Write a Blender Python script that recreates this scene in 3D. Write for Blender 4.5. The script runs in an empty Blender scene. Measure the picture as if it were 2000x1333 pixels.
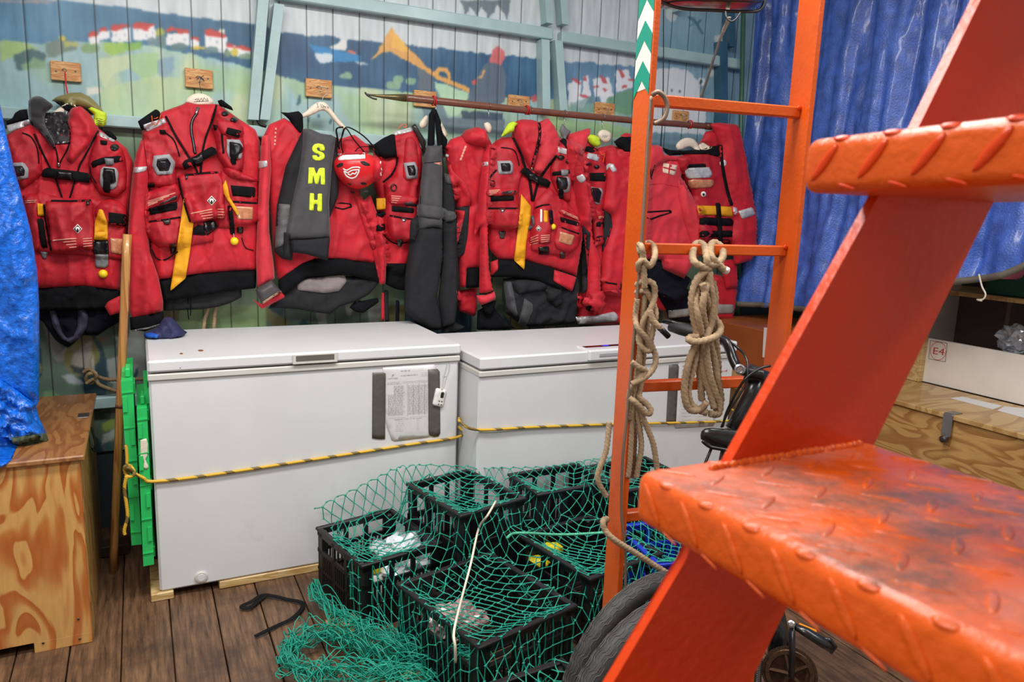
import bpy, math, random
import numpy as np
from mathutils import Vector, noise, geometry
from mathutils.bvhtree import BVHTree

# ------------------------------------------------------------------ camera, world, lights, exposure
YAW,PITCH,ROLL,FPX=0.469,0.1789,-0.0353,1449.5
CAM=np.array([-0.0105,-3.4905,1.443])
_f=np.array([math.sin(YAW)*math.cos(PITCH),math.cos(YAW)*math.cos(PITCH),-math.sin(PITCH)])
_r=np.array([math.cos(YAW),-math.sin(YAW),0.0]); _d=np.cross(_f,_r)
RT=_r*math.cos(ROLL)+_d*math.sin(ROLL); DN=-_r*math.sin(ROLL)+_d*math.cos(ROLL)
SC=bpy.context.scene; COL=SC.collection
cd=bpy.data.cameras.new('camera'); cam=bpy.data.objects.new('camera',cd); COL.objects.link(cam)
from mathutils import Matrix
m=Matrix((( RT[0],-DN[0],-_f[0],CAM[0]),(RT[1],-DN[1],-_f[1],CAM[1]),(RT[2],-DN[2],-_f[2],CAM[2]),(0,0,0,1)))
cam.matrix_world=m
cd.sensor_width=36; cd.lens=FPX/2000*36; cd.shift_y=0; cd.clip_start=.02
cd.dof.use_dof=True; cd.dof.focus_distance=2.5; cd.dof.aperture_fstop=9
SC.camera=cam
SC.view_settings.view_transform='Standard'; SC.view_settings.look='None'
SC.view_settings.exposure=0.0; SC.view_settings.gamma=1; SC.view_settings.use_curve_mapping=False
W=bpy.data.worlds.new('world'); SC.world=W; W.use_nodes=True
W.node_tree.nodes['Background'].inputs[0].default_value=(1,.985,.96,1)
W.node_tree.nodes['Background'].inputs[1].default_value=.36
def area(name,loc,rot,sx,sy,p,col=(1,.97,.93)):
    l=bpy.data.lights.new(name,'AREA'); l.shape='RECTANGLE'; l.size=sx; l.size_y=sy; l.energy=p; l.color=col
    o=bpy.data.objects.new(name,l); COL.objects.link(o); o.location=loc; o.rotation_euler=rot; return o
area('ceiling_tube_light',(.6,-1.9,3.0),(0,0,math.radians(0)),2.4,.35,84)
area('ceiling_tube_light',(2.2,-3.4,3.0),(0,0,math.radians(90)),2.2,.35,44)
area('ceiling_tube_light',(-1.2,-3.2,2.9),(math.radians(15),0,0),1.6,.35,42)

# ------------------------------------------------------------------ pixel <-> place helpers
def ray(u,v): return _f+RT*(u-1000)/FPX+DN*(v-666.5)/FPX
def onX(u,v,X): q=ray(u,v); return CAM+q*((X-CAM[0])/q[0])
def onY(u,v,Y): q=ray(u,v); return CAM+q*((Y-CAM[1])/q[1])
def onZ(u,v,Z): q=ray(u,v); return CAM+q*((Z-CAM[2])/q[2])
def atD(u,v,D): return CAM+ray(u,v)*D
def proj(P):
    w=np.array(P)-CAM; z=w@_f; return 1000+FPX*(w@RT)/z,666.5+FPX*(w@DN)/z
def zt(ox,oy,k): return lambda pts:[(ox+x/k,oy+y/k) for x,y in pts]
z1=zt(0,0,3.173); z2=zt(500,0,3.173); z3=zt(1000,0,3.173)
z4=zt(0,160,2.468); z5=zt(230,160,2.564); z6=zt(490,180,2.778); z7=zt(730,180,2.778); z8=zt(900,200,2.897); z9=zt(1120,200,2.776)
def rnd(seed): return random.Random(seed)

# ------------------------------------------------------------------ materials
MATS={}
def lin(c):
    return tuple(((x/255)/12.92 if x/255<=.04045 else ((x/255+.055)/1.055)**2.4) for x in c)
def mat(name,rgb,rough=.6,metal=0.0,var=.12,vscale=9,bump=.15,bscale=220,coat=0,sheen=0,dirt=None,alpha=1,trans=0,emit=0,spec=.5,stretch=(1,1,1)):
    if name in MATS: return MATS[name]
    m=bpy.data.materials.new(name); m.use_nodes=True; N=m.node_tree.nodes; L=m.node_tree.links
    b=N['Principled BSDF']; c=lin(rgb)
    tc=N.new('ShaderNodeTexCoord'); mp=N.new('ShaderNodeMapping'); mp.inputs['Scale'].default_value=stretch
    L.new(tc.outputs['Object'],mp.inputs[0])
    n=N.new('ShaderNodeTexNoise'); n.inputs['Scale'].default_value=vscale; n.inputs['Detail'].default_value=6; L.new(mp.outputs[0],n.inputs['Vector'])
    r=N.new('ShaderNodeValToRGB'); r.color_ramp.elements[0].position=.3; r.color_ramp.elements[1].position=.7
    r.color_ramp.elements[0].color=(*[max(0,x*(1-var)) for x in c],1); r.color_ramp.elements[1].color=(*[min(1,x*(1+var)) for x in c],1)
    L.new(n.outputs['Fac'],r.inputs[0]); out=r.outputs[0]
    if dirt:
        dc,ds,d0,d1=dirt
        n2=N.new('ShaderNodeTexNoise'); n2.inputs['Scale'].default_value=ds; n2.inputs['Detail'].default_value=9; n2.inputs['Roughness'].default_value=.65; L.new(mp.outputs[0],n2.inputs['Vector'])
        r2=N.new('ShaderNodeValToRGB'); r2.color_ramp.elements[0].position=d0; r2.color_ramp.elements[1].position=d1
        L.new(n2.outputs['Fac'],r2.inputs[0])
        mx=N.new('ShaderNodeMixRGB'); L.new(r2.outputs[0],mx.inputs[0]); L.new(out,mx.inputs[1]); mx.inputs[2].default_value=(*lin(dc),1); out=mx.outputs[0]
    L.new(out,b.inputs['Base Color'])
    b.inputs['Roughness'].default_value=rough; b.inputs['Metallic'].default_value=metal
    b.inputs['Specular IOR Level'].default_value=spec
    if coat: b.inputs['Coat Weight'].default_value=coat; b.inputs['Coat Roughness'].default_value=.12
    if sheen: b.inputs['Sheen Weight'].default_value=sheen; b.inputs['Sheen Roughness'].default_value=.4
    if alpha<1: b.inputs['Alpha'].default_value=alpha
    if trans: b.inputs['Transmission Weight'].default_value=trans
    if emit: b.inputs['Emission Color'].default_value=(*c,1); b.inputs['Emission Strength'].default_value=emit
    if bump:
        n3=N.new('ShaderNodeTexNoise'); n3.inputs['Scale'].default_value=bscale; n3.inputs['Detail'].default_value=3; L.new(mp.outputs[0],n3.inputs['Vector'])
        bp=N.new('ShaderNodeBump'); bp.inputs['Strength'].default_value=bump; bp.inputs['Distance'].default_value=.004
        L.new(n3.outputs['Fac'],bp.inputs['Height']); L.new(bp.outputs[0],b.inputs['Normal'])
    MATS[name]=m; return m
def plywood(name,light,dark,scale,axis_scale,bands=9,rough=.45,dist=1.0,coat=.1):
    m=bpy.data.materials.new(name); m.use_nodes=True; N=m.node_tree.nodes; L=m.node_tree.links; b=N['Principled BSDF']
    tc=N.new('ShaderNodeTexCoord'); mp=N.new('ShaderNodeMapping'); mp.inputs['Scale'].default_value=axis_scale; L.new(tc.outputs['Object'],mp.inputs[0])
    n=N.new('ShaderNodeTexNoise'); n.inputs['Scale'].default_value=scale; n.inputs['Detail'].default_value=2.5; n.inputs['Roughness'].default_value=.45; n.inputs['Distortion'].default_value=dist; L.new(mp.outputs[0],n.inputs['Vector'])
    mu=N.new('ShaderNodeMath'); mu.operation='MULTIPLY'; mu.inputs[1].default_value=bands; L.new(n.outputs['Fac'],mu.inputs[0])
    fr=N.new('ShaderNodeMath'); fr.operation='FRACT'; L.new(mu.outputs[0],fr.inputs[0])
    r=N.new('ShaderNodeValToRGB'); e=r.color_ramp.elements; e[0].position=0; e[0].color=(*lin(light),1); e[1].position=1; e[1].color=(*lin(light),1)
    for p,c in ((.35,light),(.62,tuple((a+2*q)/3 for a,q in zip(light,dark))),(.86,dark),(.93,dark)):
        x=e.new(p); x.color=(*lin(c),1)
    L.new(fr.outputs[0],r.inputs[0])
    n2=N.new('ShaderNodeTexNoise'); n2.inputs['Scale'].default_value=60; n2.inputs['Detail'].default_value=5
    mp2=N.new('ShaderNodeMapping'); mp2.inputs['Scale'].default_value=tuple(a*.5 if a<1 else a for a in axis_scale); L.new(tc.outputs['Object'],mp2.inputs[0]); L.new(mp2.outputs[0],n2.inputs['Vector'])
    mx=N.new('ShaderNodeMixRGB'); mx.blend_type='MULTIPLY'; mx.inputs[0].default_value=.35; L.new(r.outputs[0],mx.inputs[1]); L.new(n2.outputs['Fac'],mx.inputs[2])
    L.new(mx.outputs[0],b.inputs['Base Color']); b.inputs['Roughness'].default_value=rough; b.inputs['Coat Weight'].default_value=coat
    bp=N.new('ShaderNodeBump'); bp.inputs['Strength'].default_value=.15; bp.inputs['Distance'].default_value=.002; L.new(n2.outputs['Fac'],bp.inputs['Height']); L.new(bp.outputs[0],b.inputs['Normal'])
    MATS[name]=m; return m
RED=mat('red_fabric',(192,18,38),.62,var=.18,vscale=14,bump=.3,bscale=500,sheen=.15)
RED2=mat('faded_red_fabric',(206,44,58),.7,var=.14,vscale=12,bump=.3,bscale=500,sheen=.2)
REDD=mat('vest_red_fabric',(180,18,36),.55,var=.2,vscale=20,bump=.35,bscale=700,dirt=((120,30,30),18,.55,.8))
BLK=mat('black_neoprene',(17,18,21),.85,var=.3,bump=.3,bscale=300,spec=.12)
NAVY=mat('navy_black_fabric',(20,20,32),.85,var=.3,bump=.3,bscale=200,spec=.15)
GRY=mat('dark_grey_fabric',(66,66,69),.7,var=.12,bump=.3,bscale=500,sheen=.2)
GRY2=mat('charcoal_fabric',(38,38,41),.85,var=.15,bump=.3,bscale=400,spec=.2)
WEB=mat('black_webbing',(13,13,15),.7,var=.2,bump=.5,bscale=900,spec=.18)
PLB=mat('black_plastic',(12,12,14),.32,var=.1,bump=.05)
PLG=mat('grey_plastic',(120,122,126),.4,var=.1,bump=.05)
REFL=mat('reflective_silver',(196,196,198),.35,metal=.2,var=.15,vscale=40,bump=.3,bscale=120)
YEL=mat('yellow_webbing',(238,168,10),.55,var=.08,bump=.4,bscale=900)
LIME=mat('lime_fabric',(196,222,40),.6,var=.15,bump=.3,bscale=300)
PRT=mat('beige_print',(222,150,130),.6,bump=0)
WHT=mat('white_print',(238,236,232),.6,bump=0,var=.04)
LTX=mat('lime_print',(214,232,48),.6,var=.12,vscale=60,bump=.2)
TAN=mat('clear_label_pocket',(196,132,96),.2,var=.25,vscale=50,bump=.6,bscale=60,coat=.6)
WOODW=mat('white_hanger_wood',(232,218,198),.45,var=.06,bump=.05)
INK=mat('ink',(30,34,70),.6,bump=0)
STEEL=mat('steel',(170,170,172),.3,metal=1,var=.08,bump=.1)
DSTEEL=mat('dark_steel',(90,88,86),.4,metal=.9,var=.2,bump=.2)
CORDR=mat('red_cord',(200,30,30),.6,bump=.2); CORDO=mat('orange_cord',(236,100,40),.6,bump=.2)
BALL=mat('yellow_ball',(246,214,30),.35,var=.03,bump=0)
HEMP=mat('hemp_rope',(176,150,118),.85,var=.22,vscale=60,bump=.6,bscale=500)
GCRATE=mat('green_plastic',(40,190,98),.4,var=.1,bump=.1,bscale=60)
FRZ=mat('white_enamel',(218,220,222),.32,var=.03,vscale=5,bump=.04,bscale=500,dirt=((196,190,180),5,.62,.9))
SEAL=mat('white_seal',(205,203,198),.5,var=.05,bump=0)
BLUET=mat('blue_tarpaulin',(16,100,206),.3,var=.4,vscale=60,bump=1.0,bscale=95,coat=.35)
BLUED=mat('dark_blue_tarpaulin',(62,96,180),.36,var=.3,vscale=18,bump=.8,bscale=120,coat=.25)

# ------------------------------------------------------------------ objects
ORG={}; BV=[]
def tagit(o,label=None,cat=None,group=None,kind=None):
    if label: o['label']=label
    if cat: o['category']=cat
    if group: o['group']=group
    if kind: o['kind']=kind
def thing(name,loc,label,cat,group=None):
    o=bpy.data.objects.new(name,None); o.empty_display_size=.05; COL.objects.link(o); o.location=[float(x) for x in loc]; ORG[o.name]=np.array(loc,float); tagit(o,label,cat,group); return o
def mk(name,V,Fc,mt,parent=None,smooth=True,label=None,cat=None,group=None,kind=None,loc=None):
    V=np.array(V,float).reshape(-1,3)
    if parent is not None: org=ORG[parent.name]
    else:
        org=np.array(loc,float) if loc is not None else (np.array([0,0,0.]) if kind=='structure' else np.array([(V[:,0].min()+V[:,0].max())/2,(V[:,1].min()+V[:,1].max())/2,V[:,2].min()]))
    me=bpy.data.meshes.new(name); me.from_pydata((V-org).tolist(),[],[tuple(int(i) for i in f) for f in Fc]); me.update()
    if smooth: me.polygons.foreach_set('use_smooth',[True]*len(me.polygons))
    mts=mt if isinstance(mt,list) else [mt]
    for x in mts: me.materials.append(x)
    o=bpy.data.objects.new(name,me); COL.objects.link(o)
    if parent is not None: o.parent=parent
    else: o.location=org.tolist()
    ORG[o.name]=org; tagit(o,label,cat,group,kind); return o
class MB:
    def __init__(s): s.V=[]; s.F=[]; s.n=0
    def add(s,V,Fc):
        V=np.array(V,float).reshape(-1,3)
        s.F+= [tuple(int(i)+s.n for i in f) for f in Fc]; s.V.append(V); s.n+=len(V); return s
    def hexa(s,p):  # 8 pts: bottom 4 ccw, top 4
        return s.add(p,[(0,3,2,1),(4,5,6,7),(0,1,5,4),(1,2,6,5),(2,3,7,6),(3,0,4,7)])
    def box(s,x0,x1,y0,y1,z0,z1,bev=0,T=None):
        if bev<=0:
            P=[(x0,y0,z0),(x1,y0,z0),(x1,y1,z0),(x0,y1,z0),(x0,y0,z1),(x1,y0,z1),(x1,y1,z1),(x0,y1,z1)]
            P=np.array(P,float)
            if T is not None: P=T(P)
            return s.hexa(P)
        b=min(bev,(x1-x0)/2.01,(y1-y0)/2.01,(z1-z0)/2.01)
        V=[];idx={}
        for i,(X,sx) in enumerate(((x0,1),(x1,-1))):
            for j,(Y,sy) in enumerate(((y0,1),(y1,-1))):
                for k,(Z,sz) in enumerate(((z0,1),(z1,-1))):
                    for a,p in enumerate(((X,Y+sy*b,Z+sz*b),(X+sx*b,Y,Z+sz*b),(X+sx*b,Y+sy*b,Z))):
                        idx[i,j,k,a]=len(V); V.append(p)
        I=lambda i,j,k,a: idx[i,j,k,a]
        Fc=[(I(0,0,0,0),I(0,0,1,0),I(0,1,1,0),I(0,1,0,0)),(I(1,0,0,0),I(1,1,0,0),I(1,1,1,0),I(1,0,1,0)),
            (I(0,0,0,1),I(1,0,0,1),I(1,0,1,1),I(0,0,1,1)),(I(0,1,0,1),I(0,1,1,1),I(1,1,1,1),I(1,1,0,1)),
            (I(0,0,0,2),I(0,1,0,2),I(1,1,0,2),I(1,0,0,2)),(I(0,0,1,2),I(1,0,1,2),I(1,1,1,2),I(0,1,1,2))]
        for i in (0,1):
            for j in (0,1): Fc.append((I(i,j,0,0),I(i,j,0,1),I(i,j,1,1),I(i,j,1,0)))
        for i in (0,1):
            for k in (0,1): Fc.append((I(i,0,k,0),I(i,1,k,0),I(i,1,k,2),I(i,0,k,2)))
        for j in (0,1):
            for k in (0,1): Fc.append((I(0,j,k,1),I(0,j,k,2),I(1,j,k,2),I(1,j,k,1)))
        for i in (0,1):
            for j in (0,1):
                for k in (0,1): Fc.append((I(i,j,k,0),I(i,j,k,1),I(i,j,k,2)))
        V=np.array(V,float)
        if T is not None: V=T(V)
        return s.add(V,Fc)
    def tube(s,pts,r,seg=8,closed=False,twist=0,lobes=0,lob=0,cap=True,flat=None):
        P=np.array(pts,float); n=len(P)
        rr=np.full(n,r) if np.isscalar(r) else np.array(r,float)
        Tn=np.gradient(P,axis=0) if not closed else (np.roll(P,-1,0)-np.roll(P,1,0))
        Tn/= (np.linalg.norm(Tn,axis=1)[:,None]+1e-12)
        up=np.array([0,0,1.]) if abs(Tn[0][2])<.9 else np.array([1.,0,0])
        a=np.cross(Tn[0],up); a/=np.linalg.norm(a); V=[]; L=0
        for i in range(n):
            a=a-Tn[i]*(a@Tn[i]); a/=np.linalg.norm(a)+1e-12; b=np.cross(Tn[i],a)
            if i: L+=np.linalg.norm(P[i]-P[i-1])
            for k in range(seg):
                th=2*math.pi*k/seg; q=rr[i]*(1+ (lob*math.cos(lobes*(th+twist*L)) if lobes else 0))
                if flat: V.append(P[i]+a*math.cos(th)*q*flat[0]+b*math.sin(th)*q*flat[1])
                else: V.append(P[i]+a*math.cos(th)*q+b*math.sin(th)*q)
        Fc=[]
        for i in range(n if closed else n-1):
            j=(i+1)%n
            for k in range(seg):
                l=(k+1)%seg; Fc.append((i*seg+k,i*seg+l,j*seg+l,j*seg+k))
        if cap and not closed: Fc.append(tuple(range(seg))[::-1]); Fc.append(tuple((n-1)*seg+k for k in range(seg)))
        return s.add(V,Fc)
    def lathe(s,prof,c,ax=(0,0,1),seg=24,up=None):
        ax=np.array(ax,float); ax/=np.linalg.norm(ax); u=np.cross(ax,[0,0,1.] if abs(ax[2])<.9 else [1.,0,0]); u/=np.linalg.norm(u); w=np.cross(ax,u)
        V=[]; c=np.array(c,float)
        for (r,h) in prof:
            for k in range(seg):
                t=2*math.pi*k/seg; V.append(c+ax*h+(u*math.cos(t)+w*math.sin(t))*r)
        Fc=[]
        for i in range(len(prof)-1):
            for k in range(seg):
                l=(k+1)%seg; Fc.append((i*seg+k,i*seg+l,(i+1)*seg+l,(i+1)*seg+k))
        Fc.append(tuple(range(seg))[::-1]); Fc.append(tuple((len(prof)-1)*seg+k for k in range(seg)))
        return s.add(V,Fc)
    def obj(s,name,mt,parent=None,smooth=False,**k):
        return mk(name,np.vstack(s.V),s.F,mt,parent,smooth,**k)
    def reg(s):
        BV.append(BVHTree.FromPolygons(np.vstack(s.V).tolist(),s.F)); return s
def catmull(P,n=6,closed=False):
    P=[np.array(p,float) for p in P]; N=len(P); out=[]
    for i in range(N if closed else N-1):
        if closed: p0,p1,p2,p3=P[i-1],P[i],P[(i+1)%N],P[(i+2)%N]
        else: p0,p1,p2,p3=P[max(i-1,0)],P[i],P[i+1],P[min(i+2,N-1)]
        for k in range(n):
            t=k/n; out.append(.5*((2*p1)+(-p0+p2)*t+(2*p0-5*p1+4*p2-p3)*t*t+(-p0+3*p1-3*p2+p3)*t**3))
    if not closed: out.append(P[-1])
    return np.array(out)
def resample(P,step):
    P=np.array(P,float); d=np.r_[0,np.cumsum(np.linalg.norm(np.diff(P,axis=0),axis=1))]; n=max(2,int(d[-1]/step)+1)
    t=np.linspace(0,d[-1],n); return np.stack([np.interp(t,d,P[:,k]) for k in range(P.shape[1])],1)
def rope(name,pts,r,mt,parent=None,step=None,smoothn=8,pitch=5.5,closed=False,**k):
    P=catmull(pts,smoothn,closed)
    if closed: P=np.vstack([P,P[:1]])
    P=resample(P,step or r*.42)
    return MB().tube(P,r,seg=12,lobes=3,lob=.17,twist=1.4/r).obj(name,mt,parent,smooth=True,**k)
LIDS=[]
def castall(u,v,lids=True):
    q=ray(u,v); ln=float(np.linalg.norm(q)); q=Vector(q/ln); o=Vector(CAM); best=None
    for b in BV:
        if not lids and b in LIDS: continue
        h=b.ray_cast(o,q)
        if h[0] is not None and (best is None or h[3]<best): best=h[3]
    return None if best is None else best/ln
def inside(px,py,poly):
    x0=poly[:,0];y0=poly[:,1];x1=np.roll(x0,-1);y1=np.roll(y0,-1); r=np.zeros(len(px),bool)
    for a,b,c,d in zip(x0,y0,x1,y1):
        if b==d: continue
        k=((b>py)!=(d>py))&(px<(c-a)*(py-b)/(d-b)+a); r^=k
    return r
def bdist(px,py,poly):
    a=poly; b=np.roll(poly,-1,0); D=np.full(len(px),1e9)
    for (ax,ay),(bx,by) in zip(a,b):
        dx,dy=bx-ax,by-ay; L=dx*dx+dy*dy+1e-9; t=np.clip(((px-ax)*dx+(py-ay)*dy)/L,0,1)
        D=np.minimum(D,np.hypot(px-ax-t*dx,py-ay-t*dy))
    return D
def wrinkle(u,v,w):
    amp,sx,sy,ang,seed=w; c,s=math.cos(math.radians(ang)),math.sin(math.radians(ang))
    a=(u*c+v*s)/sx; b=(-u*s+v*c)/sy
    n=noise.noise(Vector((a,b,seed))); n2=noise.noise(Vector((a*2.1+5,b*1.7,seed+9)))
    rd=max(0,1-abs(noise.noise(Vector((a*.7+3,b*.6,seed+21))))*5); r2=max(0,1-abs(noise.noise(Vector((a*1.1+b*.8,b*.9-a*.5,seed+33))))*6)
    return 1.45*amp*(.7*n+.35*n2+.75*rd*rd+.45*r2*r2-.15)
def panel(name,pts,mt,parent=None,Y=None,off=.003,puff=.004,edge=8,step=6,wr=None,folds=(),thick=.003,back=0,smooth=0,solid=True,reg=True,fn=None,**k):
    """A piece of cloth or plate traced on the surface it lies on (or on plane y=Y), with real thickness."""
    P=np.array(pts,float)
    if step==6: step=5
    if smooth: P=catmull(P,smooth,True)
    P=np.vstack([P,P[:1]]); P=resample(P,step)[:-1]
    n=len(P); x0,y0=P.min(0); x1,y1=P.max(0); rg=rnd(n)
    gx=[];gy=[];row=0; yy=y0+step*.5
    while yy<y1:
        xx=x0+(step*.5 if row%2 else 0)
        while xx<x1: gx.append(xx+rg.uniform(-.15,.15)*step); gy.append(yy+rg.uniform(-.15,.15)*step); xx+=step
        yy+=step*.87; row+=1
    gx=np.array(gx);gy=np.array(gy)
    if len(gx):
        ok=inside(gx,gy,P); gx=gx[ok];gy=gy[ok]
    if len(gx):
        ok=bdist(gx,gy,P)>step*.45; gx=gx[ok];gy=gy[ok]
    pts2=[Vector(p) for p in P.tolist()]+[Vector((a,b)) for a,b in zip(gx,gy)]
    vo,_,fo,_,_,_=geometry.delaunay_2d_cdt(pts2,[(i,(i+1)%n) for i in range(n)],[],1,1e-5)
    U=np.array([(a.x,a.y) for a in vo]); D=bdist(U[:,0],U[:,1],P)
    prof=np.sqrt(np.clip(1-(1-np.clip(D/edge,0,1))**2,0,1))
    ts=[]
    for (u,v) in U:
        h=castall(u,v,Y is None)
        if Y is not None:
            q=ray(u,v); t=(Y-CAM[1])/q[1]
            if h is not None: t=min(t,h-off)
        else: t=None if h is None else h-off
        ts.append(t)
    good=[t for t in ts if t is not None]; mean=sum(good)/len(good) if good else 3.2
    if Y is None and good and len(good)<len(ts):
        G=np.array([U[i] for i in range(len(ts)) if ts[i] is not None]); GT=np.array(good)
        for i in range(len(ts)):
            if ts[i] is None: ts[i]=float(GT[np.argmin(((G-U[i])**2).sum(1))])
    ts=[mean if t is None else t for t in ts]
    Fr=[];Bk=[]
    for i,(u,v) in enumerate(U):
        p=atD(u,v,ts[i]); y=puff*prof[i]
        if wr: y+=wrinkle(u,v,wr)*(.15+.85*prof[i])
        for (a0,b0,a1,b1,wd,dp) in folds:
            dx,dy=a1-a0,b1-b0; L=dx*dx+dy*dy; t=max(0,min(1,((u-a0)*dx+(v-b0)*dy)/L)); dd=math.hypot(u-a0-t*dx,v-b0-t*dy)
            y+=dp*math.exp(-(dd/wd)**2)*math.sin(math.pi*(.12+.76*t))
        if fn: y+=fn(u,v)
        if puff>=0 and not back: y=max(y,.0003)
        Fr.append(p-np.array([0,y,0])); Bk.append(p+np.array([0,thick+back*prof[i],0]))
    m=len(Fr); Fs=[]
    for f in fo:
        a=Fr[f[0]];nn=np.cross(Fr[f[1]]-a,Fr[f[2]]-a)
        f=list(f) if nn@(CAM-a)>0 else list(f)[::-1]
        Fs.append(tuple(f))
    if reg: BV.append(BVHTree.FromPolygons([p.tolist() for p in Fr],Fs))
    F2=list(Fs); nf=len(Fs)
    if solid:
        F2+=[tuple(x+m for x in f[::-1]) for f in Fs]
        cnt={}
        for f in Fs:
            for a,b in zip(f,f[1:]+f[:1]): cnt[(a,b)]=1
        for (a,b) in list(cnt):
            if (b,a) not in cnt: F2.append((b,a,a+m,b+m))
    o=mk(name,Fr+(Bk if solid else []),F2,mt,parent,True,**k)
    if puff<.012 and not back: o.data.polygons.foreach_set('use_smooth',[i<nf for i in range(len(F2))])
    return o
def ribbon(pts,w):
    P=np.array(pts,float); T=np.gradient(P,axis=0); T/=np.linalg.norm(T,axis=1)[:,None]+1e-9; Nn=np.stack([-T[:,1],T[:,0]],1)
    ww=(np.full(len(P),w) if np.isscalar(w) else np.array(w,float))[:,None]/2
    return np.vstack([P+Nn*ww,(P-Nn*ww)[::-1]])
def strap(name,pts,w,mt,parent=None,curve=0,**k):
    P=np.array(pts,float)
    if curve: P=catmull(P,curve)
    k.setdefault('step',max(3.0,(w if np.isscalar(w) else min(w))*.7)); k.setdefault('puff',.0008); k.setdefault('edge',3)
    return panel(name,ribbon(P,w),mt,parent,**k)
def hp(u,v,off=.004):
    h=castall(u,v); return atD(u,v,(h if h is not None else 3.2)-off)
def cord(name,pts,r,mt,parent=None,off=.004,n=5,seg=6,**k):
    P=catmull([hp(u,v,off) for u,v in pts],n) ; return MB().tube(P,r,seg).obj(name,mt,parent,smooth=True,**k)
def ellipse(cx,cy,rx,ry,n=20,ang=0):
    c,s=math.cos(math.radians(ang)),math.sin(math.radians(ang))
    return [(cx+rx*math.cos(t)*c-ry*math.sin(t)*s,cy+rx*math.cos(t)*s+ry*math.sin(t)*c) for t in [2*math.pi*i/n for i in range(n)]]
def rrect(x0,y0,x1,y1,r=3,ang=0):
    P=[]
    for cx,cy,a in ((x1-r,y1-r,0),(x0+r,y1-r,90),(x0+r,y0+r,180),(x1-r,y0+r,270)):
        for t in (0,45,90): P.append((cx+r*math.cos(math.radians(a+t)),cy+r*math.sin(math.radians(a+t))))
    if ang:
        mx,my=(x0+x1)/2,(y0+y1)/2; c,s=math.cos(math.radians(ang)),math.sin(math.radians(ang))
        P=[(mx+(x-mx)*c-(y-my)*s,my+(x-mx)*s+(y-my)*c) for x,y in P]
    return P
# ------------------------------------------------------------------ the setting
def floor_boards():
    b=MB(); x=-1.6; w=.148; i=0
    while x<4.3:
        b.box(x+.002,x+w-.002,-4.6,.1,-.03,0 if i%3 else -.0015,.002); x+=w; i+=1
    m=bpy.data.materials.new('worn_floor_wood'); m.use_nodes=True; N=m.node_tree.nodes; L=m.node_tree.links; p=N['Principled BSDF']
    tc=N.new('ShaderNodeTexCoord'); mp=N.new('ShaderNodeMapping'); mp.inputs['Scale'].default_value=(14,1.1,1); L.new(tc.outputs['Object'],mp.inputs[0])
    n=N.new('ShaderNodeTexNoise'); n.inputs['Scale'].default_value=5; n.inputs['Detail'].default_value=9; n.inputs['Roughness'].default_value=.65; L.new(mp.outputs[0],n.inputs['Vector'])
    r=N.new('ShaderNodeValToRGB'); r.color_ramp.elements[0].position=.32; r.color_ramp.elements[0].color=(*lin((58,40,29)),1); r.color_ramp.elements[1].position=.7; r.color_ramp.elements[1].color=(*lin((134,100,72)),1); L.new(n.outputs['Fac'],r.inputs[0])
    n2=N.new('ShaderNodeTexNoise'); n2.inputs['Scale'].default_value=3.2; n2.inputs['Detail'].default_value=8; n2.inputs['Roughness'].default_value=.7; L.new(tc.outputs['Object'],n2.inputs['Vector'])
    r2=N.new('ShaderNodeValToRGB'); r2.color_ramp.elements[0].position=.46; r2.color_ramp.elements[1].position=.7; L.new(n2.outputs['Fac'],r2.inputs[0])
    mx=N.new('ShaderNodeMixRGB'); L.new(r2.outputs[0],mx.inputs[0]); L.new(r.outputs[0],mx.inputs[1]); mx.inputs[2].default_value=(*lin((60,42,32)),1)
    L.new(mx.outputs[0],p.inputs['Base Color'])
    r3=N.new('ShaderNodeMapRange'); r3.inputs[3].default_value=.3; r3.inputs[4].default_value=.62; L.new(n2.outputs['Fac'],r3.inputs[0]); L.new(r3.outputs[0],p.inputs['Roughness'])
    bp=N.new('ShaderNodeBump'); bp.inputs['Strength'].default_value=.4; bp.inputs['Distance'].default_value=.003; L.new(n.outputs['Fac'],bp.inputs['Height']); L.new(bp.outputs[0],p.inputs['Normal'])
    b.box(-1.6,4.3,-4.6,.1,-.06,-.031,0)  # slab added below the boards to block world light in the gaps
    b.obj('floor',m,kind='structure')
floor_boards()

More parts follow.
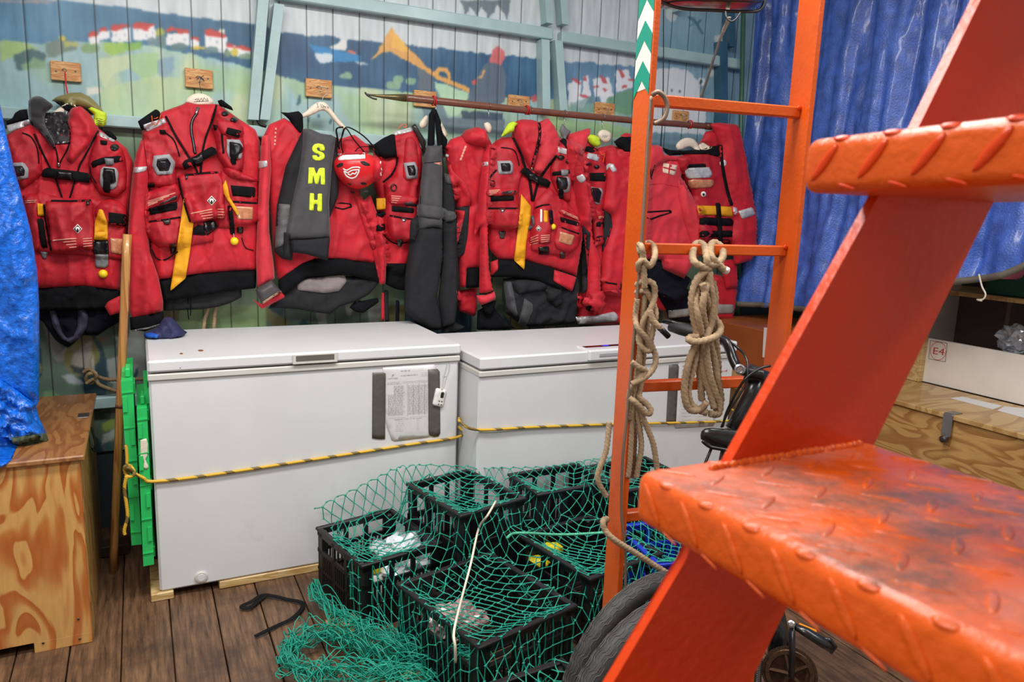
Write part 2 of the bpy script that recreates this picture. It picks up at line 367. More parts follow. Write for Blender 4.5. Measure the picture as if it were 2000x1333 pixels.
# painted plank wall: the mural is paint on the boards
def mural():
    X=np.arange(-1.0,3.36,.0046); Z=np.arange(.35,2.70,.005); gx,gz=np.meshgrid(X,Z); gx=gx.ravel(); gz=gz.ravel()
    w=np.stack([gx-CAM[0],0*gx-CAM[1],gz-CAM[2]],1); zc=w@_f; U=1000+FPX*(w@RT)/zc; V=666.5+FPX*(w@DN)/zc
    def nz(sx,sz,seed): return np.array([noise.noise(Vector((a*sx,b*sz,seed))) for a,b in zip(gx.tolist(),gz.tolist())])
    j1=nz(34,34,1.3); j2=nz(22,60,7.7); nb=nz(6,7,3.1); nc=nz(9,3.2,11.5); nv=nz(60,7,5.5)
    u=U+4*j1; v=V+4*j2
    def L(*c): return np.array([c],float)
    col=np.repeat(L(198,207,210),len(gx),0)
    col+= (nv*16)[:,None]
    def mix(mask,c,a=.95):
        c=np.array(c,float); col[mask]=col[mask]*(1-a)+c*a
    def poly(pts,c,a=.95,jit=1.0):
        P=np.array(pts,float); x0,y0=P.min(0)-8; x1,y1=P.max(0)+8
        k=np.where((U>x0)&(U<x1)&(V>y0)&(V<y1))[0]
        if len(k)==0: return
        q=inside(U[k]+3.2*jit*j1[k],V[k]+3.2*jit*j2[k],P); k=k[q]; col[k]=col[k]*(1-a)+np.array(c,float)*a
    it=lambda xs,ys: np.interp(u,xs,ys)
    top=it([-50,126,252,394,517,540,660,750,860,1060,1090,1240,1300],[-12,0,16,35,50,62,75,82,95,115,118,130,150])
    bot=it([-50,0,80,150,300,420,517,540,600,700,850,1000,1060,1100,1240],[80,80,84,78,90,115,140,146,162,172,185,190,195,195,215])
    sea=(v>top)&(v<bot)&(u<1245)
    colsea=np.stack([it([-50,200,500,540,1050,1100,1240],[92,72,44,44,52,96,110]),it([-50,200,500,540,1050,1100,1240],[140,118,88,84,96,132,146]),it([-50,200,500,540,1050,1100,1240],[168,148,120,118,132,162,172])],1)+ (nb*22+nv*10)[:,None]
    col[sea]=colsea[sea]
    land=(v>=bot)&(u<1245)
    lc=np.repeat(L(158,190,180),len(gx),0)+(nb*20)[:,None]
    st=lambda x,a0,a1: np.clip((x-a0)/(a1-a0),0,1)[:,None]
    def bl(k,cc):
        return lc*(1-k)+k*np.array([cc],float)
    lc=bl(st(nc,.0,.3)*.8,(190,202,160)); lc=bl(st(-nc,.1,.35)*.7,(146,178,188)); lc=bl(st(nb,.1,.4)*.6,(150,184,130)); lc+=(nv*10)[:,None]
    fade=np.clip((V-200)/60,0,1)[:,None]
    lc=lc*(1-.35*fade)+.35*fade*L(158,182,160)
    col[land]=lc[land]
    low=V>258+ (U-230)*.045
    lw=np.repeat(L(124,152,124),len(gx),0)+(nb*26)[:,None]; k=st(nc,-.1,.3)*.6; lw=lw*(1-k)+k*L(156,168,126); lw+=(nv*10)[:,None]; col[low]=lw[low]
    # the underwater part below the jackets
    dk=V>596; d=np.repeat(L(92,112,98),len(gx),0)+(nb*30)[:,None]
    rt=(U>350)&(U<520); d[rt]=L(140,168,118)+nb[rt][:,None]*24
    d[(nc>.16)&~rt]=L(148,152,146); d[(nc<-.22)&~rt]=L(44,72,84); d[(nb>.28)&~rt]=L(120,120,78); col[dk]=d[dk]
    # bear bay, pale teal wall
    bay=(U>1262)&(V<330); bc=np.repeat(L(126,162,178),len(gx),0)+(nb*20+nv*10)[:,None]
    up=np.clip((100-V)/100,0,1)[:,None]; bc=bc*(1-.4*up)+.4*up*L(160,196,206); col[bay]=bc[bay]
    # sky patches on top, painted wisps
    poly([(0,0),(118,0),(90,6),(0,4)],(220,160,140),.5)
    poly(z1([(0,250),(120,255),(240,300),(120,345),(0,385)]),(160,190,120)); poly(z1([(90,340),(200,300),(285,330),(285,400),(130,440),(95,430)]),(74,104,104))
    poly(z1([(130,400),(210,360),(285,380),(285,420),(150,440)]),(128,164,128)); poly(z1([(280,270),(400,240),(480,260),(480,300),(330,360),(290,340)]),(112,132,120))
    poly(z1([(365,235),(395,220),(412,245),(385,260)]),(214,190,70)); poly(z1([(395,262),(485,258),(484,285),(400,290)]),(176,178,104))
    poly(z1([(500,270),(600,255),(590,330),(510,310)]),(140,170,130))
    poly(z1([(640,270),(770,262),(780,330),(690,345),(640,310)]),(150,188,88)); poly(z1([(770,262),(880,262),(880,300),(800,325),(765,300)]),(128,176,84))
    poly(z1([(600,370),(800,340),(810,420),(700,460),(650,560),(620,500)]),(196,208,164),.8)
    poly(z1([(800,330),(980,330),(980,440),(900,520),(820,430)]),(160,196,140),.8); poly(z1([(980,370),(1080,350),(1080,420),(1010,500),(970,440)]),(128,158,178),.8)
    poly(z1([(620,560),(900,480),(1140,480),(1140,700),(620,760)]),(184,206,150),.6); poly(z1([(540,545),(625,545),(625,580),(545,585)]),(226,220,204),.8)
    # village on the left
    red=(196,62,56); wh=(232,232,232)
    H=[([(550,225),(612,215),(612,265),(560,275)],[(545,215),(570,195),(608,200),(606,222),(550,232)]),
       ([(612,195),(678,190),(680,240),(620,250)],[(608,185),(640,168),(664,168),(664,192),(612,198)]),
       ([(690,190),(806,170),(810,258),(695,262)],[(686,170),(705,152),(808,152),(806,165),(760,172),(735,190),(690,192)]),
       ([(822,180),(955,155),(972,250),(825,250)],[(822,150),(845,138),(965,150),(925,170),(915,190),(828,180)]),
       ([(1030,205),(1172,210),(1172,290),(1035,280)],[(1028,185),(1060,165),(1165,185),(1172,212),(1100,205),(1092,185),(1030,205)]),
       ([(1185,240),(1235,240),(1235,295),(1185,290)],[(1182,225),(1235,232),(1235,252),(1185,245)]),
       ([(1272,215),(1405,232),(1398,328),(1270,310)],[(1270,180),(1305,178),(1398,215),(1395,237),(1270,215)]),
       ([(1405,280),(1555,300),(1550,365),(1470,350),(1410,330)],[(1405,262),(1440,270),(1448,290),(1500,282),(1560,302),(1555,318),(1405,288)])]
    for a,b in H: poly(z1(a),wh,.96,.4); poly(z1(b),red,.95,.4)
    for (x,y) in ((712,212),(740,235),(770,205),(790,232),(850,180),(905,215),(940,200),(1060,235),(1095,270),(1140,240),(1300,235),(1340,250),(1300,285),(1365,300),(1480,330)): poly(z1([(x,y),(x+9,y),(x+9,y+16),(x,y+16)]),(150,160,178),.8,.2)
    poly(z1([(1355,185),(1392,185),(1398,210),(1358,205)]),(226,224,200)); 
    for c,q in (((172,176,60),(990,205,25,30)),((100,130,130),(1000,260,36,42)),((110,134,140),(940,260,30,28)),((90,120,120),(1110,290,55,22)),((208,180,70),(1235,300,50,10)),((96,126,128),(1310,310,50,22)),((120,140,110),(1410,330,22,22)),((196,176,60),(1455,325,24,26)),((116,146,120),(1530,350,50,22)),((124,156,110),(560,300,60,30))):
        poly(z1(ellipse(*q)),c,.9,.8)
    # boat, figures
    poly(z2([(310,255),(345,275),(440,300),(560,325),(650,345),(648,385),(540,385),(440,375),(370,335)]),(44,130,186)); poly(z2([(360,330),(420,330),(480,350),(480,385),(400,390),(375,365)]),(206,216,220))
    poly(z2([(450,290),(510,265),(530,238),(560,250),(565,290),(555,318),(470,305)]),(222,222,216)); poly(z2([(565,308),(620,318),(622,338),(562,325)]),(206,110,90)); poly(z2([(610,380),(660,385),(700,400),(640,402)]),(200,210,214),.8)
    O=(222,162,84)
    poly(z2([(718,372),(780,270),(845,160),(858,200),(920,270),(1010,360),(1050,410),(1090,440),(1180,485),(1330,550),(1320,575),(1180,520),(1060,450),(985,405),(900,360),(840,320),(785,320)]),O); poly(z2([(840,180),(860,205),(930,280),(960,330),(880,300),(840,290)]),(232,180,80))
    poly(z2([(1105,450),(1130,415),(1190,420),(1205,450),(1200,500),(1180,495),(1180,455),(1165,440),(1140,440),(1125,465)]),O)
    poly(z2([(1100,505),(1320,575),(1270,700),(1200,720),(1130,620)]),(176,212,178)); poly(z2([(1000,420),(1050,440),(1090,470),(1100,560),(1010,560)]),(92,104,116)); poly(z2([(1020,600),(1130,560),(1200,760),(1160,830),(1040,760)]),(96,116,128),.7)
    poly(z2([(1430,390),(1520,395),(1550,470),(1545,620),(1490,680),(1310,625),(1350,530),(1380,460)]),(88,104,120)); poly(z2([(1440,385),(1460,310),(1500,285),(1535,320),(1548,360),(1520,405)]),(208,104,104)); poly(z2([(1330,500),(1370,490),(1365,520),(1340,525)]),(204,90,84)); poly(z2([(1375,480),(1420,430),(1425,440),(1385,492)]),(212,160,100))
    poly(z2([(1275,690),(1530,700),(1530,750),(1280,740)]),(62,82,98)); poly(z2([(1150,730),(1540,740),(1540,830),(1200,830)]),(106,124,140),.8)
    for q in ((265,590,6,60),(460,735,5,35),(325,725,5,35),(385,705,5,25)): poly(z2([(q[0],q[1]),(q[0]+q[2]*2,q[1]),(q[0]+q[2]*1.5,q[1]+q[3]),(q[0]-q[2]*2,q[1]+q[3])]),(52,88,102),.9,.2)
    poly(z2([(1265,0),(1300,95),(1330,40),(1370,110),(1400,40),(1440,120),(1500,30),(1560,125),(1575,0)]),(106,120,130)); poly(z2([(725,0),(770,0),(745,12)]),(80,90,100))
    for q in ((560,470,40,22),(850,530,48,30),(880,500,30,30),(960,500,34,22)): poly(z2(ellipse(*q)),(136,170,140),.9)
    # small village on the right
    for a in ([(345,510),(430,500),(430,640),(355,660)],[(440,480),(475,470),(490,600),(435,610)],[(500,490),(600,480),(630,600),(510,600)],[(640,440),(720,430),(750,540),(650,570)],[(410,600),(470,610),(440,680),(400,660)],[(540,570),(610,560),(600,640),(550,640)]): poly(z3(a),(226,230,234),.92)
    for a in ([(360,490),(390,480),(430,515),(420,530)],[(435,500),(452,470),(465,500)],[(535,470),(550,465),(598,515),(565,520)],[(655,430),(675,425),(700,470),(685,490)],[(680,530),(715,530),(705,548),(680,545)],[(500,530),(545,532),(540,545),(505,543)],[(410,588),(450,592),(485,610),(440,605)],[(560,548),(590,555),(570,575)],[(720,490),(770,492),(760,505),(722,500)],[(110,600),(150,590),(165,620),(130,640)]): poly(z3(a),(192,84,88),.92)
    poly(z3([(600,600),(740,545),(770,640),(730,720),(640,700),(560,690)]),(110,156,120),.85); poly(z3([(360,640),(500,600),(510,700),(380,720)]),(110,150,140),.6); poly(z3([(230,720),(740,790),(740,850),(260,850)]),(150,190,120),.6)
    # bear
    poly(z3([(845,450),(920,425),(1010,418),(1090,440),(1150,500),(1180,600),(1200,700),(1195,830),(860,820)]),(222,228,230)); poly(z3(ellipse(1170,510,26,32)),(222,228,230)); poly(z3(ellipse(1168,508,10,12)),(60,100,100)); 
    for q in ((990,560,6,9),(1040,566,6,9)): poly(z3(ellipse(*q)),(80,90,100),.9,.2)
    for q in ((992,92,34,45),(1280,245,26,28),(1238,430,26,45)): poly(z3(ellipse(*q)),(206,216,212),.85)
    for a in ([(1090,100),(1130,110),(1190,210),(1178,215),(1125,135),(1088,112)],[(1140,140),(1175,118),(1180,128),(1145,155)],[(1130,150),(1098,165),(1096,158),(1125,142)]): poly(z3(a),(78,118,134),.9,.3)
    # pale leaves low on the left
    zb=zt(0,560,5.553)
    for a,c in (([(830,690),(1000,590),(980,900),(900,880),(750,830)],(156,150,146)),([(1150,800),(1290,760),(1500,860),(1440,1010),(1200,1050)],(168,176,174)),([(1230,530),(1540,560),(1540,740),(1300,700)],(160,170,160)),([(680,970),(760,950),(920,1050),(760,1060)],(172,182,184)),([(1000,740),(1025,760),(1020,920),(1000,900)],(186,180,176)),([(1040,540),(1160,560),(1140,620),(1050,590)],(130,112,84)),([(760,850),(900,880),(980,930),(960,980),(800,930)],(46,60,70)),([(1480,880),(1500,900),(1470,1100),(1440,1000)],(40,70,90)),([(470,1130),(600,1130),(640,1200),(470,1210)],(104,140,98)),([(630,620),(700,590),(760,640),(680,680)],(92,104,96))): poly(zb(a),c,.92)
    zc2=zt(200,700,2.777)
    for a,c in (([(0,350),(70,320),(60,380),(0,400)],(150,180,80)),([(20,470),(90,430),(70,560),(10,600)],(70,110,110)),([(0,560),(60,620),(60,800),(0,820)],(150,176,70)),([(0,420),(80,380),(80,420),(0,470)],(190,206,196)),([(10,640),(60,660),(50,700),(0,680)],(200,210,200)),([(20,850),(100,830),(100,900),(20,930)],(120,160,90))): poly(zc2(a),c,.92)
    G=col.reshape(len(Z),len(X),3); Pd=np.pad(G,((1,1),(1,1),(0,0)),mode='edge')
    G=sum(Pd[i:i+len(Z),j:j+len(X)]*w_ for i,j,w_ in ((1,1,.36),(0,1,.11),(2,1,.11),(1,0,.11),(1,2,.11),(0,0,.05),(0,2,.05),(2,0,.05),(2,2,.05))); col=G.reshape(-1,3)
    col[:]=np.clip(col,6,250)
    # plank grooves
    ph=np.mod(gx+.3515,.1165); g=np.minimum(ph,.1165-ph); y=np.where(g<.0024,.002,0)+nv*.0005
    nxn,nzn=len(X),len(Z); Vt=np.stack([gx,y,gz],1)
    I=np.arange(nxn*nzn).reshape(nzn,nxn); F=np.stack([I[:-1,:-1].ravel(),I[:-1,1:].ravel(),I[1:,1:].ravel(),I[1:,:-1].ravel()],1)
    me=bpy.data.meshes.new('wall_back'); me.vertices.add(len(Vt)); me.vertices.foreach_set('co',Vt.ravel()); me.loops.add(F.size); me.loops.foreach_set('vertex_index',F.ravel().astype(np.int32)); me.polygons.add(len(F)); me.polygons.foreach_set('loop_start',np.arange(0,F.size,4,dtype=np.int32)); me.polygons.foreach_set('loop_total',np.full(len(F),4,dtype=np.int32)); me.update(); me.validate()
    # gaps between boards: their shade is darkened into the paint colour
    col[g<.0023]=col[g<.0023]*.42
    c=col/255; c=np.where(c<=.04045,c/12.92,((c+.055)/1.055)**2.4)
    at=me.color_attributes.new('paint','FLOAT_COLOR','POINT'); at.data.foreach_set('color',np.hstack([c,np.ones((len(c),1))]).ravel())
    m=bpy.data.materials.new('mural_paint'); m.use_nodes=True; N=m.node_tree.nodes; Lk=m.node_tree.links; b=N['Principled BSDF']
    a=N.new('ShaderNodeAttribute'); a.attribute_name='paint'
    tc=N.new('ShaderNodeTexCoord'); n=N.new('ShaderNodeTexNoise'); n.inputs['Scale'].default_value=40; n.inputs['Detail'].default_value=8; mp=N.new('ShaderNodeMapping'); mp.inputs['Scale'].default_value=(1,1,.35); Lk.new(tc.outputs['Object'],mp.inputs[0]); Lk.new(mp.outputs[0],n.inputs['Vector'])
    hs=N.new('ShaderNodeMixRGB'); hs.blend_type='OVERLAY'; hs.inputs[0].default_value=.16; Lk.new(a.outputs['Color'],hs.inputs[1]); Lk.new(n.outputs['Fac'],hs.inputs[2]); Lk.new(hs.outputs[0],b.inputs['Base Color'])
    bp=N.new('ShaderNodeBump'); bp.inputs['Strength'].default_value=.35; bp.inputs['Distance'].default_value=.003; Lk.new(n.outputs['Fac'],bp.inputs['Height']); Lk.new(bp.outputs[0],b.inputs['Normal'])
    b.inputs['Roughness'].default_value=.42
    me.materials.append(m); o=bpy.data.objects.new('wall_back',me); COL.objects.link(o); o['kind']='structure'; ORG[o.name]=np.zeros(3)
mural()
MB().box(-1.3,4.6,.012,.06,-.03,2.8).obj('wall_back_panel',mat('hull_steel',(60,70,76),.7),kind='structure')
TEAL=mat('pale_teal_paint',(160,188,188),.4,var=.1,bump=.2,bscale=60,coat=.2)
TEALD=mat('blue_teal_paint',(52,92,116),.4,var=.15,bump=.2,bscale=60)
tr=[0]
def trim(pts8=None,boxv=None,mt=TEAL):
    tr[0]+=1; b=MB()
    if boxv: b.box(*boxv,.005)
    else: b.hexa(pts8)
    b.obj('trim_%d'%tr[0],mt,kind='structure')
trim(boxv=(-1.3,3.2,-.05,0,1.70,1.748)); trim(boxv=(-1.3,.49,-.05,0,2.285,2.335)); trim(boxv=(.56,1.905,-.05,0,2.275,2.33)); trim(boxv=(1.955,3.18,-.05,0,2.27,2.325))
trim(boxv=(-1.3,3.2,-.05,0,.55,.60))
def post(a,b,w,mt=TEAL,top=None):
    p0=onY(*a,-.06); p1=onY(*b,-.06)
    P=[]
    for p in (p1,p0):
        P+=[(p[0],-.06,p[2]),(p[0]+w,-.06,p[2]),(p[0]+w,0,p[2]),(p[0],0,p[2])]
    trim(pts8=P,mt=mt)
post((507,-30),(485,233),.042); post((536,6),(508,233),.040); post((1058,76),(1060,218),.045); post((1084,78),(1094,218),.045)
post((1060,-60),(1068,44),.04,TEAL); post((1090,-60),(1098,46),.04,TEAL); post((1408,80),(1410,420),.05,TEALD); post((1424,-40),(1426,90),.04,TEALD); post((1330,-40),(1326,20),.03)
b=MB(); b.tube([onY(1452,20,-.09),onY(1446,300,-.09),onY(1444,600,-.09)],.013,10); b.obj('pipe',mat('dark_green_paint',(52,92,74),.4),smooth=True,label='dark green vertical pipe in the corner of the mural wall beside the blue tarpaulin',cat='pipe')
for pts,nm,lb in (([(524,-20),(518,60),(503,150),(500,215),(505,240),(520,247)],'cable','black cable clipped between the two slanting wall posts'),([(1296,-10),(1295,200),(1290,300),(1288,420)],'cable','thin dark cable hanging down in front of the painted white bear')):
    MB().tube(catmull([onY(u,v,-.05) for u,v in pts],6),.0065 if pts[0][0]<600 else .003,6).obj(nm,PLB,smooth=True,label=lb,cat='cable')

# ------------------------------------------------------------------ chest freezers
def freezer(x0,x1,yf,yb,z0,zt_,label,lidt):
    t=thing('chest_freezer',((x0+x1)/2,(yf+yb)/2,z0),label,'freezer')
    b=MB().box(x0,x1,yf,yb,z0,zt_-lidt-.012,.008); b.reg(); LIDS.append(BV[-1]); b.obj('body',FRZ,t)
    b=MB().box(x0-.003,x1+.003,yf-.008,yb,zt_-lidt-.03,zt_-lidt-.006,.004); b.obj('seal',SEAL,t)
    b=MB().box(x0-.002,x1+.004,yf-.012,yb+.01,zt_-lidt,zt_,.007); b.reg(); LIDS.append(BV[-1]); b.obj('lid',FRZ,t)
    return t
f1=freezer(0,1.146,-.733,-.12,.03,.885,'white chest freezer on the left with a taped checklist and round drain cap',.042)
Yf=-.746
def fb(name,u0,v0,u1,v1,y,d,mt,parent,bev=.002,**k):
    a=onY(u0,v0,y); b_=onY(u1,v1,y); return MB().box(min(a[0],b_[0]),max(a[0],b_[0]),y-d,y,min(a[2],b_[2]),max(a[2],b_[2]),bev).obj(name,mt,parent,**k)
h=fb('handle',571,693,659,707,Yf,.006,SEAL,f1,label='recessed cream grip in the lid edge'); 
fb('recess_shade',578,696,653,702,Yf-.006,.0015,mat('slot_shade_grey',(96,92,86),.8,bump=0),f1)  # flat grey strip, colour stands in for shade inside the grip
p=onY(393,1127,-.733); dc=MB().lathe([(.0215,0),(.0215,.006),(.019,.009),(.0,.009)],p,(0,-1,0),28).obj('drain_cap',SEAL,f1,smooth=False)
MB().lathe([(.013,.009),(.013,.0115),(.010,.0115),(.0,.0115)],p,(0,-1,0),24).obj('cap_ring',FRZ,dc)
f2=freezer(1.168,2.49,-.89,-.34,.03,.857,'white chest freezer on the right behind the orange ladder',.05)
b=MB().box(1.66,1.92,-.915,-.80,.812,.863,.008); b.reg(); g=b.obj('control_grip',FRZ,f2)
p0=onY(1170,691,-.917); MB().box(1.71,1.87,-.918,-.915,.832,.846,.004).obj('grip_slot',mat('soft_grey',(160,162,166),.6,bump=0),g)
MB().box(1.675,1.905,-.862,-.832,.863,.8645).obj('display_strip',mat('black_glass',(14,14,18),.15,bump=0),f2); MB().box(1.77,1.80,-.852,-.842,.8645,.8655).obj('display',mat('blue_display',(40,50,220),.4,bump=0,emit=1.2),f2)
DUCT=mat('duct_tape',(92,88,84),.42,var=.12,bump=.4,bscale=40); PAP=mat('paper',(216,215,216),.5,var=.03,bump=.3,bscale=14,coat=.25)
zf=zt(700,680,6.06)
def onfront(P): return [tuple(p) for p in P]
pap=panel('checklist_sheet',zf([(285,225),(600,205),(900,190),(925,215),(860,1055),(400,1112),(325,900)]),PAP,None,off=.0015,puff=.003,edge=6,step=9,wr=(.002,40,50,0,3.1),thick=.0008,label='printed checklist in a clear sleeve taped to the front of the left freezer',cat='paper')
rg=rnd(5); b=MB()
def ink(b,u0,v0,u1,v1,w,off=.0022):
    p=hp(u0,v0,off); q=hp(u1,v1,off); dz=w/2
    b.add([p+[0,0,-dz],q+[0,0,-dz],q+[0,0,dz],p+[0,0,dz]],[(0,1,2,3)])
def slope(x,y): return zf([(x,y-(x-320)*.062)])[0]
def line(x0,x1,y,w=.0006,gap=True):
    x=x0
    while x<x1:
        e=min(x1,x+ (rg.uniform(14,40) if gap else x1-x0)); a=slope(x,y); c=slope(e,y); ink(b,a[0],a[1],c[0],c[1],w); x=e+(rg.uniform(5,12) if gap else 1)
line(500,610,285,.0013); line(505,705,340,.0012); 
for y in (325,345,362): line(745,815,y)
line(340,830,415,.0006,False); line(340,830,430,.0005,False); line(345,510,437)
for y in range(455,800,14):
    line(350 if y>540 else 420,548+rg.uniform(-30,10),y+8,.0009)
    line(590,820,y+10,.0008)
for y in range(860,1010,22): line(440,500+rg.uniform(0,60),y); line(690,722,y+6); 
for x in (582,650,718,786):
    a=slope(x,440); c=slope(x,820); p=hp(*a,.0022); q=hp(*c,.0022); b.add([p+[-.0003,0,0],p+[.0003,0,0],q+[.0003,0,0],q+[-.0003,0,0]],[(3,2,1,0)])
line(350,820,838,.0005,False); line(430,750,856,.0009)
b.obj('printed_lines',mat('print_grey',(70,72,80),.6,bump=0),pap)
def text(name,s,a,bp_,c,h,mt,parent=None,ext=.0004,off=.003,font=None,**k):
    """text starting at point a, running towards bp_, up direction c (3D), glyph height h"""
    cu=bpy.data.curves.new(name,'FONT'); cu.body=s; cu.size=1; cu.extrude=0; cu.align_x='LEFT'; cu.resolution_u=4
    o=bpy.data.objects.new(name,cu); COL.objects.link(o); dg=bpy.context.evaluated_depsgraph_get(); me=o.evaluated_get(dg).to_mesh()
    V=np.array([v.co[:] for v in me.vertices]); F=[tuple(p.vertices) for p in me.polygons]; o.evaluated_get(dg).to_mesh_clear(); bpy.data.objects.remove(o)
    a=np.array(a,float); x=np.array(bp_,float)-a; Wd=np.linalg.norm(x); x/=Wd; u=np.array(c,float); u/=np.linalg.norm(u)
    s_=Wd/(V[:,0].max()-V[:,0].min()); P=a+np.outer((V[:,0]-V[:,0].min())*s_,x)+np.outer(V[:,1]*h/.7,u)
    return mk(name,P,F,mt,parent,False,**k)
a=slope(350,372); c=slope(465,372); text('heading','HATT FLAND',hp(*a,.0025),hp(*c,.0025),(0,0,1),.0036,INK,pap)
a=slope(395,340); c=slope(425,340); text('logo','JT',hp(*a,.0025),hp(*c,.0025),(0,0,1),.007,INK,pap)
for pts,nm in (([(168,292),(322,288),(316,1086),(162,1074)],'at the left edge of the checklist'),([(826,255),(962,248),(970,1044),(872,1058),(832,1020)],'at the right edge of the checklist under the white thermometer')):
    panel('duct_tape_strip',zf(pts),DUCT,None,off=.003,puff=.0008,edge=3,step=9,wr=(.0012,30,60,20,len(nm)),thick=.0006,label='wide grey duct tape strip '+nm,cat='tape')
panel('thermometer',rrect(848,760,869,795,3,12),mat('white_plastic',(226,226,222),.35,bump=0),None,off=.006,puff=.006,edge=3,step=4,thick=.006,label='small white digital thermometer hanging on a thin cord on the left freezer',cat='thermometer')
th=bpy.data.objects['thermometer']
panel('screen',rrect(861,766,867,778,1,12),mat('lcd',(20,34,26),.2,bump=0),th,off=.001,puff=.0005,step=3,thick=.0005)
for q in ((858,784),(863,785),(857,790),(862,791)): panel('button',ellipse(*q,1.5,1.5,8),PLB,th,off=.001,puff=.0006,step=2,thick=.0004)
cord('cord',[(874,702),(871,720),(866,738),(862,762)],.0014,SEAL,th,off=.003); cord('cord',[(878,702),(877,722),(869,745),(864,762)],.0014,SEAL,th,off=.003)
text('maker_mark','TARC',hp(864,738,.003),hp(873,737,.003),(0,0,1),.0045,INK,f1)
# right freezer notice
p=panel('notice_sheet',[(1326,706),(1398,700),(1396,833),(1316,838),(1322,760)],PAP,None,off=.0015,puff=.002,edge=5,step=9,wr=(.002,30,40,0,8),thick=.0008,label='white printed notice taped to the front of the right freezer behind the hanging rope coil',cat='paper')
b=MB(); rg=rnd(8)
for y in range(716,826,7):
    for s0 in (1332,1362): ink(b,s0,y,s0+rg.uniform(14,24),y-.6,.0009)
b.obj('printed_lines',mat('print_pale',(140,142,150),.6,bump=0),p)
for pts,nm in (([(1307,713),(1326,711),(1320,828),(1301,830)],'at the left edge of the notice on the right freezer'),([(1395,712),(1407,711),(1407,745),(1395,745)],'at the right edge of the notice on the right freezer')):
    panel('duct_tape_strip',pts,DUCT,None,off=.003,puff=.0008,edge=3,step=8,wr=(.001,30,60,20,2),thick=.0006,label='grey duct tape strip '+nm,cat='tape')
text('maker_name','ard',hp(1406,728,.002),hp(1420,726,.002),(0,0,1),.010,mat('logo_red',(190,50,40),.5,bump=0),f2)
# timber blocks
PINE=plywood('pine_block',(226,196,140),(200,160,96),3,(1,3,8),5)
pa=onZ(441,1152,0); 
b=MB().box(.20,.60,-.735,-.66,0,.03,.003); b.obj('timber_shim',PINE,label='long pine batten on the floor under the front edge of the left freezer',cat='wood block')
MB().box(-.03,.045,-.74,-.45,.0,.03,.003).obj('timber_block',PINE,label='short pine block under the left corner of the left freezer and green crates',cat='wood block')
MB().box(1.2,1.3,-.86,-.4,0,.03,.003).obj('timber_shim',PINE,label='pine batten under the left end of the right freezer',cat='wood block'); MB().box(2.3,2.4,-.86,-.4,0,.03,.003).obj('timber_shim',PINE,label='pine batten under the right end of the right freezer',cat='wood block')
for q in ((392,685,6,2),(354,691,4,1.6),(352,719,1.5,1.5)): panel('rust_spot',ellipse(*q,10),mat('rust',(140,90,50),.8),f1,off=.0008,puff=.0002,step=3,thick=.0003,reg=False)

# yellow and black rope around the freezers
def striped(name,a,b_):
    m=bpy.data.materials.new(name); m.use_nodes=True; N=m.node_tree.nodes; L=m.node_tree.links; b=N['Principled BSDF']
    tc=N.new('ShaderNodeTexCoord'); w=N.new('ShaderNodeTexWave'); w.inputs['Scale'].default_value=6.5; w.inputs['Distortion'].default_value=.6; w.bands_direction='DIAGONAL'; L.new(tc.outputs['Object'],w.inputs[0])
    r=N.new('ShaderNodeValToRGB'); r.color_ramp.interpolation='CONSTANT'; r.color_ramp.elements[0].color=(*lin(b_),1); r.color_ramp.elements[1].position=.22; r.color_ramp.elements[1].color=(*lin(a),1); L.new(w.outputs['Fac'],r.inputs[0]); L.new(r.outputs[0],b.inputs['Base Color']); b.inputs['Roughness'].default_value=.6; return m
YR=striped('yellow_black_rope',(214,172,50),(120,98,44))
P=[onY(248,918,-.76),onY(262,925,-.75),onY(280,934,-.745),onY(300,941,-.741),onY(400,930,-.741),onY(600,900,-.741),onY(800,869,-.741),onY(897,853,-.741),np.array([1.156,-.72,.53])]
rope('lashing_rope',P,.0055,YR,label='yellow and black lashing rope across the left freezer, knotted at its left end',cat='rope')
lr=bpy.data.objects['lashing_rope']
kn=[onY(*q,-.765-.01*math.sin(i*2.2)) for i,q in enumerate([(262,922),(250,914),(244,922),(252,932),(262,926),(256,912),(246,910),(243,918),(250,928),(246,935)])]
rope('knot',kn,.0055,YR,lr); rope('tail',[onY(*q,-.77) for q in [(247,930),(243,955),(247,985),(249,1010),(243,1035),(244,1045)]],.0055,YR,lr); rope('tail',[onY(*q,-.77) for q in [(247,918),(248,895),(246,870)]],.005,YR,lr)
P=[np.array([1.158,-.72,.565]),onY(900,826,-.87),onY(934,840,-.899),onY(1040,835,-.899),onY(1200,829,-.899),onY(1440,820,-.899),np.array([2.5,-.8,.53])]
rope('lashing_rope',P,.0055,YR,label='yellow lashing rope stretched across the right freezer',cat='rope')
# ------------------------------------------------------------------ wooden hook blocks on the mural wall
OAK=plywood('oak_block',(228,176,112),(200,134,72),6,(1.5,3,9),5,.5,.6)
HG='wooden hook blocks on the mural wall'
def hookblock(u0,v0,u1,v1,label,hook=True):
    a=onY(u0,v1,-.012); b_=onY(u1,v0,-.012)
    o=MB().box(a[0],b_[0],-.018,-.001,a[2],b_[2],.0025).reg().obj('hook_block',OAK,label=label,cat='hook block',group=HG)
    cx,cz=(a[0]+b_[0])/2,(a[2]+b_[2])/2
    if hook:
        MB().tube(catmull([(cx-.012,-.018,cz+.004),(cx-.004,-.03,cz+.008),(cx+.004,-.04,cz),(cx+.002,-.045,cz-.014),(cx-.004,-.04,cz-.02)],5),.0018,6).obj('hook',STEEL,o,smooth=True)
    for s in (-1,1): MB().lathe([(.0035,0),(.003,.0015),(0,.0015)],(cx+s*(b_[0]-a[0])*.32,-.018,cz+s*.003),(0,-1,0),10).obj('screw',DSTEEL,o)
hookblock(100,124,157,156,'oak hook block above the olive cap, a red cord tied to it')
hookblock(362,138,415,170,'oak hook block above the second jacket, thin dark string knotted on it')
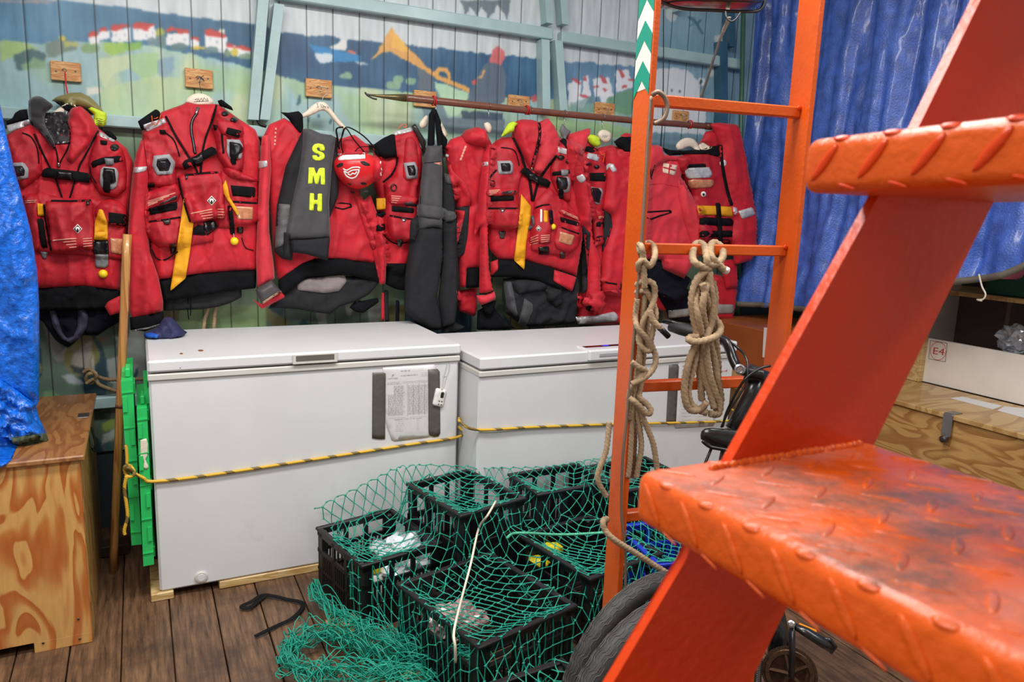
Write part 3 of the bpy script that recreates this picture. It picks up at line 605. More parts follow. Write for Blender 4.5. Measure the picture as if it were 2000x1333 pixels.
hookblock(597,158,648,188,'oak hook block with a bright metal hook above the third hanger')
hookblock(808,180,852,207,'oak block behind the pointed left end of the wooden gaff pole',False)
hookblock(992,189,1034,208,'oak block against the painted grey figure, behind the gaff pole')
hookblock(1161,203,1200,226,'oak hook block with a dark hook left of the orange ladder')
hookblock(1314,218,1345,236,'oak hook block on the painted white bear, right of the ladder')

# gaff pole used as a hanging rail
GY=-.17
COPPER=mat('brown_varnished_pole',(116,68,50),.3,var=.2,bump=.1,coat=.5,dirt=((70,50,44),9,.5,.75))
def gx(u,v): return onY(u,v,GY)
P=[gx(790,191),gx(860,198),gx(1000,213),gx(1240,236),gx(1385,247)]
t=thing('gaff_pole',gx(1000,213),'long brown wooden gaff pole slung from hook blocks, jackets hanging along it','pole')
b=MB().tube(resample(P,.05),.0165,14); b.reg(); b.obj('shaft',COPPER,t,smooth=True)
MB().tube([gx(725,186),gx(745,188),gx(770,190),gx(792,191.5)],[.004,.008,.013,.0172],12).obj('tip_sleeve',mat('tarnished_brass',(116,104,70),.35,metal=.7,var=.2),t,smooth=True)
MB().tube(catmull([gx(726,186),gx(716,184),gx(713,180),gx(717,186),gx(728,192),gx(736,194)],5),.004,8).obj('hook_tip',DSTEEL,t,smooth=True)
MB().tube([gx(1378,246),gx(1390,247.5)],.019,14).obj('ferrule',mat('dark_brass',(96,70,50),.35,metal=.6),t,smooth=True)
def ring(c,r,n,ax,rr,mt,name='hook_ring',parent=None,**k):
    ax=np.array(ax,float); u=np.cross(ax,[0,0,1.]); u/=np.linalg.norm(u); w=np.cross(ax,u)
    return MB().tube([np.array(c)+u*math.cos(a)*r+w*math.sin(a)*r for a in np.linspace(0,2*math.pi,n,endpoint=False)],rr,6,closed=True).obj(name,mt,parent,smooth=True,**k)
for (u,v,m_,nm) in ((846,197,CORDR,'loop of red cord tying the gaff pole near its left end'),(1028,215,CORDR,'loop of red cord on the gaff pole above the tall red collar'),(1346,243,CORDR,'loop of red cord on the gaff pole right of the ladder')):
    for k_ in range(2):
        o=ring(gx(u+k_*3,v),.021,18,(1,0,.12*k_),.0026,m_,'cord_loop',None) if k_==0 else ring(gx(u+k_*3,v),.021,18,(1,0,.2),.0024,m_,'second_turn',o)
        if k_==0: tagit(o,nm,'cord')
for (u,v) in ((852,198),(955,208),(1036,216),(1103,223),(1177,230),(1345,243)):
    t_=t; c=gx(u,v)
    MB().tube(catmull([c+[0,0,-.05],c+[0,.002,-.024],c+[0,.018,-.008],c+[0,.014,.014],c+[0,-.006,.0195],c+[0,-.02,.004],c+[0,-.019,-.006]],5),.0017,6).obj('hanger_hook',STEEL,smooth=True,label='steel hanger hook over the gaff pole %s'%{852:'above the grey bib trousers',955:'above the painted grey skirt of the mural',1036:'beside the red cord and tall red collar',1103:'above the grey hanger tag',1177:'just left of the ladder',1345:'right of the ladder by the bear'}[u],cat='hanger hook')

def rod(name,pts,r,mt,Yv=-.05,parent=None,**k): return MB().tube(catmull([onY(u,v,Yv) for u,v in pts],5),r,6).obj(name,mt,parent,smooth=True,**k)
rod('lanyard',[(127,140),(129,165),(133,188),(136,196)],.003,CORDR,label='red doubled cord hanging from the leftmost hook block',cat='cord')
rod('string',[(392,152),(390,165),(393,180),(394,192)],.0012,INK,label='thin dark string holding the second hanger',cat='string')
for b_ in ([(385,156),(391,150),(399,158),(392,152),(398,148)],): rod('string_knot',b_,.0015,INK,-.045,bpy.data.objects['string'])

# ------------------------------------------------------------------ hangers
def hanger(pts,Yv,label,scr=None,lab2=None):
    o=panel('coat_hanger',pts,WOODW,None,Y=Yv,off=.004,puff=.006,edge=6,step=5,thick=.006,smooth=3,label=label,cat='hanger',group='pale wooden coat hangers')
    if scr:
        for s in scr: cord('pen_mark',s,.0008,INK,o,off=.0008,n=2,seg=4)
    return o
hanger(z4([(215,165),(250,148),(300,115),(335,100),(362,110),(365,128),(325,150),(250,172),(218,186)]),-.1,'pale wooden hanger inside the leftmost jacket collar, letters penned on it',[z4([(312,128),(312,142),(324,136)]),z4([(312,135),(320,131)]),z4([(328,138),(328,124),(336,130),(338,120)])])
hanger(z5([(340,100),(355,75),(390,58),(430,60),(462,76),(482,102),(470,115),(440,122),(400,125),(365,115)]),-.1,'rounded pale wooden hanger top over the second jacket, blue scribble on it',[z5([(385,90),(400,85),(395,100)]),z5([(405,82),(408,98),(420,80),(424,98)]),z5([(428,96),(432,78),(444,94),(448,80),(452,96)]),z5([(380,100),(455,96)])])
h3=hanger(z6([(275,120),(300,105),(335,70),(375,52),(405,58),(430,85),(475,145),(518,195),(508,205),(470,175),(420,115),(395,100),(370,105),(330,125),(280,140)]),-.1,'long-armed pale wooden hanger of the third jacket with a penned name',[z6([(366,66),(358,62),(362,72),(368,80),(358,82)]),z6([(378,64),(376,70)]),z6([(386,68),(380,76),(388,82),(394,74),(386,68)]),z6([(398,72),(396,86)]),z6([(398,79),(406,80)]),z6([(408,74),(406,88)]),z6([(414,88),(416,76),(420,90),(424,80)])])
rod('hanger_hook',[(628,204),(631,190),(638,184),(640,176),(632,170),(622,172)],.0018,STEEL,-.06,label='steel hook of the long-armed hanger on the third hook block',cat='hanger hook')
rod('hanger_hook',[(133,208),(133,200),(139,197),(140,190),(133,187)],.0018,STEEL,-.06,label='steel hook of the leftmost hanger under the red cord',cat='hanger hook')

# ------------------------------------------------------------------ garments (outlines as hung; every piece has bulk and folds)
WV=lambda s,a=.008,sx=26,sy=90,ang=0:(a,sx,sy,ang,s)
def plate(parent,pts,big=1.0):   # grey mount with a black square
    o=panel('mount_patch',pts,mat('grey_patch',(150,152,156),.35,var=.06),parent,off=.003,puff=.003,edge=3,step=5,thick=.002)
    c=np.mean(np.array(pts),0); q=[tuple(c+(np.array(p)-c)*.62) for p in pts]; r_=[tuple(c+(np.array(p)-c)*.36) for p in pts]
    panel('mount_frame',q,PLB,o,off=.001,puff=.005,edge=2.5,step=3.5,thick=.001); panel('mount_centre',r_,mat('black_gloss',(30,30,34),.2,bump=0),o,off=.001,puff=.003,edge=2,step=3,thick=.001)
    return o
def bars(parent,pts,n,mt=PRT):  # printed stripes between two edge lines: pts = (x0,y0,x1,y1) first, (x0,y0,x1,y1) last
    a,b=pts
    for i in range(n):
        t=i/(n-1) if n>1 else 0; q=[a[j]*(1-t)+b[j]*t for j in range(4)]
        strap('printed_bar',[(q[0],q[1]),(q[2],q[3])],1.9,mt,parent,off=.0008,puff=.0003,thick=.0003,step=2.5,reg=False)
def badge(parent,cx,cy,r):
    o=panel('badge',[(cx,cy-r),(cx+r*.95,cy),(cx,cy+r),(cx-r*.95,cy)],WHT,parent,off=.0012,puff=.0003,step=2.5,thick=.0004)
    panel('badge_field',[(cx,cy-r*.8),(cx+r*.76,cy),(cx,cy+r*.8),(cx-r*.76,cy)],mat('badge_black',(24,24,26),.5,bump=0),o,off=.0008,puff=.0002,step=2,thick=.0003)
    panel('badge_ring',ellipse(cx,cy,r*.45,r*.45,14),WHT,o,off=.0006,puff=.0002,step=1.5,thick=.0003); panel('badge_hole',ellipse(cx,cy+.2*r,r*.2,r*.3,8),mat('badge_black',(24,24,26)),o,off=.0006,puff=.0002,step=1.2,thick=.0003)
def buckle(parent,pts,name='buckle',mt=None): return panel(name,pts,mt or PLB,parent,off=.004,puff=.006,edge=3,step=3.5,thick=.003)
def velcro(parent,pts): return panel('velcro_patch',pts,WEB,parent,off=.002,puff=.001,edge=2,step=5,thick=.001)
def pocket(parent,pts,s=1,puff=.022,name='pocket',mt=None,**k): return panel(name,pts,mt or REDD,parent,off=.002,puff=puff,edge=k.pop('edge',11),step=5,wr=(.004,22,26,20,s),thick=.002,smooth=2,**k)
def zipper(parent,pts,w=2.6,pull=True,name='zip'):
    o=strap(name,pts,w,WEB,parent,curve=4,off=.002,puff=.001)
    return o
def balls(parent,u,v,r=6.5):
    p=hp(u,v,.012); rr=r/FPX*3.0
    return MB().lathe([(rr*math.sin(a),-rr*math.cos(a)) for a in np.linspace(.05,math.pi-.05,10)],p,(0,0,1),16).obj('ball',BALL,parent,smooth=True)
REFW=lambda parent,pts: panel('reflective_patch',pts,REFL,parent,off=.002,puff=.001,edge=2,step=4,wr=(.0015,9,9,0,4),thick=.001)

# far left: navy neoprene piece hanging lowest, cap, first jacket and vest
t=thing('neoprene_trousers',onY(130,690,-.05),'dark navy neoprene trousers hanging under the leftmost red jacket','trousers')
panel('trouser_body',z4([(150,940),(420,960),(590,960),(590,1150),(520,1190),(470,1225),(400,1222),(330,1285),(270,1250),(200,1150),(150,1140)]),NAVY,t,Y=-.06,puff=.03,edge=14,step=7,wr=WV(3,.012,30,40,15),back=.02)
panel('loop',z4([(235,1095),(260,1080),(300,1210),(325,1240),(355,1225),(372,1180),(375,1090),(400,1085),(425,1120),(420,1180),(390,1235),(340,1262),(295,1240),(255,1180)]),mat('navy_edge',(56,54,78),.7,var=.2),t,off=.006,puff=.012,edge=7,step=5,thick=.004)
t=thing('peaked_cap',onY(165,225,-.03),'olive green cap behind the leftmost jacket collar with a bright lime strap','cap')
panel('cap_crown',z1([(320,625),(350,600),(430,575),(500,573),(560,600),(610,650),(655,710),(640,730),(560,690),(440,660),(370,640)]),mat('olive_cloth',(128,120,70),.5,var=.12,sheen=.2),t,Y=-.05,puff=.038,edge=20,step=5,back=.01)
panel('cap_lining',z1([(340,632),(430,650),(540,680),(660,710),(655,725),(540,700),(420,690)]),BLK,t,off=.004,puff=.004,edge=4,step=4)
t1=thing('red_jacket',onY(140,560,-.12),'leftmost red smock jacket with a big black fleece collar standing open','jacket','red sea jackets hanging on the wall')
j1=panel('jacket_body',z4([(-60,300),(20,262),(60,240),(145,205),(215,240),(330,250),(345,130),(390,118),(430,150),(480,230),(560,280),(610,320),(645,390),(640,500),(625,640),(605,800),(585,900),(580,1008),(400,990),(190,1000),(100,1010),(-60,1000)]),RED,t1,Y=-.11,puff=.042,edge=26,step=6,wr=WV(1,.010,30,80,8),back=.02,thick=.01)
panel('hem_band',z4([(100,1003),(190,996),(400,984),(578,1005),(570,1095),(400,1100),(190,1105),(100,1100)]),BLK,t1,Y=-.10,puff=.03,edge=8,step=6,wr=WV(2,.006,30,30),back=.01)
panel('cuff_flap',z4([(505,1085),(520,1060),(580,1030),(590,1110),(530,1128)]),RED,t1,Y=-.14,puff=.008,edge=5,step=5)
panel('collar_lining',z4([(215,150),(330,140),(345,200),(335,295),(260,300),(215,210)]),mat('lining_silver_black',(52,50,52),.3,var=.6,vscale=30,bump=.6,bscale=40,coat=.4),t1,off=.006,puff=-.02,edge=14,step=5,wr=WV(8,.01,10,14,30))
panel('collar_black',z4([(137,92),(160,72),(195,70),(235,95),(258,118),(222,148),(213,185),(225,225),(262,290),(255,318),(212,262),(165,205),(142,160)]),mat('black_fleece',(44,43,46),.85,var=.2,bump=.6,bscale=250,sheen=.4),t1,off=.012,puff=.035,edge=10,step=5,smooth=2,wr=(.003,10,12,20,4))
panel('collar_wing',z4([(330,152),(345,125),(388,116),(432,152),(478,225),(474,245),(430,300),(390,345),(345,395),(320,370),(335,300),(325,200)]),RED,t1,off=.006,puff=.024,edge=10,step=5,wr=WV(6,.006,18,30,-30))
zipper(t1,z4([(225,255),(262,310),(275,350),(282,405)]),3); zipper(t1,z4([(322,190),(338,250),(330,310),(300,370),(285,400)]),2.6)
buckle(t1,z4([(274,390),(288,388),(292,412),(276,414)]),'zip_pull',STEEL)
REFW(t1,z4([(612,180),(560,300),(572,322),(640,300),(630,250)])) if False else None
v1=thing('life_vest',onY(140,480,-.17),'leftmost red life vest on a jacket, yellow strap with grey buckle hanging down','life vest','red flotation vests')
panel('shoulder_left',z4([(28,262),(60,238),(150,205),(180,260),(198,330),(205,440),(165,480),(110,520),(60,430),(35,330)]),REDD,v1,off=.006,puff=.03,edge=16,step=5,wr=WV(11,.006,24,40,10))
panel('shoulder_strap_black',z4([(72,150),(95,135),(130,132),(138,185),(35,215),(30,190),(60,175)]),BLK,v1,Y=-.12,puff=.02,edge=8,step=5)
REFW(v1,z4([(32,210),(140,180),(148,205),(38,243)]))
strap('webbing_v',z4([(165,250),(200,330),(235,400),(270,470),(300,560)]),3.4,WEB,v1,off=.004); strap('webbing_v',z4([(475,235),(430,320),(385,400),(360,480),(335,565)]),3.4,WEB,v1,off=.004)
zipper(v1,z4([(105,245),(150,265),(180,320),(188,395)]),2.4)
panel('shoulder_right',z4([(470,250),(520,270),(590,320),(605,370),(612,440),(608,520),(560,560),(480,540),(430,460),(425,400),(440,330)]),REDD,v1,off=.006,puff=.03,edge=14,step=5,wr=WV(12,.006,24,40,-10))
REFW(v1,z4([(480,240),(560,275),(550,292),(478,262)])); panel('shoulder_tab_black',z4([(495,235),(530,235),(565,270),(560,282),(520,262)]),BLK,v1,off=.004,puff=.008,edge=4,step=4)
buckle(v1,z4([(483,280),(518,284),(516,304),(485,300)]),'loop_tab',WEB)
pp=panel('inflator_disc',[z4([q])[0] for q in ellipse(553,316,22,16,14)],PLB,v1,off=.004,puff=.004,edge=3,step=3.5)
strap('shoulder_webbing',z4([(440,400),(500,378),(590,370)]),12,WEB,v1,off=.003); buckle(v1,z4([(503,368),(548,370),(550,400),(510,404)]),'side_release',PLG)
zipper(v1,z4([(432,405),(440,450),(465,490)]),2.2)
mp_=panel('mount_patch',z4([(485,425),(495,408),(560,415),(572,440),(565,500),(545,520),(490,510),(480,480)]),mat('grey_patch',(150,152,156)),v1,off=.004,puff=.003,edge=3,step=5)
buckle(mp_,z4([(500,415),(552,420),(560,480),(545,490),(500,485),(494,450)]),'buckle'); strap('strap_tail',z4([(515,470),(512,535)]),14,WEB,v1,off=.006)
plate(v1,z4([(45,392),(115,388),(138,420),(135,465),(70,475),(40,450)]))
strap('chest_strap',z4([(205,434),(260,442),(350,452),(435,465)]),19,WEB,v1,off=.010,puff=.001); buckle(v1,z4([(275,428),(350,436),(348,476),(278,470)]),'buckle')
panel('lower_panel',z4([(110,545),(190,530),(300,560),(450,560),(520,580),(612,615),(612,860),(500,850),(400,835),(250,830),(180,820),(150,680)]),REDD,v1,off=.006,puff=.012,edge=14,step=6,wr=WV(13,.006,24,40))
pocket(v1,z4([(115,560),(180,545),(200,640),(190,800),(160,810),(130,690)]),2,.02); bars(v1,((*z4([(118,575)])[0],*z4([(175,572)])[0]),(*z4([(120,584)])[0],*z4([(172,580)])[0])),2)
panel('yellow_tab',z4([(180,585),(215,590),(214,648),(182,645)]),YEL,v1,off=.004,puff=.002,edge=2,step=4)
pk=pocket(v1,z4([(222,575),(340,572),(442,570),(450,640),(458,720),(455,810),(400,805),(255,828),(238,740),(228,650)]),5,.034,'chest_pocket',edge=9)
strap('pocket_zip',z4([(245,573),(340,575),(440,571)]),4,WEB,pk,off=.002); buckle(pk,z4([(412,568),(432,566),(434,592),(416,596)]),'zip_pull',DSTEEL)
strap('pocket_zip',z4([(212,590),(218,660),(232,740),(246,815)]),3.5,WEB,pk,curve=3,off=.003)
badge(pk,*z4([(374,709)])[0],9.5); 
strap('printed_bar',z4([(252,766),(330,758),(370,756)]),2.6,PRT,pk,off=.001,thick=.0004,reg=False)
bars(pk,((*z4([(302,774)])[0],*z4([(368,768)])[0]),(*z4([(332,800)])[0],*z4([(370,796)])[0])),3); bars(pk,((*z4([(398,758)])[0],*z4([(445,754)])[0]),(*z4([(400,795)])[0],*z4([(446,790)])[0])),4)
pocket(v1,z4([(465,600),(530,560),(612,610),(612,700),(525,690),(460,650)]),6,.02,'pocket_flap'); velcro(v1,z4([(524,628),(612,640),(610,698),(524,688)]))
panel('label_pocket',z4([(530,752),(595,758),(590,835),(535,825)]),TAN,v1,off=.003,puff=.004,edge=3,step=4)
ys=strap('yellow_strap',z4([(486,615),(487,680),(487,760)]),[7,25,26],YEL,v1,off=.010,puff=.001)
strap('yellow_strap',z4([(455,740),(490,745),(520,742)]),16,YEL,v1,off=.006)
buckle(v1,z4([(450,766),(522,764),(526,830),(450,832)]),'buckle'); buckle(v1,z4([(458,832),(522,832),(522,885),(508,898),(466,896),(458,885)]),'buckle_latch',PLG); 
balls(v1,*z4([(497,926)])[0],8)
strap('hanging_strap',z4([(195,660),(205,740),(215,800)]),12,WEB,v1,off=.004); buckle(v1,z4([(195,820),(230,822),(222,855),(205,850)]),'clip',PLG)
for q in ([(425,130),(440,120),(512,150),(515,170),(512,205),(495,218),(462,210),(450,180),(455,160)],):
    lm=panel('lime_strap',z4(q),LIME,None,Y=-.12,puff=.02,edge=6,step=4,wr=(.004,8,8,30,3),label='bright lime webbing strap bunched behind the leftmost jacket collar',cat='strap')
    for k_ in range(3): cord('print',z4([(462,180+k_*10),(478,176+k_*10),(492,182+k_*10),(506,176+k_*10)]),.0008,INK,lm,off=.001,n=2,seg=4)

# second jacket and vest
t2=thing('red_jacket',onY(370,600,-.12),'second red jacket from the left, long left sleeve with a white reflective band','jacket','red sea jackets hanging on the wall')
panel('inner_hem',z5([(225,1010),(620,1010),(620,1080),(560,1110),(500,1128),(420,1140),(230,1148)]),mat('black_lining',(20,20,24),.8,var=.3),t2,Y=-.10,puff=.02,edge=8,step=6,wr=WV(22,.004,30,30))
panel('jacket_body',z5([(120,250),(220,150),(320,115),(345,100),(400,112),(500,110),(600,180),(690,240),(712,300),(716,450),(705,700),(695,945),(560,950),(400,965),(200,995),(160,850),(130,600),(125,400)]),RED,t2,Y=-.13,puff=.038,edge=24,step=6,wr=WV(21,.011,30,70,-8),back=.02,thick=.01)
panel('hem_band',z5([(203,992),(400,962),(560,948),(694,942),(692,1035),(560,1048),(400,1075),(300,1090),(228,1105)]),BLK,t2,Y=-.13,puff=.03,edge=8,step=6,wr=WV(23,.006,30,24),back=.01)
sl=panel('left_sleeve',z5([(118,290),(150,300),(160,420),(155,560),(150,700),(160,850),(205,980),(228,1100),(225,1150),(150,1175),(75,1195),(58,1150),(50,1000),(48,800),(60,600),(75,450),(90,360)]),RED,t2,Y=-.17,puff=.045,edge=18,step=6,wr=WV(24,.008,22,90,3),back=.02)
REFW(t2,z5([(80,428),(152,423),(138,448),(78,460)]))
panel('cuff',z5([(60,1180),(150,1170),(228,1150),(234,1215),(140,1250),(64,1245)]),BLK,t2,Y=-.18,puff=.03,edge=8,step=5); strap('cuff_edge',z5([(70,1248),(150,1235),(228,1212)]),3,mat('grey_tape',(130,130,130),.5),t2,off=.003)
strap('front_zip',z5([(402,150),(375,190),(368,240),(378,300),(388,360)]),5.5,WEB,t2,curve=4,off=.003,puff=.002); strap('zip_teeth',z5([(402,150),(375,190),(368,240),(378,300),(388,360)]),1.6,PLG,t2,curve=4,off=.002,puff=.001); buckle(t2,z5([(395,125),(412,128),(398,165),(386,160)]),'zip_pull',STEEL)
strap('stitch',z5([(540,215),(520,260),(505,300)]),1.2,WEB,t2,off=.001)
v2=thing('life_vest',onY(380,470,-.2),'second life vest, loose yellow strap ending in a point, tilted black chest buckle','life vest','red flotation vests')
panel('shoulder_pad_black',z5([(100,198),(140,170),(192,135),(212,150),(215,180),(130,245),(115,235)]),BLK,v2,Y=-.16,puff=.015,edge=6,step=5); REFW(v2,z5([(128,215),(232,180),(245,205),(150,248),(135,245)]))
cord('orange_cord',z5([(170,170),(175,205),(190,215),(205,195),(215,165),(210,150),(200,178),(180,185)]),.0016,CORDO,v2,off=.006)
panel('front_left',z5([(120,255),(160,245),(250,200),(300,270),(370,380),(385,430),(330,440),(290,430),(300,540),(150,520),(155,480),(140,360)]),REDD,v2,off=.006,puff=.028,edge=16,step=5,wr=WV(25,.007,24,40,20))
panel('front_right',z5([(490,130),(540,140),(600,180),(625,250),(635,330),(630,430),(600,470),(540,440),(500,380),(490,300),(470,230)]),REDD,v2,off=.006,puff=.028,edge=14,step=5,wr=WV(26,.007,24,40,-20))
strap('webbing_v',z5([(240,170),(290,270),(340,350),(390,430),(400,455)]),4,WEB,v2,off=.004); strap('webbing_v',z5([(495,115),(470,200),(440,280),(425,345),(415,455)]),4,WEB,v2,off=.004)
zipper(v2,z5([(240,255),(280,290),(300,340),(310,375)]),2.6); zipper(v2,z5([(520,250),(525,310),(530,360)]),4); buckle(v2,z5([(208,240),(240,240),(242,262),(212,260)]),'loop_tab',WEB)
panel('inflator_disc',[z5([q])[0] for q in ellipse(538,158,20,12,14)],PLB,v2,off=.005,puff=.005,edge=3,step=3); panel('inflator_disc',[z5([q])[0] for q in ellipse(583,190,20,14,14)],PLB,v2,off=.005,puff=.005,edge=3,step=3)
panel('shoulder_tab_black',z5([(500,95),(520,88),(570,125),(580,145),(510,120)]),BLK,v2,Y=-.15,puff=.01,edge=4,step=4); cord('orange_cord',z5([(575,70),(572,90),(580,105),(568,118),(575,95)]),.0015,CORDO,v2,off=.003)
pocket(v2,z5([(495,190),(590,205),(628,225),(620,280),(520,262)]),7,.016,'shoulder_flap'); velcro(v2,z5([(550,228),(622,245),(608,282),(538,260)])); buckle(v2,z5([(478,215),(496,215),(496,242),(480,242)]),'loop_tab',WEB)
plate(v2,z5([(180,370),(260,362),(290,405),(272,462),(198,468),(172,420)]))
mp_=panel('mount_patch',z5([(546,288),(610,290),(628,320),(620,385),(560,385),(545,350)]),mat('grey_patch',(150,152,156)),v2,off=.004,puff=.003,edge=3,step=5); buckle(mp_,z5([(560,300),(612,308),(632,335),(628,352),(608,360),(600,385),(560,375)]),'buckle'); strap('strap_tail',z5([(580,360),(578,412)]),11,WEB,v2,off=.005)
strap('chest_strap',z5([(326,420),(400,390),(440,362),(492,338)]),17,WEB,v2,off=.010,puff=.001); buckle(v2,z5([(375,385),(425,355),(432,390),(405,425),(385,412)]),'buckle')
ring(hp(*z5([(168,533)])[0],.008),.012,14,(.2,-1,0),.002,PLB,'ring',v2); strap('webbing_tab',z5([(150,520),(185,518)]),8,WEB,v2,off=.005)
panel('lower_left',z5([(140,560),(295,510),(480,740),(480,800),(300,830),(200,830),(150,780),(135,660)]),REDD,v2,off=.005,puff=.014,edge=12,step=6,wr=WV(27,.006,24,40))
pf=pocket(v2,z5([(148,570),(160,545),(298,515),(302,600),(150,645),(138,625)]),8,.02,'pocket_flap'); bars(pf,((*z5([(150,600)])[0],*z5([(290,556)])[0]),(*z5([(150,622)])[0],*z5([(200,602)])[0])),4)
panel('flap_patch',z5([(205,612),(270,580),(298,565),(296,590),(260,600),(215,615)]),mat('black_trim_gloss',(50,44,44),.25,bump=0),pf,off=.0015,puff=.001,step=4,thick=.0005)  # dark patch laid on the pocket flap
velcro(v2,z5([(155,635),(298,598),(298,640),(160,668)]))
pk=pocket(v2,z5([(150,695),(310,680),(325,810),(300,830),(190,820),(150,770)]),9,.03,'pocket'); strap('pocket_zip',z5([(155,700),(240,690),(315,678)]),3.5,WEB,pk,off=.002); buckle(pk,z5([(225,695),(265,690),(262,712),(235,716)]),'zip_pull',DSTEEL)
panel('lower_right',z5([(520,440),(600,450),(700,490),(708,640),(705,700),(600,735),(500,730),(490,600)]),REDD,v2,off=.005,puff=.014,edge=12,step=6,wr=WV(28,.006,24,40))
pocket(v2,z5([(525,430),(590,440),(715,495),(690,500),(560,480)]),10,.02,'pocket_flap',edge=5); velcro(v2,z5([(565,518),(690,528),(688,580),(575,570)]))
pk=pocket(v2,z5([(560,600),(700,605),(705,700),(600,720),(555,700)]),11,.02,'pocket'); strap('pocket_zip',z5([(575,600),(700,608)]),4,WEB,pk,off=.002); panel('label_pocket',z5([(585,622),(678,628),(675,690),(600,688)]),TAN,pk,off=.002,puff=.003,edge=3,step=4,wr=(.003,8,8,20,2))
strap('waist_strap',z5([(380,740),(450,745),(490,700)]),20,WEB,v2,off=.004); buckle(v2,z5([(430,700),(490,695),(492,735),(450,765),(432,735)]),'buckle')
ys=panel('yellow_strap',z5([(330,585),(375,590),(380,700),(362,850),(340,985),(262,1050),(290,870),(315,700)]),YEL,v2,off=.014,puff=.004,edge=4,step=6,wr=(.004,40,30,0,5))
ys=panel('yellow_strap',z5([(540,492),(520,530),(530,560),(600,672),(608,668),(600,640),(562,580),(550,520)]),YEL,v2,off=.014,puff=.004,edge=3,step=4)
pk=pocket(v2,z5([(300,470),(400,458),(508,450),(530,560),(540,680),(500,685),(368,708),(345,640),(318,560)]),12,.034,'chest_pocket',edge=9)
strap('pocket_zip',z5([(335,468),(420,458),(505,453)]),4,WEB,pk,off=.002); buckle(pk,z5([(338,458),(352,458),(350,490),(340,490)]),'zip_pull',DSTEEL); strap('pocket_zip',z5([(303,480),(320,560),(342,640),(362,702)]),3.5,WEB,pk,off=.003)
badge(pk,*z5([(470,595)])[0],9.5); strap('printed_bar',z5([(364,660),(420,650),(475,638)]),2.6,PRT,pk,off=.001,thick=.0004,reg=False); bars(pk,((*z5([(410,662)])[0],*z5([(475,652)])[0]),(*z5([(425,686)])[0],*z5([(478,680)])[0])),3); bars(pk,((*z5([(498,638)])[0],*z5([(535,640)])[0]),(*z5([(500,680)])[0],*z5([(537,680)])[0])),4)
strap('hanging_strap',z5([(560,620),(570,700),(575,765)]),9,WEB,v2,off=.004); buckle(v2,z5([(598,728),(628,728),(628,760),(598,758)]),'clip'); cord('thin_cord',z5([(580,760),(583,785)]),.001,WHT,v2); balls(v2,*z5([(584,798)])[0],8)
cord('edge_loop',z5([(160,800),(190,880),(240,890),(300,850)]),.003,WEB,v2); cord('edge_loop',z5([(620,780),(640,830),(680,845)]),.002,WEB,v2); buckle(v2,z5([(258,815),(292,810),(292,850),(265,866)]),'clip')
cord('drawstring',z5([(352,1085),(350,1140),(356,1190)]),.0022,NAVY,t2,off=.002); cord('drawstring',z5([(366,1085),(366,1130),(364,1170)]),.0022,NAVY,t2,off=.002)

# third jacket, SMH smock, helmet
t3=thing('red_jacket',onY(620,600,-.12),'third red jacket, black folded collar and wide black skirt flared open at the hem','jacket','red sea jackets hanging on the wall')
panel('inner_skirt',z6([(95,1175),(200,1000),(690,1000),(700,1030),(640,1100),(560,1140),(480,1165),(430,1205),(340,1195),(260,1180),(160,1172)]),mat('black_lining',(20,20,24)),t3,Y=-.10,puff=.03,edge=10,step=6,wr=WV(32,.008,34,30))
panel('grey_lining',z6([(250,1045),(300,1010),(510,990),(520,1030),(480,1080),(400,1092),(255,1075)]),mat('grey_lining',(128,118,116),.7,var=.15),t3,off=.004,puff=.006,edge=6,step=5,wr=WV(33,.006,30,20,40))
panel('jacket_body',z6([(60,260),(100,175),(180,140),(280,200),(420,260),(500,250),(560,230),(600,260),(590,560),(640,740),(675,930),(420,905),(350,910),(150,1025),(130,960),(110,700),(90,500)]),RED,t3,Y=-.13,puff=.038,edge=24,step=6,wr=WV(31,.011,30,70,5),back=.02,thick=.01,folds=[(430,330,520,540,14,.01)])
panel('hem_band',z6([(150,1020),(280,930),(350,905),(420,903),(500,905),(680,935),(700,1030),(600,1010),(500,985),(300,1005),(200,1090),(150,1120)]),BLK,t3,Y=-.14,puff=.02,edge=8,step=6,wr=WV(34,.006,30,24))
panel('left_sleeve',z6([(60,240),(100,230),(110,420),(98,600),(100,760),(125,940),(130,1015),(35,1060),(28,900),(40,600),(48,400)]),RED2,t3,Y=-.17,puff=.035,edge=16,step=6,wr=WV(35,.007,22,90),back=.02)
REFW(t3,z6([(42,375),(88,372),(92,402),(42,418)]))
cf=panel('cuff',z6([(25,1075),(110,1020),(165,1080),(60,1150)]),mat('cuff_grey_black',(70,68,70),.5,var=.2),t3,Y=-.2,puff=.03,edge=10,step=5); panel('cuff_flap',z6([(10,1125),(50,1150),(165,1085),(188,1112),(60,1178)]),RED,t3,Y=-.18,puff=.01,edge=4,step=5)
strap('cuff_edge',z6([(60,1148),(110,1115),(165,1080)]),4,mat('beige_edge',(196,160,130),.8),cf,off=.003)
panel('collar',z6([(160,108),(200,112),(260,103),(282,125),(285,200),(270,225),(230,180),(200,140)]),BLK,t3,off=.006,Y=-.15,puff=.015,edge=8,step=5)
for i,(x,y) in enumerate([(135,200),(133,222),(132,244),(131,264),(130,284)]): panel('logo_mark',[z6([q])[0] for q in ellipse(x,y,6,8,8)],PRT,t3,off=.001,puff=.0003,step=2,thick=.0003,reg=False)
panel('pocket_edge',z6([(460,605),(490,598),(545,605),(550,625),(500,640),(455,630),(455,622),(500,632),(540,620),(535,610),(490,606)]),WEB,t3,off=.001,puff=.001,step=3)
panel('right_sleeve',z6([(560,560),(600,560),(690,820),(685,845),(660,855),(620,740)]),RED,t3,off=.006,puff=.02,edge=8,step=5)
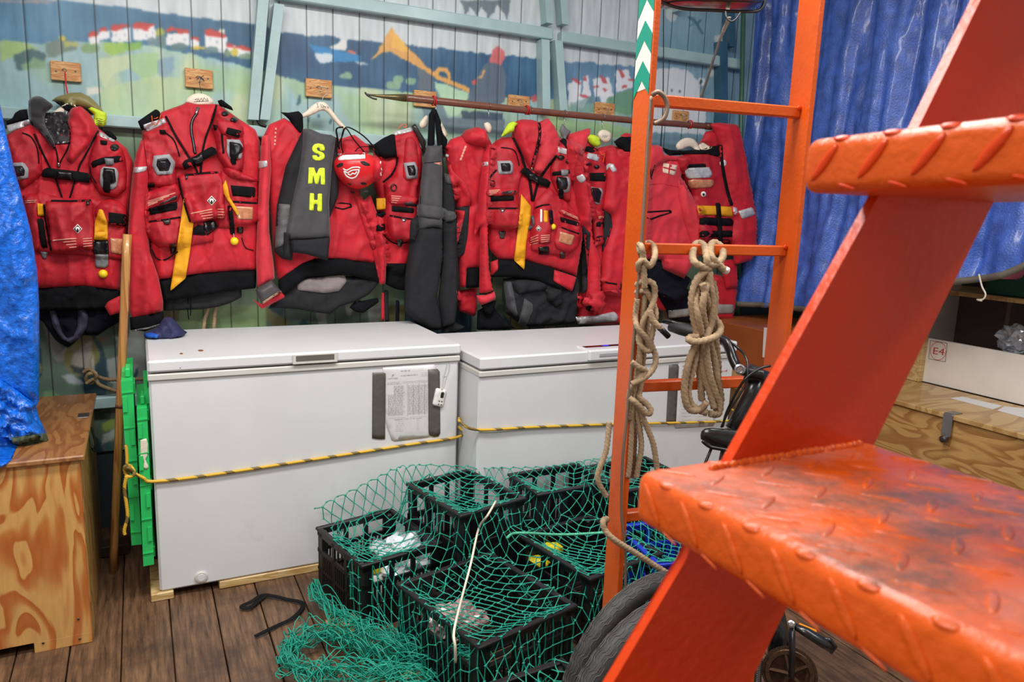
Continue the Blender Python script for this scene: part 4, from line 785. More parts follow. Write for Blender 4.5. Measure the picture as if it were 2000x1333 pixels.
panel('lower_pleat',z6([(590,600),(650,560),(700,700),(735,900),(730,1040),(700,1045),(690,1000),(660,860),(690,830)]),RED,t3,Y=-.14,puff=.03,edge=12,step=5,wr=WV(36,.006,16,60))
cf=panel('right_cuff',z6([(535,1170),(570,1130),(600,1135),(690,1115),(695,1140),(610,1200),(570,1195)]),BLK,t3,Y=-.1,puff=.02,edge=7,step=4)
sm=thing('grey_smock',onY(600,480,-.2),'dark grey folded trousers with lime letters down the leg, hung over the third jacket','trousers')
panel('back_leg',z6([(280,210),(320,230),(250,600),(235,770),(225,915),(170,905),(130,870),(125,840),(145,600),(190,400)]),GRY2,sm,Y=-.19,puff=.03,edge=12,step=5,wr=WV(41,.005,20,60,15),back=.02)
panel('knee_patch',z6([(140,605),(215,610),(200,820),(130,850),(135,700)]),mat('grey_patch_cloth',(88,86,88),.6,var=.2,vscale=20),sm,off=.003,puff=.006,edge=5,step=5,wr=(.003,10,12,20,5))
panel('right_edge',z6([(430,230),(470,250),(475,560),(430,680),(415,700),(405,500)]),GRY2,sm,Y=-.19,puff=.03,edge=10,step=5)
panel('front_leg',z6([(285,200),(320,198),(380,225),(430,232),(462,245),(440,400),(425,600),(430,790),(300,800),(212,800),(190,770),(215,640),(260,440),(280,300)]),GRY,sm,Y=-.22,puff=.03,edge=14,step=5,wr=WV(42,.004,24,70,8),back=.02)
panel('hem',z6([(212,800),(300,798),(430,786),(418,915),(300,880),(220,870)]),GRY2,sm,Y=-.225,puff=.02,edge=7,step=5); panel('cuff_side',z6([(180,760),(212,770),(215,910),(175,900)]),GRY2,sm,Y=-.22,puff=.015,edge=5,step=5)
def poly3(name,pts,parent,mt=LTX): return panel(name,z6(pts),mt,parent,off=.0012,puff=.0004,edge=2,step=3.5,thick=.0004)
poly3('letter_s',[(332,340),(333,300),(345,283),(365,278),(392,284),(401,300),(401,318),(375,320),(372,302),(361,300),(357,308),(362,318),(392,328),(402,345),(398,362),(378,372),(350,372),(335,362),(332,345),(358,343),(360,352),(372,352),(374,345),(368,338),(345,330)][2:3]+[(365,278),(392,284),(401,300),(401,318),(375,320),(372,302),(361,300),(357,308),(362,318),(392,328),(402,345),(398,362),(378,372),(350,372),(335,362),(332,343),(358,343),(360,352),(372,352),(374,345),(368,338),(342,328),(332,315),(333,296)],sm)
poly3('letter_m',[(314,409),(343,410),(356,446),(370,412),(401,411),(403,503),(379,503),(378,446),(365,500),(348,500),(338,450),(334,498),(310,498)],sm)
poly3('letter_h',[(320,549),(343,549),(343,585),(362,586),(362,551),(386,551),(386,648),(360,648),(361,608),(342,607),(341,643),(316,642)],sm)
hm=thing('rescue_helmet',onY(698,380,-.22),'red rescue helmet with a white blank label and white smile mark','helmet')
def helmet():
    c=onY(697,330,-.22); b=MB(); V=[];nu,nv_=36,16
    R=.115; 
    for j in range(nv_+1):
        ph=math.pi/2*j/nv_
        for i in range(nu):
            th=2*math.pi*i/nu; x=math.cos(th)*math.cos(ph); z=math.sin(th)*math.cos(ph); y=-math.sin(ph)
            zz=z*(.098 if z<0 else .062); xx=x*.102*(1-.14*max(0,-z)**2)
            V.append(c+np.array([xx,y*.085,zz+.012]))
    F=[(j*nu+i,j*nu+(i+1)%nu,(j+1)*nu+(i+1)%nu,(j+1)*nu+i) for j in range(nv_) for i in range(nu)]
    inner=[(p-c)*[.93,.9,.93]+c+[0,.006,0] for p in V]
    n=len(V); F2=[tuple(x+n for x in f[::-1]) for f in F]+[(i,i+n,(i+1)%nu+n,(i+1)%nu) for i in range(nu)]
    BV.append(BVHTree.FromPolygons([tuple(p) for p in V],F)); return mk('shell',V+inner,F+F2,mat('helmet_red',(216,30,38),.4,var=.05,vscale=60,bump=.15,bscale=90,coat=.15),hm,True)
helmet()
panel('blank_label',z6([(471,335),(620,328),(621,361),(475,371)]),WHT,hm,off=.001,puff=.001,step=4,thick=.0005)
HB=mat('vent_dark',(24,20,20),.7,bump=0)
for pts in ([(462,400),(485,383),(502,385),(498,402),(470,412)],[(594,376),(615,374),(645,390),(648,400),(620,400),(598,388)]): panel('vent',z6(pts),HB,hm,off=.001,puff=-.002,edge=2,step=3,thick=.0004)
for q in ((529,503,17,8,-8),(612,497,18,8,8),(551,545,14,6,8),(625,540,17,6,0)): panel('vent',[z6([p])[0] for p in ellipse(q[0],q[1],q[2],q[3],12,q[4])],HB,hm,off=.001,puff=-.002,edge=2,step=3,thick=.0004)
for pts in ([(500,415),(520,425),(550,410),(585,408),(592,415)],[(505,428),(525,438),(550,425),(590,422)],[(505,430),(518,455),(545,468),(572,458),(588,425)],[(525,442),(540,452),(552,440),(565,446),(575,430)]): strap('smile_mark',z6(pts),2.6,WHT,hm,curve=4,off=.001,puff=.0004,thick=.0004,reg=False,step=2.2)
strap('side_mark',z6([(705,375),(700,400),(708,420),(703,440),(708,455)]),2.6,WHT,hm,curve=3,off=.001,puff=.0004,thick=.0004,reg=False)
for pts,w in (([(500,330),(490,280),(500,210),(520,200),(560,260),(620,330)],6),([(470,300),(495,240),(520,190),(600,230),(660,290),(690,345)],7),([(560,330),(590,300),(650,300),(680,340)],5),([(480,310),(470,250),(465,200),(500,190)],9)): 
    MB().tube(catmull([onY(*z6([q])[0],-.235) for q in pts],5),w/FPX*1.5,6,flat=(1,.35)).obj('chin_strap',WEB,hm,smooth=True)
panel('hanging_red_sleeve',z6([(485,275),(510,255),(560,250),(600,262),(640,290),(640,325),(500,330)]),RED,hm,Y=-.18,puff=.02,edge=6,step=5) if False else panel('red_cloth',z6([(485,275),(510,255),(560,250),(600,262),(640,290),(640,335),(500,340)]),RED,t3,Y=-.17,puff=.02,edge=6,step=5)
# small orange tag, green cord hanging
# fourth: jacket with vest, half hidden
t4=thing('red_jacket',onY(790,560,-.1),'red jacket with a black hem between the helmet and the grey bib trousers','jacket','red sea jackets hanging on the wall')
panel('jacket_body',z7([(0,300),(60,350),(120,300),(250,300),(270,420),(240,760),(180,930),(170,1000),(70,985),(60,900),(20,800),(20,560),(0,500)]),RED,t4,Y=-.1,puff=.04,edge=18,step=6,wr=WV(51,.009,24,70),back=.02,thick=.01)
panel('hem_band',z7([(72,930),(180,930),(175,1080),(120,1070),(65,1045)]),BLK,t4,Y=-.12,puff=.025,edge=8,step=5,wr=WV(52,.005,20,24)); panel('left_sleeve',z7([(5,780),(40,765),(62,820),(66,940),(55,1040),(35,1045),(20,900)]),RED,t4,Y=-.16,puff=.02,edge=8,step=5)
v3=thing('life_vest',onY(780,440,-.15),'red life vest with black neoprene shoulders beside the helmet, yellow tab at its side','life vest','red flotation vests')
panel('shoulder_neoprene',z7([(0,285),(50,250),(105,225),(125,240),(130,350),(60,362),(10,340)]),BLK,v3,off=.006,Y=-.15,puff=.02,edge=8,step=5); strap('neoprene_edge',z7([(12,345),(60,365),(130,358)]),2.5,RED,v3,off=.002)
panel('front_panel',z7([(115,235),(210,200),(240,250),(262,330),(258,450),(235,530),(245,740),(230,810),(130,812),(60,790),(55,700),(60,560),(55,500),(100,460),(130,380)]),REDD,v3,off=.008,Y=-.13,puff=.03,edge=14,step=5,wr=WV(53,.006,22,44))
REFW(v3,z7([(112,215),(200,190),(212,212),(118,236)])); strap('edge_webbing',z7([(128,350),(122,400),(95,450),(50,490)]),3.5,WEB,v3,curve=4,off=.003); pocket(v3,z7([(175,250),(215,250),(235,300),(245,420),(200,480),(160,460),(165,350)]),13,.016,'upper_pad')
panel('neck_strap',z7([(205,185),(225,170),(285,270),(275,330),(262,300)]),mat('black_trim_gloss',(50,44,44)),v3,off=.004,Y=-.14,puff=.01,edge=4,step=4)
cord('orange_cord',z7([(130,200),(150,180),(172,175),(180,190),(160,188)]),.0015,CORDO,v3,off=.01)
plate(v3,z7([(162,385),(225,378),(240,420),(238,468),(180,472)]))
ring(hp(*z7([(108,518)])[0],.006),.014,16,(.15,-1,0),.0025,PLB,'ring',v3)
pf=pocket(v3,z7([(85,560),(160,560),(235,570),(235,605),(160,615),(88,608)]),14,.015,'pocket_flap',edge=6); bars(pf,((*z7([(94,563)])[0],*z7([(152,568)])[0]),(*z7([(94,598)])[0],*z7([(128,602)])[0])),4); panel('flap_patch',z7([(165,600),(200,595),(235,600),(232,622),(175,620)]),mat('black_trim_gloss',(50,44,44)),pf,off=.001,puff=.001,step=4)
velcro(v3,z7([(98,618),(220,628),(218,658),(98,648)]))
pk=pocket(v3,z7([(75,668),(150,680),(222,692),(215,790),(190,812),(110,800),(78,760)]),15,.026); strap('pocket_zip',z7([(85,670),(150,682),(220,692)]),3.5,WEB,pk,off=.002); buckle(pk,z7([(150,682),(178,684),(172,704),(152,700)]),'zip_pull',STEEL)
cord('edge_loop',z7([(50,770),(90,810),(135,825),(180,815)]),.003,WEB,v3); buckle(v3,z7([(125,800),(158,802),(150,840),(128,836)]),'clip',DSTEEL)
panel('yellow_tab',z7([(14,577),(64,575),(64,636),(16,640)]),YEL,v3,off=.008,Y=-.14,puff=.002,edge=2,step=4); strap('side_strap',z7([(14,665),(64,660)]),10,WEB,v3,off=.003); strap('side_strap',z7([(14,735),(60,735)]),14,WEB,v3,off=.003)
# low hanging bits: red and grey strap, small tools behind
for pts,w,m_,lb in ((z7([(52,1090),(50,1160),(50,1240)]),6,RED,'narrow red strap hanging between the third jacket and the bib trousers'),(z7([(68,1075),(70,1160),(74,1250)]),8,GRY2,'narrow dark strap hanging beside the narrow red strap'),(z7([(130,1130),(128,1250)]),7,NAVY,'short dark strap hanging just left of the bib trousers')):
    strap('hanging_strap',pts,w,m_,None,Y=-.09,puff=.003,label=lb,cat='strap')
for i,(pts,lb) in enumerate(((zt(360,560,4.545)([(215,170),(200,230),(180,300),(170,400)]),'left one of two hemp cords hanging below the second jacket'),(zt(360,560,4.545)([(285,170),(270,250),(265,320),(262,400)]),'right one of two hemp cords hanging below the second jacket'))):
    rope('hemp_cord',[onY(u,v,-.05) for u,v in pts],.008,HEMP,label=lb,cat='rope')

# grey bib trousers on the pole
tb=thing('bib_trousers',onY(850,640,-.2),'dark grey bib trousers hung by their straps from the gaff pole, waist belt buckled','trousers')
panel('left_leg_back',z7([(200,700),(260,640),(300,700),(330,1100),(300,1290),(200,1240),(165,1180),(170,1000),(190,850)]),GRY2,tb,Y=-.17,puff=.03,edge=12,step=6,wr=WV(61,.005,20,80),back=.02)
panel('right_side',z7([(370,300),(385,440),(430,470),(435,620),(450,700),(455,900),(462,1060),(440,1250),(500,1275),(440,1310),(370,1320),(360,900),(365,500)]),GRY2,tb,Y=-.19,puff=.035,edge=14,step=6,wr=WV(62,.008,20,80),back=.02)
panel('bib',z7([(290,290),(370,285),(372,500),(370,640),(372,745),(320,735),(250,750),(240,660),(258,480),(272,350)]),GRY,tb,Y=-.21,puff=.028,edge=12,step=5,wr=WV(63,.005,22,60),back=.02)
panel('front_leg',z7([(248,745),(320,735),(372,742),(375,900),(345,1100),(370,1290),(300,1295),(215,1230),(170,1190),(175,1000),(200,880)]),GRY2,tb,Y=-.215,puff=.035,edge=14,step=6,wr=WV(64,.006,24,90),back=.02)
panel('right_leg',z7([(380,745),(440,720),(452,900),(458,1100),(440,1260),(375,1280),(350,1120),(372,950)]),GRY2,tb,Y=-.22,puff=.03,edge=12,step=6,wr=WV(65,.007,18,80))
panel('brace_strap',z7([(325,85),(300,120),(292,290),(330,290),(332,150)]),BLK,tb,Y=-.19,puff=.008,edge=5,step=5); panel('brace_strap',z7([(328,90),(340,95),(365,160),(375,290),(345,290),(335,180)]),BLK,tb,Y=-.185,puff=.008,edge=5,step=5); panel('brace_strap',z7([(365,200),(400,260),(395,300),(372,330),(372,250)]),BLK,tb,Y=-.18,puff=.008,edge=4,step=5)
panel('waist_belt',z7([(235,612),(240,605),(370,625),(400,640),(395,695),(330,685),(235,672)]),GRY,tb,off=.006,puff=.006,edge=4,step=5); panel('belt_knot',z7([(385,640),(440,650),(450,680),(430,700),(390,705)]),GRY,tb,off=.008,puff=.016,edge=6,step=4,wr=(.006,10,9,30,2))
panel('bib_logo',z7([(325,380),(368,378),(366,398),(330,388)]),PRT,tb,off=.001,puff=.0003,step=3,thick=.0004); strap('seam',z7([(272,385),(370,378)]),1.2,WEB,tb,off=.001); strap('waist_seam',z7([(255,560),(252,610)]),1.2,WEB,tb,off=.001)
panel('wrist_fold',z7([(385,440),(425,455),(432,500),(400,500),(388,480)]),GRY,tb,off=.004,puff=.008,edge=4,step=4)
hanger(z7([(248,172),(275,135),(292,125),(292,180),(260,198)]),-.14,'pale wooden hanger arm left of the bib trouser braces'); hanger(z7([(365,160),(398,228),(392,245),(372,215)]),-.14,'pale wooden hanger arm right of the bib trouser braces')

# fifth: red hooded jacket
t5=thing('red_jacket',onY(930,560,-.12),'plain red hooded jacket beside the bib trousers with a pink side print','jacket','red sea jackets hanging on the wall')
panel('lower_piece',z7([(450,1080),(560,1060),(560,1170),(550,1220),(465,1190)]),RED,t5,Y=-.09,puff=.02,edge=8,step=5,wr=WV(72,.006,14,14))
panel('jacket_body',z7([(388,300),(420,255),(480,235),(500,205),(560,188),(600,200),(625,250),(640,280),(620,420),(610,600),(620,900),(600,1000),(575,955),(505,960),(500,1060),(470,1060),(455,760),(445,640),(520,615),(430,500),(400,400)]),RED,t5,Y=-.14,puff=.038,edge=20,step=6,wr=WV(71,.010,22,70,-10),back=.02,thick=.01)
panel('sleeve',z7([(395,330),(430,430),(500,500),(525,560),(520,620),(450,640),(425,500),(400,420)]),RED,t5,off=.005,puff=.03,edge=14,step=5,wr=WV(73,.006,14,40,-30))
panel('hood',z7([(480,235),(500,205),(560,188),(600,200),(625,250),(610,300),(560,290),(500,270)]),RED,t5,off=.008,puff=.04,edge=14,step=5,wr=WV(74,.006,14,14,30))
panel('sleeve_dark',z7([(450,625),(520,620),(510,780),(490,880),(455,900)]),GRY2,t5,off=.004,puff=.01,edge=6,step=5); panel('sleeve_patch',z7([(450,640),(497,645),(470,770),(452,830)]),RED,t5,off=.003,puff=.006,edge=4,step=5)
panel('hem_band',z7([(508,955),(578,955),(575,1060),(500,1065)]),BLK,t5,Y=-.15,puff=.02,edge=6,step=5)
for i in range(5): 
    a=z7([(497-i*6,300+i*16)])[0]; panel('print_mark',ellipse(a[0],a[1],4,2.4,8,-65),PRT,t5,off=.001,puff=.0003,step=1.8,thick=.0003,reg=False)
REFW(t5,z7([(390,335),(410,340),(400,358),(388,352)]))
hanger(z7([(600,170),(625,165),(640,190),(632,225),(612,210)]),-.16,'small pale hanger top in a gap left of the lime strap')

# sixth: main middle jacket + vest, grey trousers hang below
g6=thing('grey_trousers',onY(1060,640,-.14),'crumpled charcoal trousers hanging under the middle red jacket onto the freezer','trousers')
panel('trouser_body',z8([(240,1000),(300,990),(660,985),(672,1060),(650,1220),(645,1250),(520,1265),(400,1270),(350,1265),(250,1190),(235,1100)]),GRY2,g6,Y=-.15,puff=.04,edge=16,step=6,wr=WV(81,.014,30,40,30),back=.02)
panel('strap_end',z8([(240,1010),(285,1015),(322,1200),(312,1215),(260,1160)]),GRY,g6,off=.006,puff=.01,edge=4,step=5); panel('strap_end',z8([(360,1110),(405,1140),(408,1180),(370,1265),(325,1255),(345,1180)]),GRY,g6,off=.006,puff=.01,edge=4,step=5)
panel('waist_flap',z8([(300,1010),(350,990),(480,1010),(490,1060),(330,1088),(300,1060)]),mat('charcoal_fabric',(50,50,53)),g6,off=.006,puff=.016,edge=7,step=5,wr=WV(82,.006,20,20,30)); panel('leg_fold',z8([(480,1060),(570,1050),(575,1140),(540,1165),(490,1120)]),mat('charcoal_fabric',(50,50,53)),g6,off=.006,puff=.02,edge=7,step=5,wr=WV(83,.008,14,14,60))
panel('leg_dark',z8([(95,1180),(150,1150),(190,1160),(235,1220),(310,1280),(180,1290),(90,1290)]),BLK,g6,Y=-.16,puff=.02,edge=7,step=5,wr=WV(84,.006,20,20))
t6=thing('red_jacket',onY(1040,560,-.2),'middle red jacket with a tall standing collar and long hanging left sleeve','jacket','red sea jackets hanging on the wall')
panel('jacket_body',z8([(150,260),(230,200),(290,195),(310,110),(345,95),(410,100),(445,112),(490,90),(540,150),(560,200),(640,240),(700,400),(720,520),(700,700),(655,985),(620,970),(440,920),(360,895),(215,890),(165,830),(150,600),(140,400)]),RED,t6,Y=-.18,puff=.038,edge=24,step=6,wr=WV(85,.011,26,70),back=.02,thick=.01)
panel('hem_band',z8([(205,890),(360,893),(500,930),(655,990),(640,1070),(560,1060),(440,1010),(300,990),(172,990),(180,930)]),BLK,t6,off=.006,Y=-.19,puff=.02,edge=8,step=6,wr=WV(86,.006,30,24)); panel('waist_tab',z8([(168,905),(210,890),(212,945),(172,985)]),RED,t6,off=.004,puff=.006,edge=3,step=5); panel('waist_tab',z8([(530,948),(655,990),(630,1072),(525,1012)]),RED,t6,off=.006,puff=.008,edge=4,step=5)
panel('left_sleeve',z8([(160,240),(190,240),(165,400),(150,560),(152,760),(160,960),(180,1070),(105,1085),(108,900),(110,700),(75,760),(95,600),(115,420),(130,300)]),RED,t6,Y=-.21,puff=.04,edge=14,step=5,wr=WV(87,.007,18,80),back=.02); strap('cuff_line',z8([(105,1085),(150,1085),(185,1070)]),3,WEB,t6,off=.003)
panel('cuff',z8([(90,1095),(140,1090),(190,1070),(200,1110),(150,1138),(115,1148),(98,1130)]),RED2,t6,off=.004,Y=-.22,puff=.02,edge=6,step=5); panel('cuff_inside',z8([(115,1150),(200,1120),(190,1180),(165,1210),(140,1195)]),BLK,t6,Y=-.2,puff=.01,edge=4,step=5)
REFW(t6,z8([(118,340),(155,335),(155,360),(122,362)]))
panel('collar_left',z8([(300,120),(345,96),(440,112),(448,180),(430,290),(405,380),(385,360),(330,260),(298,180)]),RED,t6,off=.008,puff=.03,edge=12,step=5,wr=WV(88,.007,24,24,30)); panel('collar_right',z8([(448,120),(492,88),(535,145),(560,210),(545,290),(490,360),(455,412),(412,385),(440,280)]),RED2,t6,off=.008,puff=.03,edge=12,step=5,wr=WV(89,.008,18,24,-40))
strap('front_zip',z8([(443,115),(448,180),(432,260),(412,330),(405,375)]),5,WEB,t6,curve=4,off=.004,puff=.002); buckle(t6,z8([(398,370),(414,370),(412,388),(400,388)]),'zip_pull',STEEL)
v4=thing('life_vest',onY(1040,470,-.25),'middle life vest worn open over the tall-collared jacket, long slanting yellow strap','life vest','red flotation vests')
panel('front_left',z8([(165,260),(200,215),(290,195),(320,250),(345,330),(350,380),(330,480),(325,700),(300,720),(160,715),(150,560),(160,440),(165,380)]),REDD,v4,off=.008,puff=.026,edge=14,step=5,wr=WV(91,.006,22,44,8))
panel('front_right',z8([(560,230),(620,240),(650,290),(640,380),(625,450),(620,560),(590,560),(540,500),(510,430),(510,370),(530,300)]),REDD,v4,off=.008,puff=.026,edge=12,step=5,wr=WV(92,.006,22,44,-8)); panel('lower_right',z8([(420,560),(500,480),(540,520),(620,580),(685,680),(650,830),(600,870),(480,860),(400,840),(400,700)]),REDD,v4,off=.008,puff=.02,edge=14,step=5,wr=WV(93,.007,22,40,-20))
strap('webbing_v',z8([(295,200),(340,290),(365,370),(390,440),(405,560)]),4.5,WEB,v4,curve=3,off=.004); strap('webbing_v',z8([(545,300),(490,370),(440,450),(410,560)]),4.5,WEB,v4,curve=3,off=.004); zipper(v4,z8([(225,255),(300,270),(325,330),(330,360)]),2)
strap('chest_strap',z8([(352,375),(400,420),(450,445),(505,465)]),15,WEB,v4,off=.012,puff=.001); buckle(v4,z8([(385,405),(425,400),(445,440),(435,460),(390,440)]),'buckle')
plate(v4,z8([(205,332),(285,330),(298,355),(295,405),(215,408)])); strap('edge_webbing',z8([(160,440),(175,410),(205,380)]),3,WEB,v4,off=.003); ring(hp(*z8([(180,460)])[0],.006),.013,16,(.15,-1,0),.0025,PLB,'ring',v4)
pf=pocket(v4,z8([(150,490),(230,488),(318,490),(315,520),(240,530),(152,535)]),17,.014,'pocket_flap',edge=6); bars(pf,((*z8([(160,500)])[0],*z8([(225,495)])[0]),(*z8([(160,525)])[0],*z8([(195,520)])[0])),4); panel('flap_patch',z8([(220,512),(270,500),(315,498),(312,518),(240,524)]),mat('black_trim_gloss',(50,44,44)),pf,off=.001,puff=.001,step=4)
velcro(v4,z8([(168,532),(302,528),(300,556),(170,562)]))
pk=pocket(v4,z8([(152,598),(240,598),(330,598),(330,690),(300,722),(200,718),(155,700)]),18,.028); strap('pocket_zip',z8([(155,600),(240,600),(325,600)]),3.5,WEB,pk,off=.002); buckle(pk,z8([(220,600),(255,600),(245,622),(228,620)]),'zip_pull',STEEL); buckle(v4,z8([(215,730),(255,730),(245,772),(222,770)]),'clip',DSTEEL)
ys=panel('yellow_strap',z8([(342,520),(398,590),(395,650),(370,800),(360,948),(302,895),(320,750),(335,620)]),YEL,v4,off=.016,puff=.004,edge=4,step=6,wr=(.004,40,30,0,5))
REFW(v4,z8([(548,250),(618,270),(610,300),(552,285)])); panel('inflator_disc',[z8([q])[0] for q in ellipse(568,312,20,14,12)],PLB,v4,off=.005,puff=.005,edge=3,step=3); panel('inflator_disc',[z8([q])[0] for q in ellipse(608,335,14,12,12)],PLB,v4,off=.005,puff=.005,edge=3,step=3)
panel('shoulder_tab_black',z8([(560,215),(585,200),(630,250),(640,290),(600,260)]),BLK,v4,off=.006,puff=.01,edge=4,step=4); cord('orange_cord',z8([(645,255),(655,290),(645,320),(660,300),(650,270)]),.0016,CORDO,v4,off=.004)
strap('shoulder_webbing',z8([(518,405),(570,400),(640,385)]),8,WEB,v4,off=.003); buckle(v4,z8([(568,380),(610,382),(608,415),(570,418)]),'side_release',PLG)
mp_=panel('mount_patch',z8([(545,425),(610,420),(622,450),(615,505),(590,512),(550,495)]),mat('grey_patch',(150,152,156)),v4,off=.004,puff=.003,edge=3,step=5); buckle(mp_,z8([(545,420),(600,425),(608,470),(598,495),(548,490),(540,450)]),'buckle'); strap('strap_tail',z8([(570,490),(566,545)]),9,WEB,v4,off=.005)
pf=pocket(v4,z8([(560,600),(600,600),(675,645),(672,672),(560,630)]),19,.014,'pocket_flap',edge=5); velcro(v4,z8([(562,648),(672,678),(668,702),(565,675)])); bars(pf,((*z8([(570,612)])[0],*z8([(665,655)])[0]),(*z8([(580,625)])[0],*z8([(668,665)])[0])),2)
pk=pocket(v4,z8([(555,700),(620,712),(680,735),(670,800),(630,850),(540,830),(530,760)]),20,.02); strap('pocket_zip',z8([(560,705),(672,745)]),3,WEB,pk,off=.002); panel('label_pocket',z8([(562,730),(645,755),(628,812),(555,790)]),TAN,pk,off=.002,puff=.003,edge=3,step=4,wr=(.003,8,8,20,2))
pk=pocket(v4,z8([(415,600),(505,575),(515,660),(510,760),(505,800),(430,800),(385,790),(405,690)]),21,.024); strap('pocket_zip',z8([(415,600),(460,583),(505,578)]),3,WEB,pk,off=.002); panel('yellow_card',z8([(470,612),(492,612),(492,680),(470,680)]),YEL,pk,off=.002,puff=.001,step=4); strap('white_line',z8([(455,605),(455,680)]),4,WHT,pk,off=.002,thick=.0005); badge(pk,*z8([(440,715)])[0],6); bars(pk,((*z8([(395,770)])[0],*z8([(440,750)])[0]),(*z8([(390,808)])[0],*z8([(440,795)])[0])),4); bars(pk,((*z8([(452,755)])[0],*z8([(508,752)])[0]),(*z8([(452,792)])[0],*z8([(502,785)])[0])),4)
strap('hanging_strap',z8([(510,610),(515,690)]),7,WEB,v4,off=.006); balls(v4,*z8([(522,704)])[0],7); buckle(v4,z8([(440,820),(500,815),(500,865),(442,862)]),'buckle'); buckle(v4,z8([(560,850),(592,850),(590,885),(562,885)]),'clip',DSTEEL); strap('strap_loop',z8([(385,720),(410,690),(405,640)]),6,mat('patterned_web',(80,76,86),.6,var=.5,vscale=120),v4,off=.004)
lm=panel('lime_strap',z8([(228,195),(250,150),(270,118),(300,108),(325,120),(305,140),(302,165),(275,175),(245,190)]),LIME,None,Y=-.22,puff=.015,edge=5,step=4,wr=(.004,8,8,30,3),label='lime yellow strap knotted at the top of the middle life vest',cat='strap')

# seventh and eighth: sleeves, vest with lime strap, dark-collared jacket
t8=thing('red_jacket',onY(1180,600,-.18),'red jacket left of the ladder with a dark elbow and reflective sleeve tabs','jacket','red sea jackets hanging on the wall')
panel('jacket_body',z8([(600,190),(660,165),(735,145),(725,200),(760,260),(860,240),(950,300),(990,400),(990,700),(980,900),(950,1080),(800,1090),(700,950),(690,700),(640,500),(600,300)]),RED,t8,Y=-.15,puff=.036,edge=20,step=6,wr=WV(101,.011,20,80),back=.02,thick=.01)
panel('collar',z8([(600,185),(660,165),(730,145),(735,160),(715,230),(690,310),(650,280)]),RED2,t8,off=.006,puff=.016,edge=7,step=5)
panel('left_sleeve',z8([(655,300),(690,380),(720,500),(740,640),(740,760),(790,900),(790,1100),(710,1110),(720,950),(700,760),(650,560),(640,430)]),RED,t8,Y=-.21,puff=.035,edge=13,step=5,wr=WV(102,.007,16,80,-6),back=.02)
REFW(t8,z8([(655,420),(700,402),(716,430),(685,460),(660,440)]))
panel('middle_sleeve',z8([(820,270),(870,250),(930,380),(960,560),(950,760),(930,900),(900,1050),(880,1085),(800,1075),(790,1000),(810,830),(850,700),(855,640),(800,600),(820,450)]),RED,t8,Y=-.205,puff=.035,edge=13,step=5,wr=WV(103,.007,16,80,6),back=.02)
panel('elbow',z8([(815,610),(850,640),(858,700),(830,790),(800,850),(800,730)]),GRY2,t8,off=.004,puff=.012,edge=6,step=5); panel('left_elbow',z8([(690,700),(735,740),(720,900),(715,1060),(690,1090),(685,900)]),GRY2,t8,off=.004,puff=.012,edge=6,step=5)
REFW(t8,z8([(815,370),(835,345),(865,350),(885,390),(858,395),(840,365),(825,388)])); strap('cuff_line',z8([(790,1005),(830,1022),(885,1030)]),3,WEB,t8,off=.003)
panel('cuff',z8([(700,1105),(790,1100),(790,1150),(765,1165),(720,1160),(690,1140)]),RED2,t8,off=.004,Y=-.22,puff=.02,edge=6,step=5); panel('cuff_inside',[z8([q])[0] for q in ellipse(738,1168,32,16,14,8)],BLK,t8,Y=-.21,puff=.006,edge=3,step=4)
v8=thing('life_vest',onY(1165,400,-.2),'narrow life vest squeezed left of the ladder, lime strap at its neck','life vest','red flotation vests')
panel('front_panel',z8([(690,290),(760,260),(810,330),(825,400),(820,500),(800,600),(810,800),(760,820),(740,640),(720,480),(700,390)]),REDD,v8,off=.006,Y=-.2,puff=.02,edge=10,step=5,wr=WV(104,.006,16,40))
REFW(v8,z8([(720,285),(790,300),(775,335),(712,315)])); panel('inflator_disc',[z8([q])[0] for q in ellipse(770,365,16,12,12)],PLB,v8,off=.005,puff=.005,edge=3,step=3); panel('inflator_disc',[z8([q])[0] for q in ellipse(728,350,14,10,12)],PLB,v8,off=.005,puff=.005,edge=3,step=3)
velcro(v8,z8([(728,400),(822,398),(820,448),(730,445)])); cord('orange_cord',z8([(785,270),(800,300),(815,290),(805,340),(812,310)]),.0016,CORDO,v8,off=.004); panel('shoulder_tab_black',z8([(690,270),(720,245),(780,270),(740,285)]),BLK,v8,off=.004,puff=.008,edge=4,step=4)
mp_=panel('mount_patch',z8([(738,478),(800,488),(805,510),(785,580),(760,575),(745,520)]),mat('grey_patch',(150,152,156)),v8,off=.004,puff=.003,edge=3,step=5); buckle(mp_,z8([(735,482),(780,485),(798,510),(785,570),(755,560),(742,520)]),'buckle')
panel('pocket_flap',z8([(765,610),(810,615),(812,660),(775,660)]),REDD,v8,off=.004,puff=.01,edge=4,step=4); bars(v8,((*z8([(778,650)])[0],*z8([(810,645)])[0]),(*z8([(778,658)])[0],*z8([(810,652)])[0])),2)
for k_,yy in enumerate((690,770)): strap('side_strap',z8([(768,yy),(812,yy)]),10,WEB,v8,off=.003)
lm=panel('lime_strap',z8([(718,200),(730,182),(760,185),(785,200),(788,240),(775,256),(745,245),(725,225)]),LIME,None,Y=-.2,puff=.02,edge=5,step=4,wr=(.004,8,8,30,7),label='small lime pouch at the neck of the vest left of the ladder',cat='strap')
hanger(z8([(776,185),(790,160),(815,155),(845,170),(855,190),(845,220),(820,228),(795,215)]),-.17,'round pale hanger top with pen marks left of the ladder',[z8([(800,200),(806,185),(812,202),(816,186)]),z8([(822,185),(820,200),(832,186)])])
panel('hanger_tag',z8([(560,160),(575,118),(600,150),(625,165),(592,210),(570,190)]),mat('grey_cloth_tag',(110,110,112),.6),None,Y=-.17,puff=.006,edge=3,step=4,label='grey triangular hanger tag below the gaff pole',cat='tag')
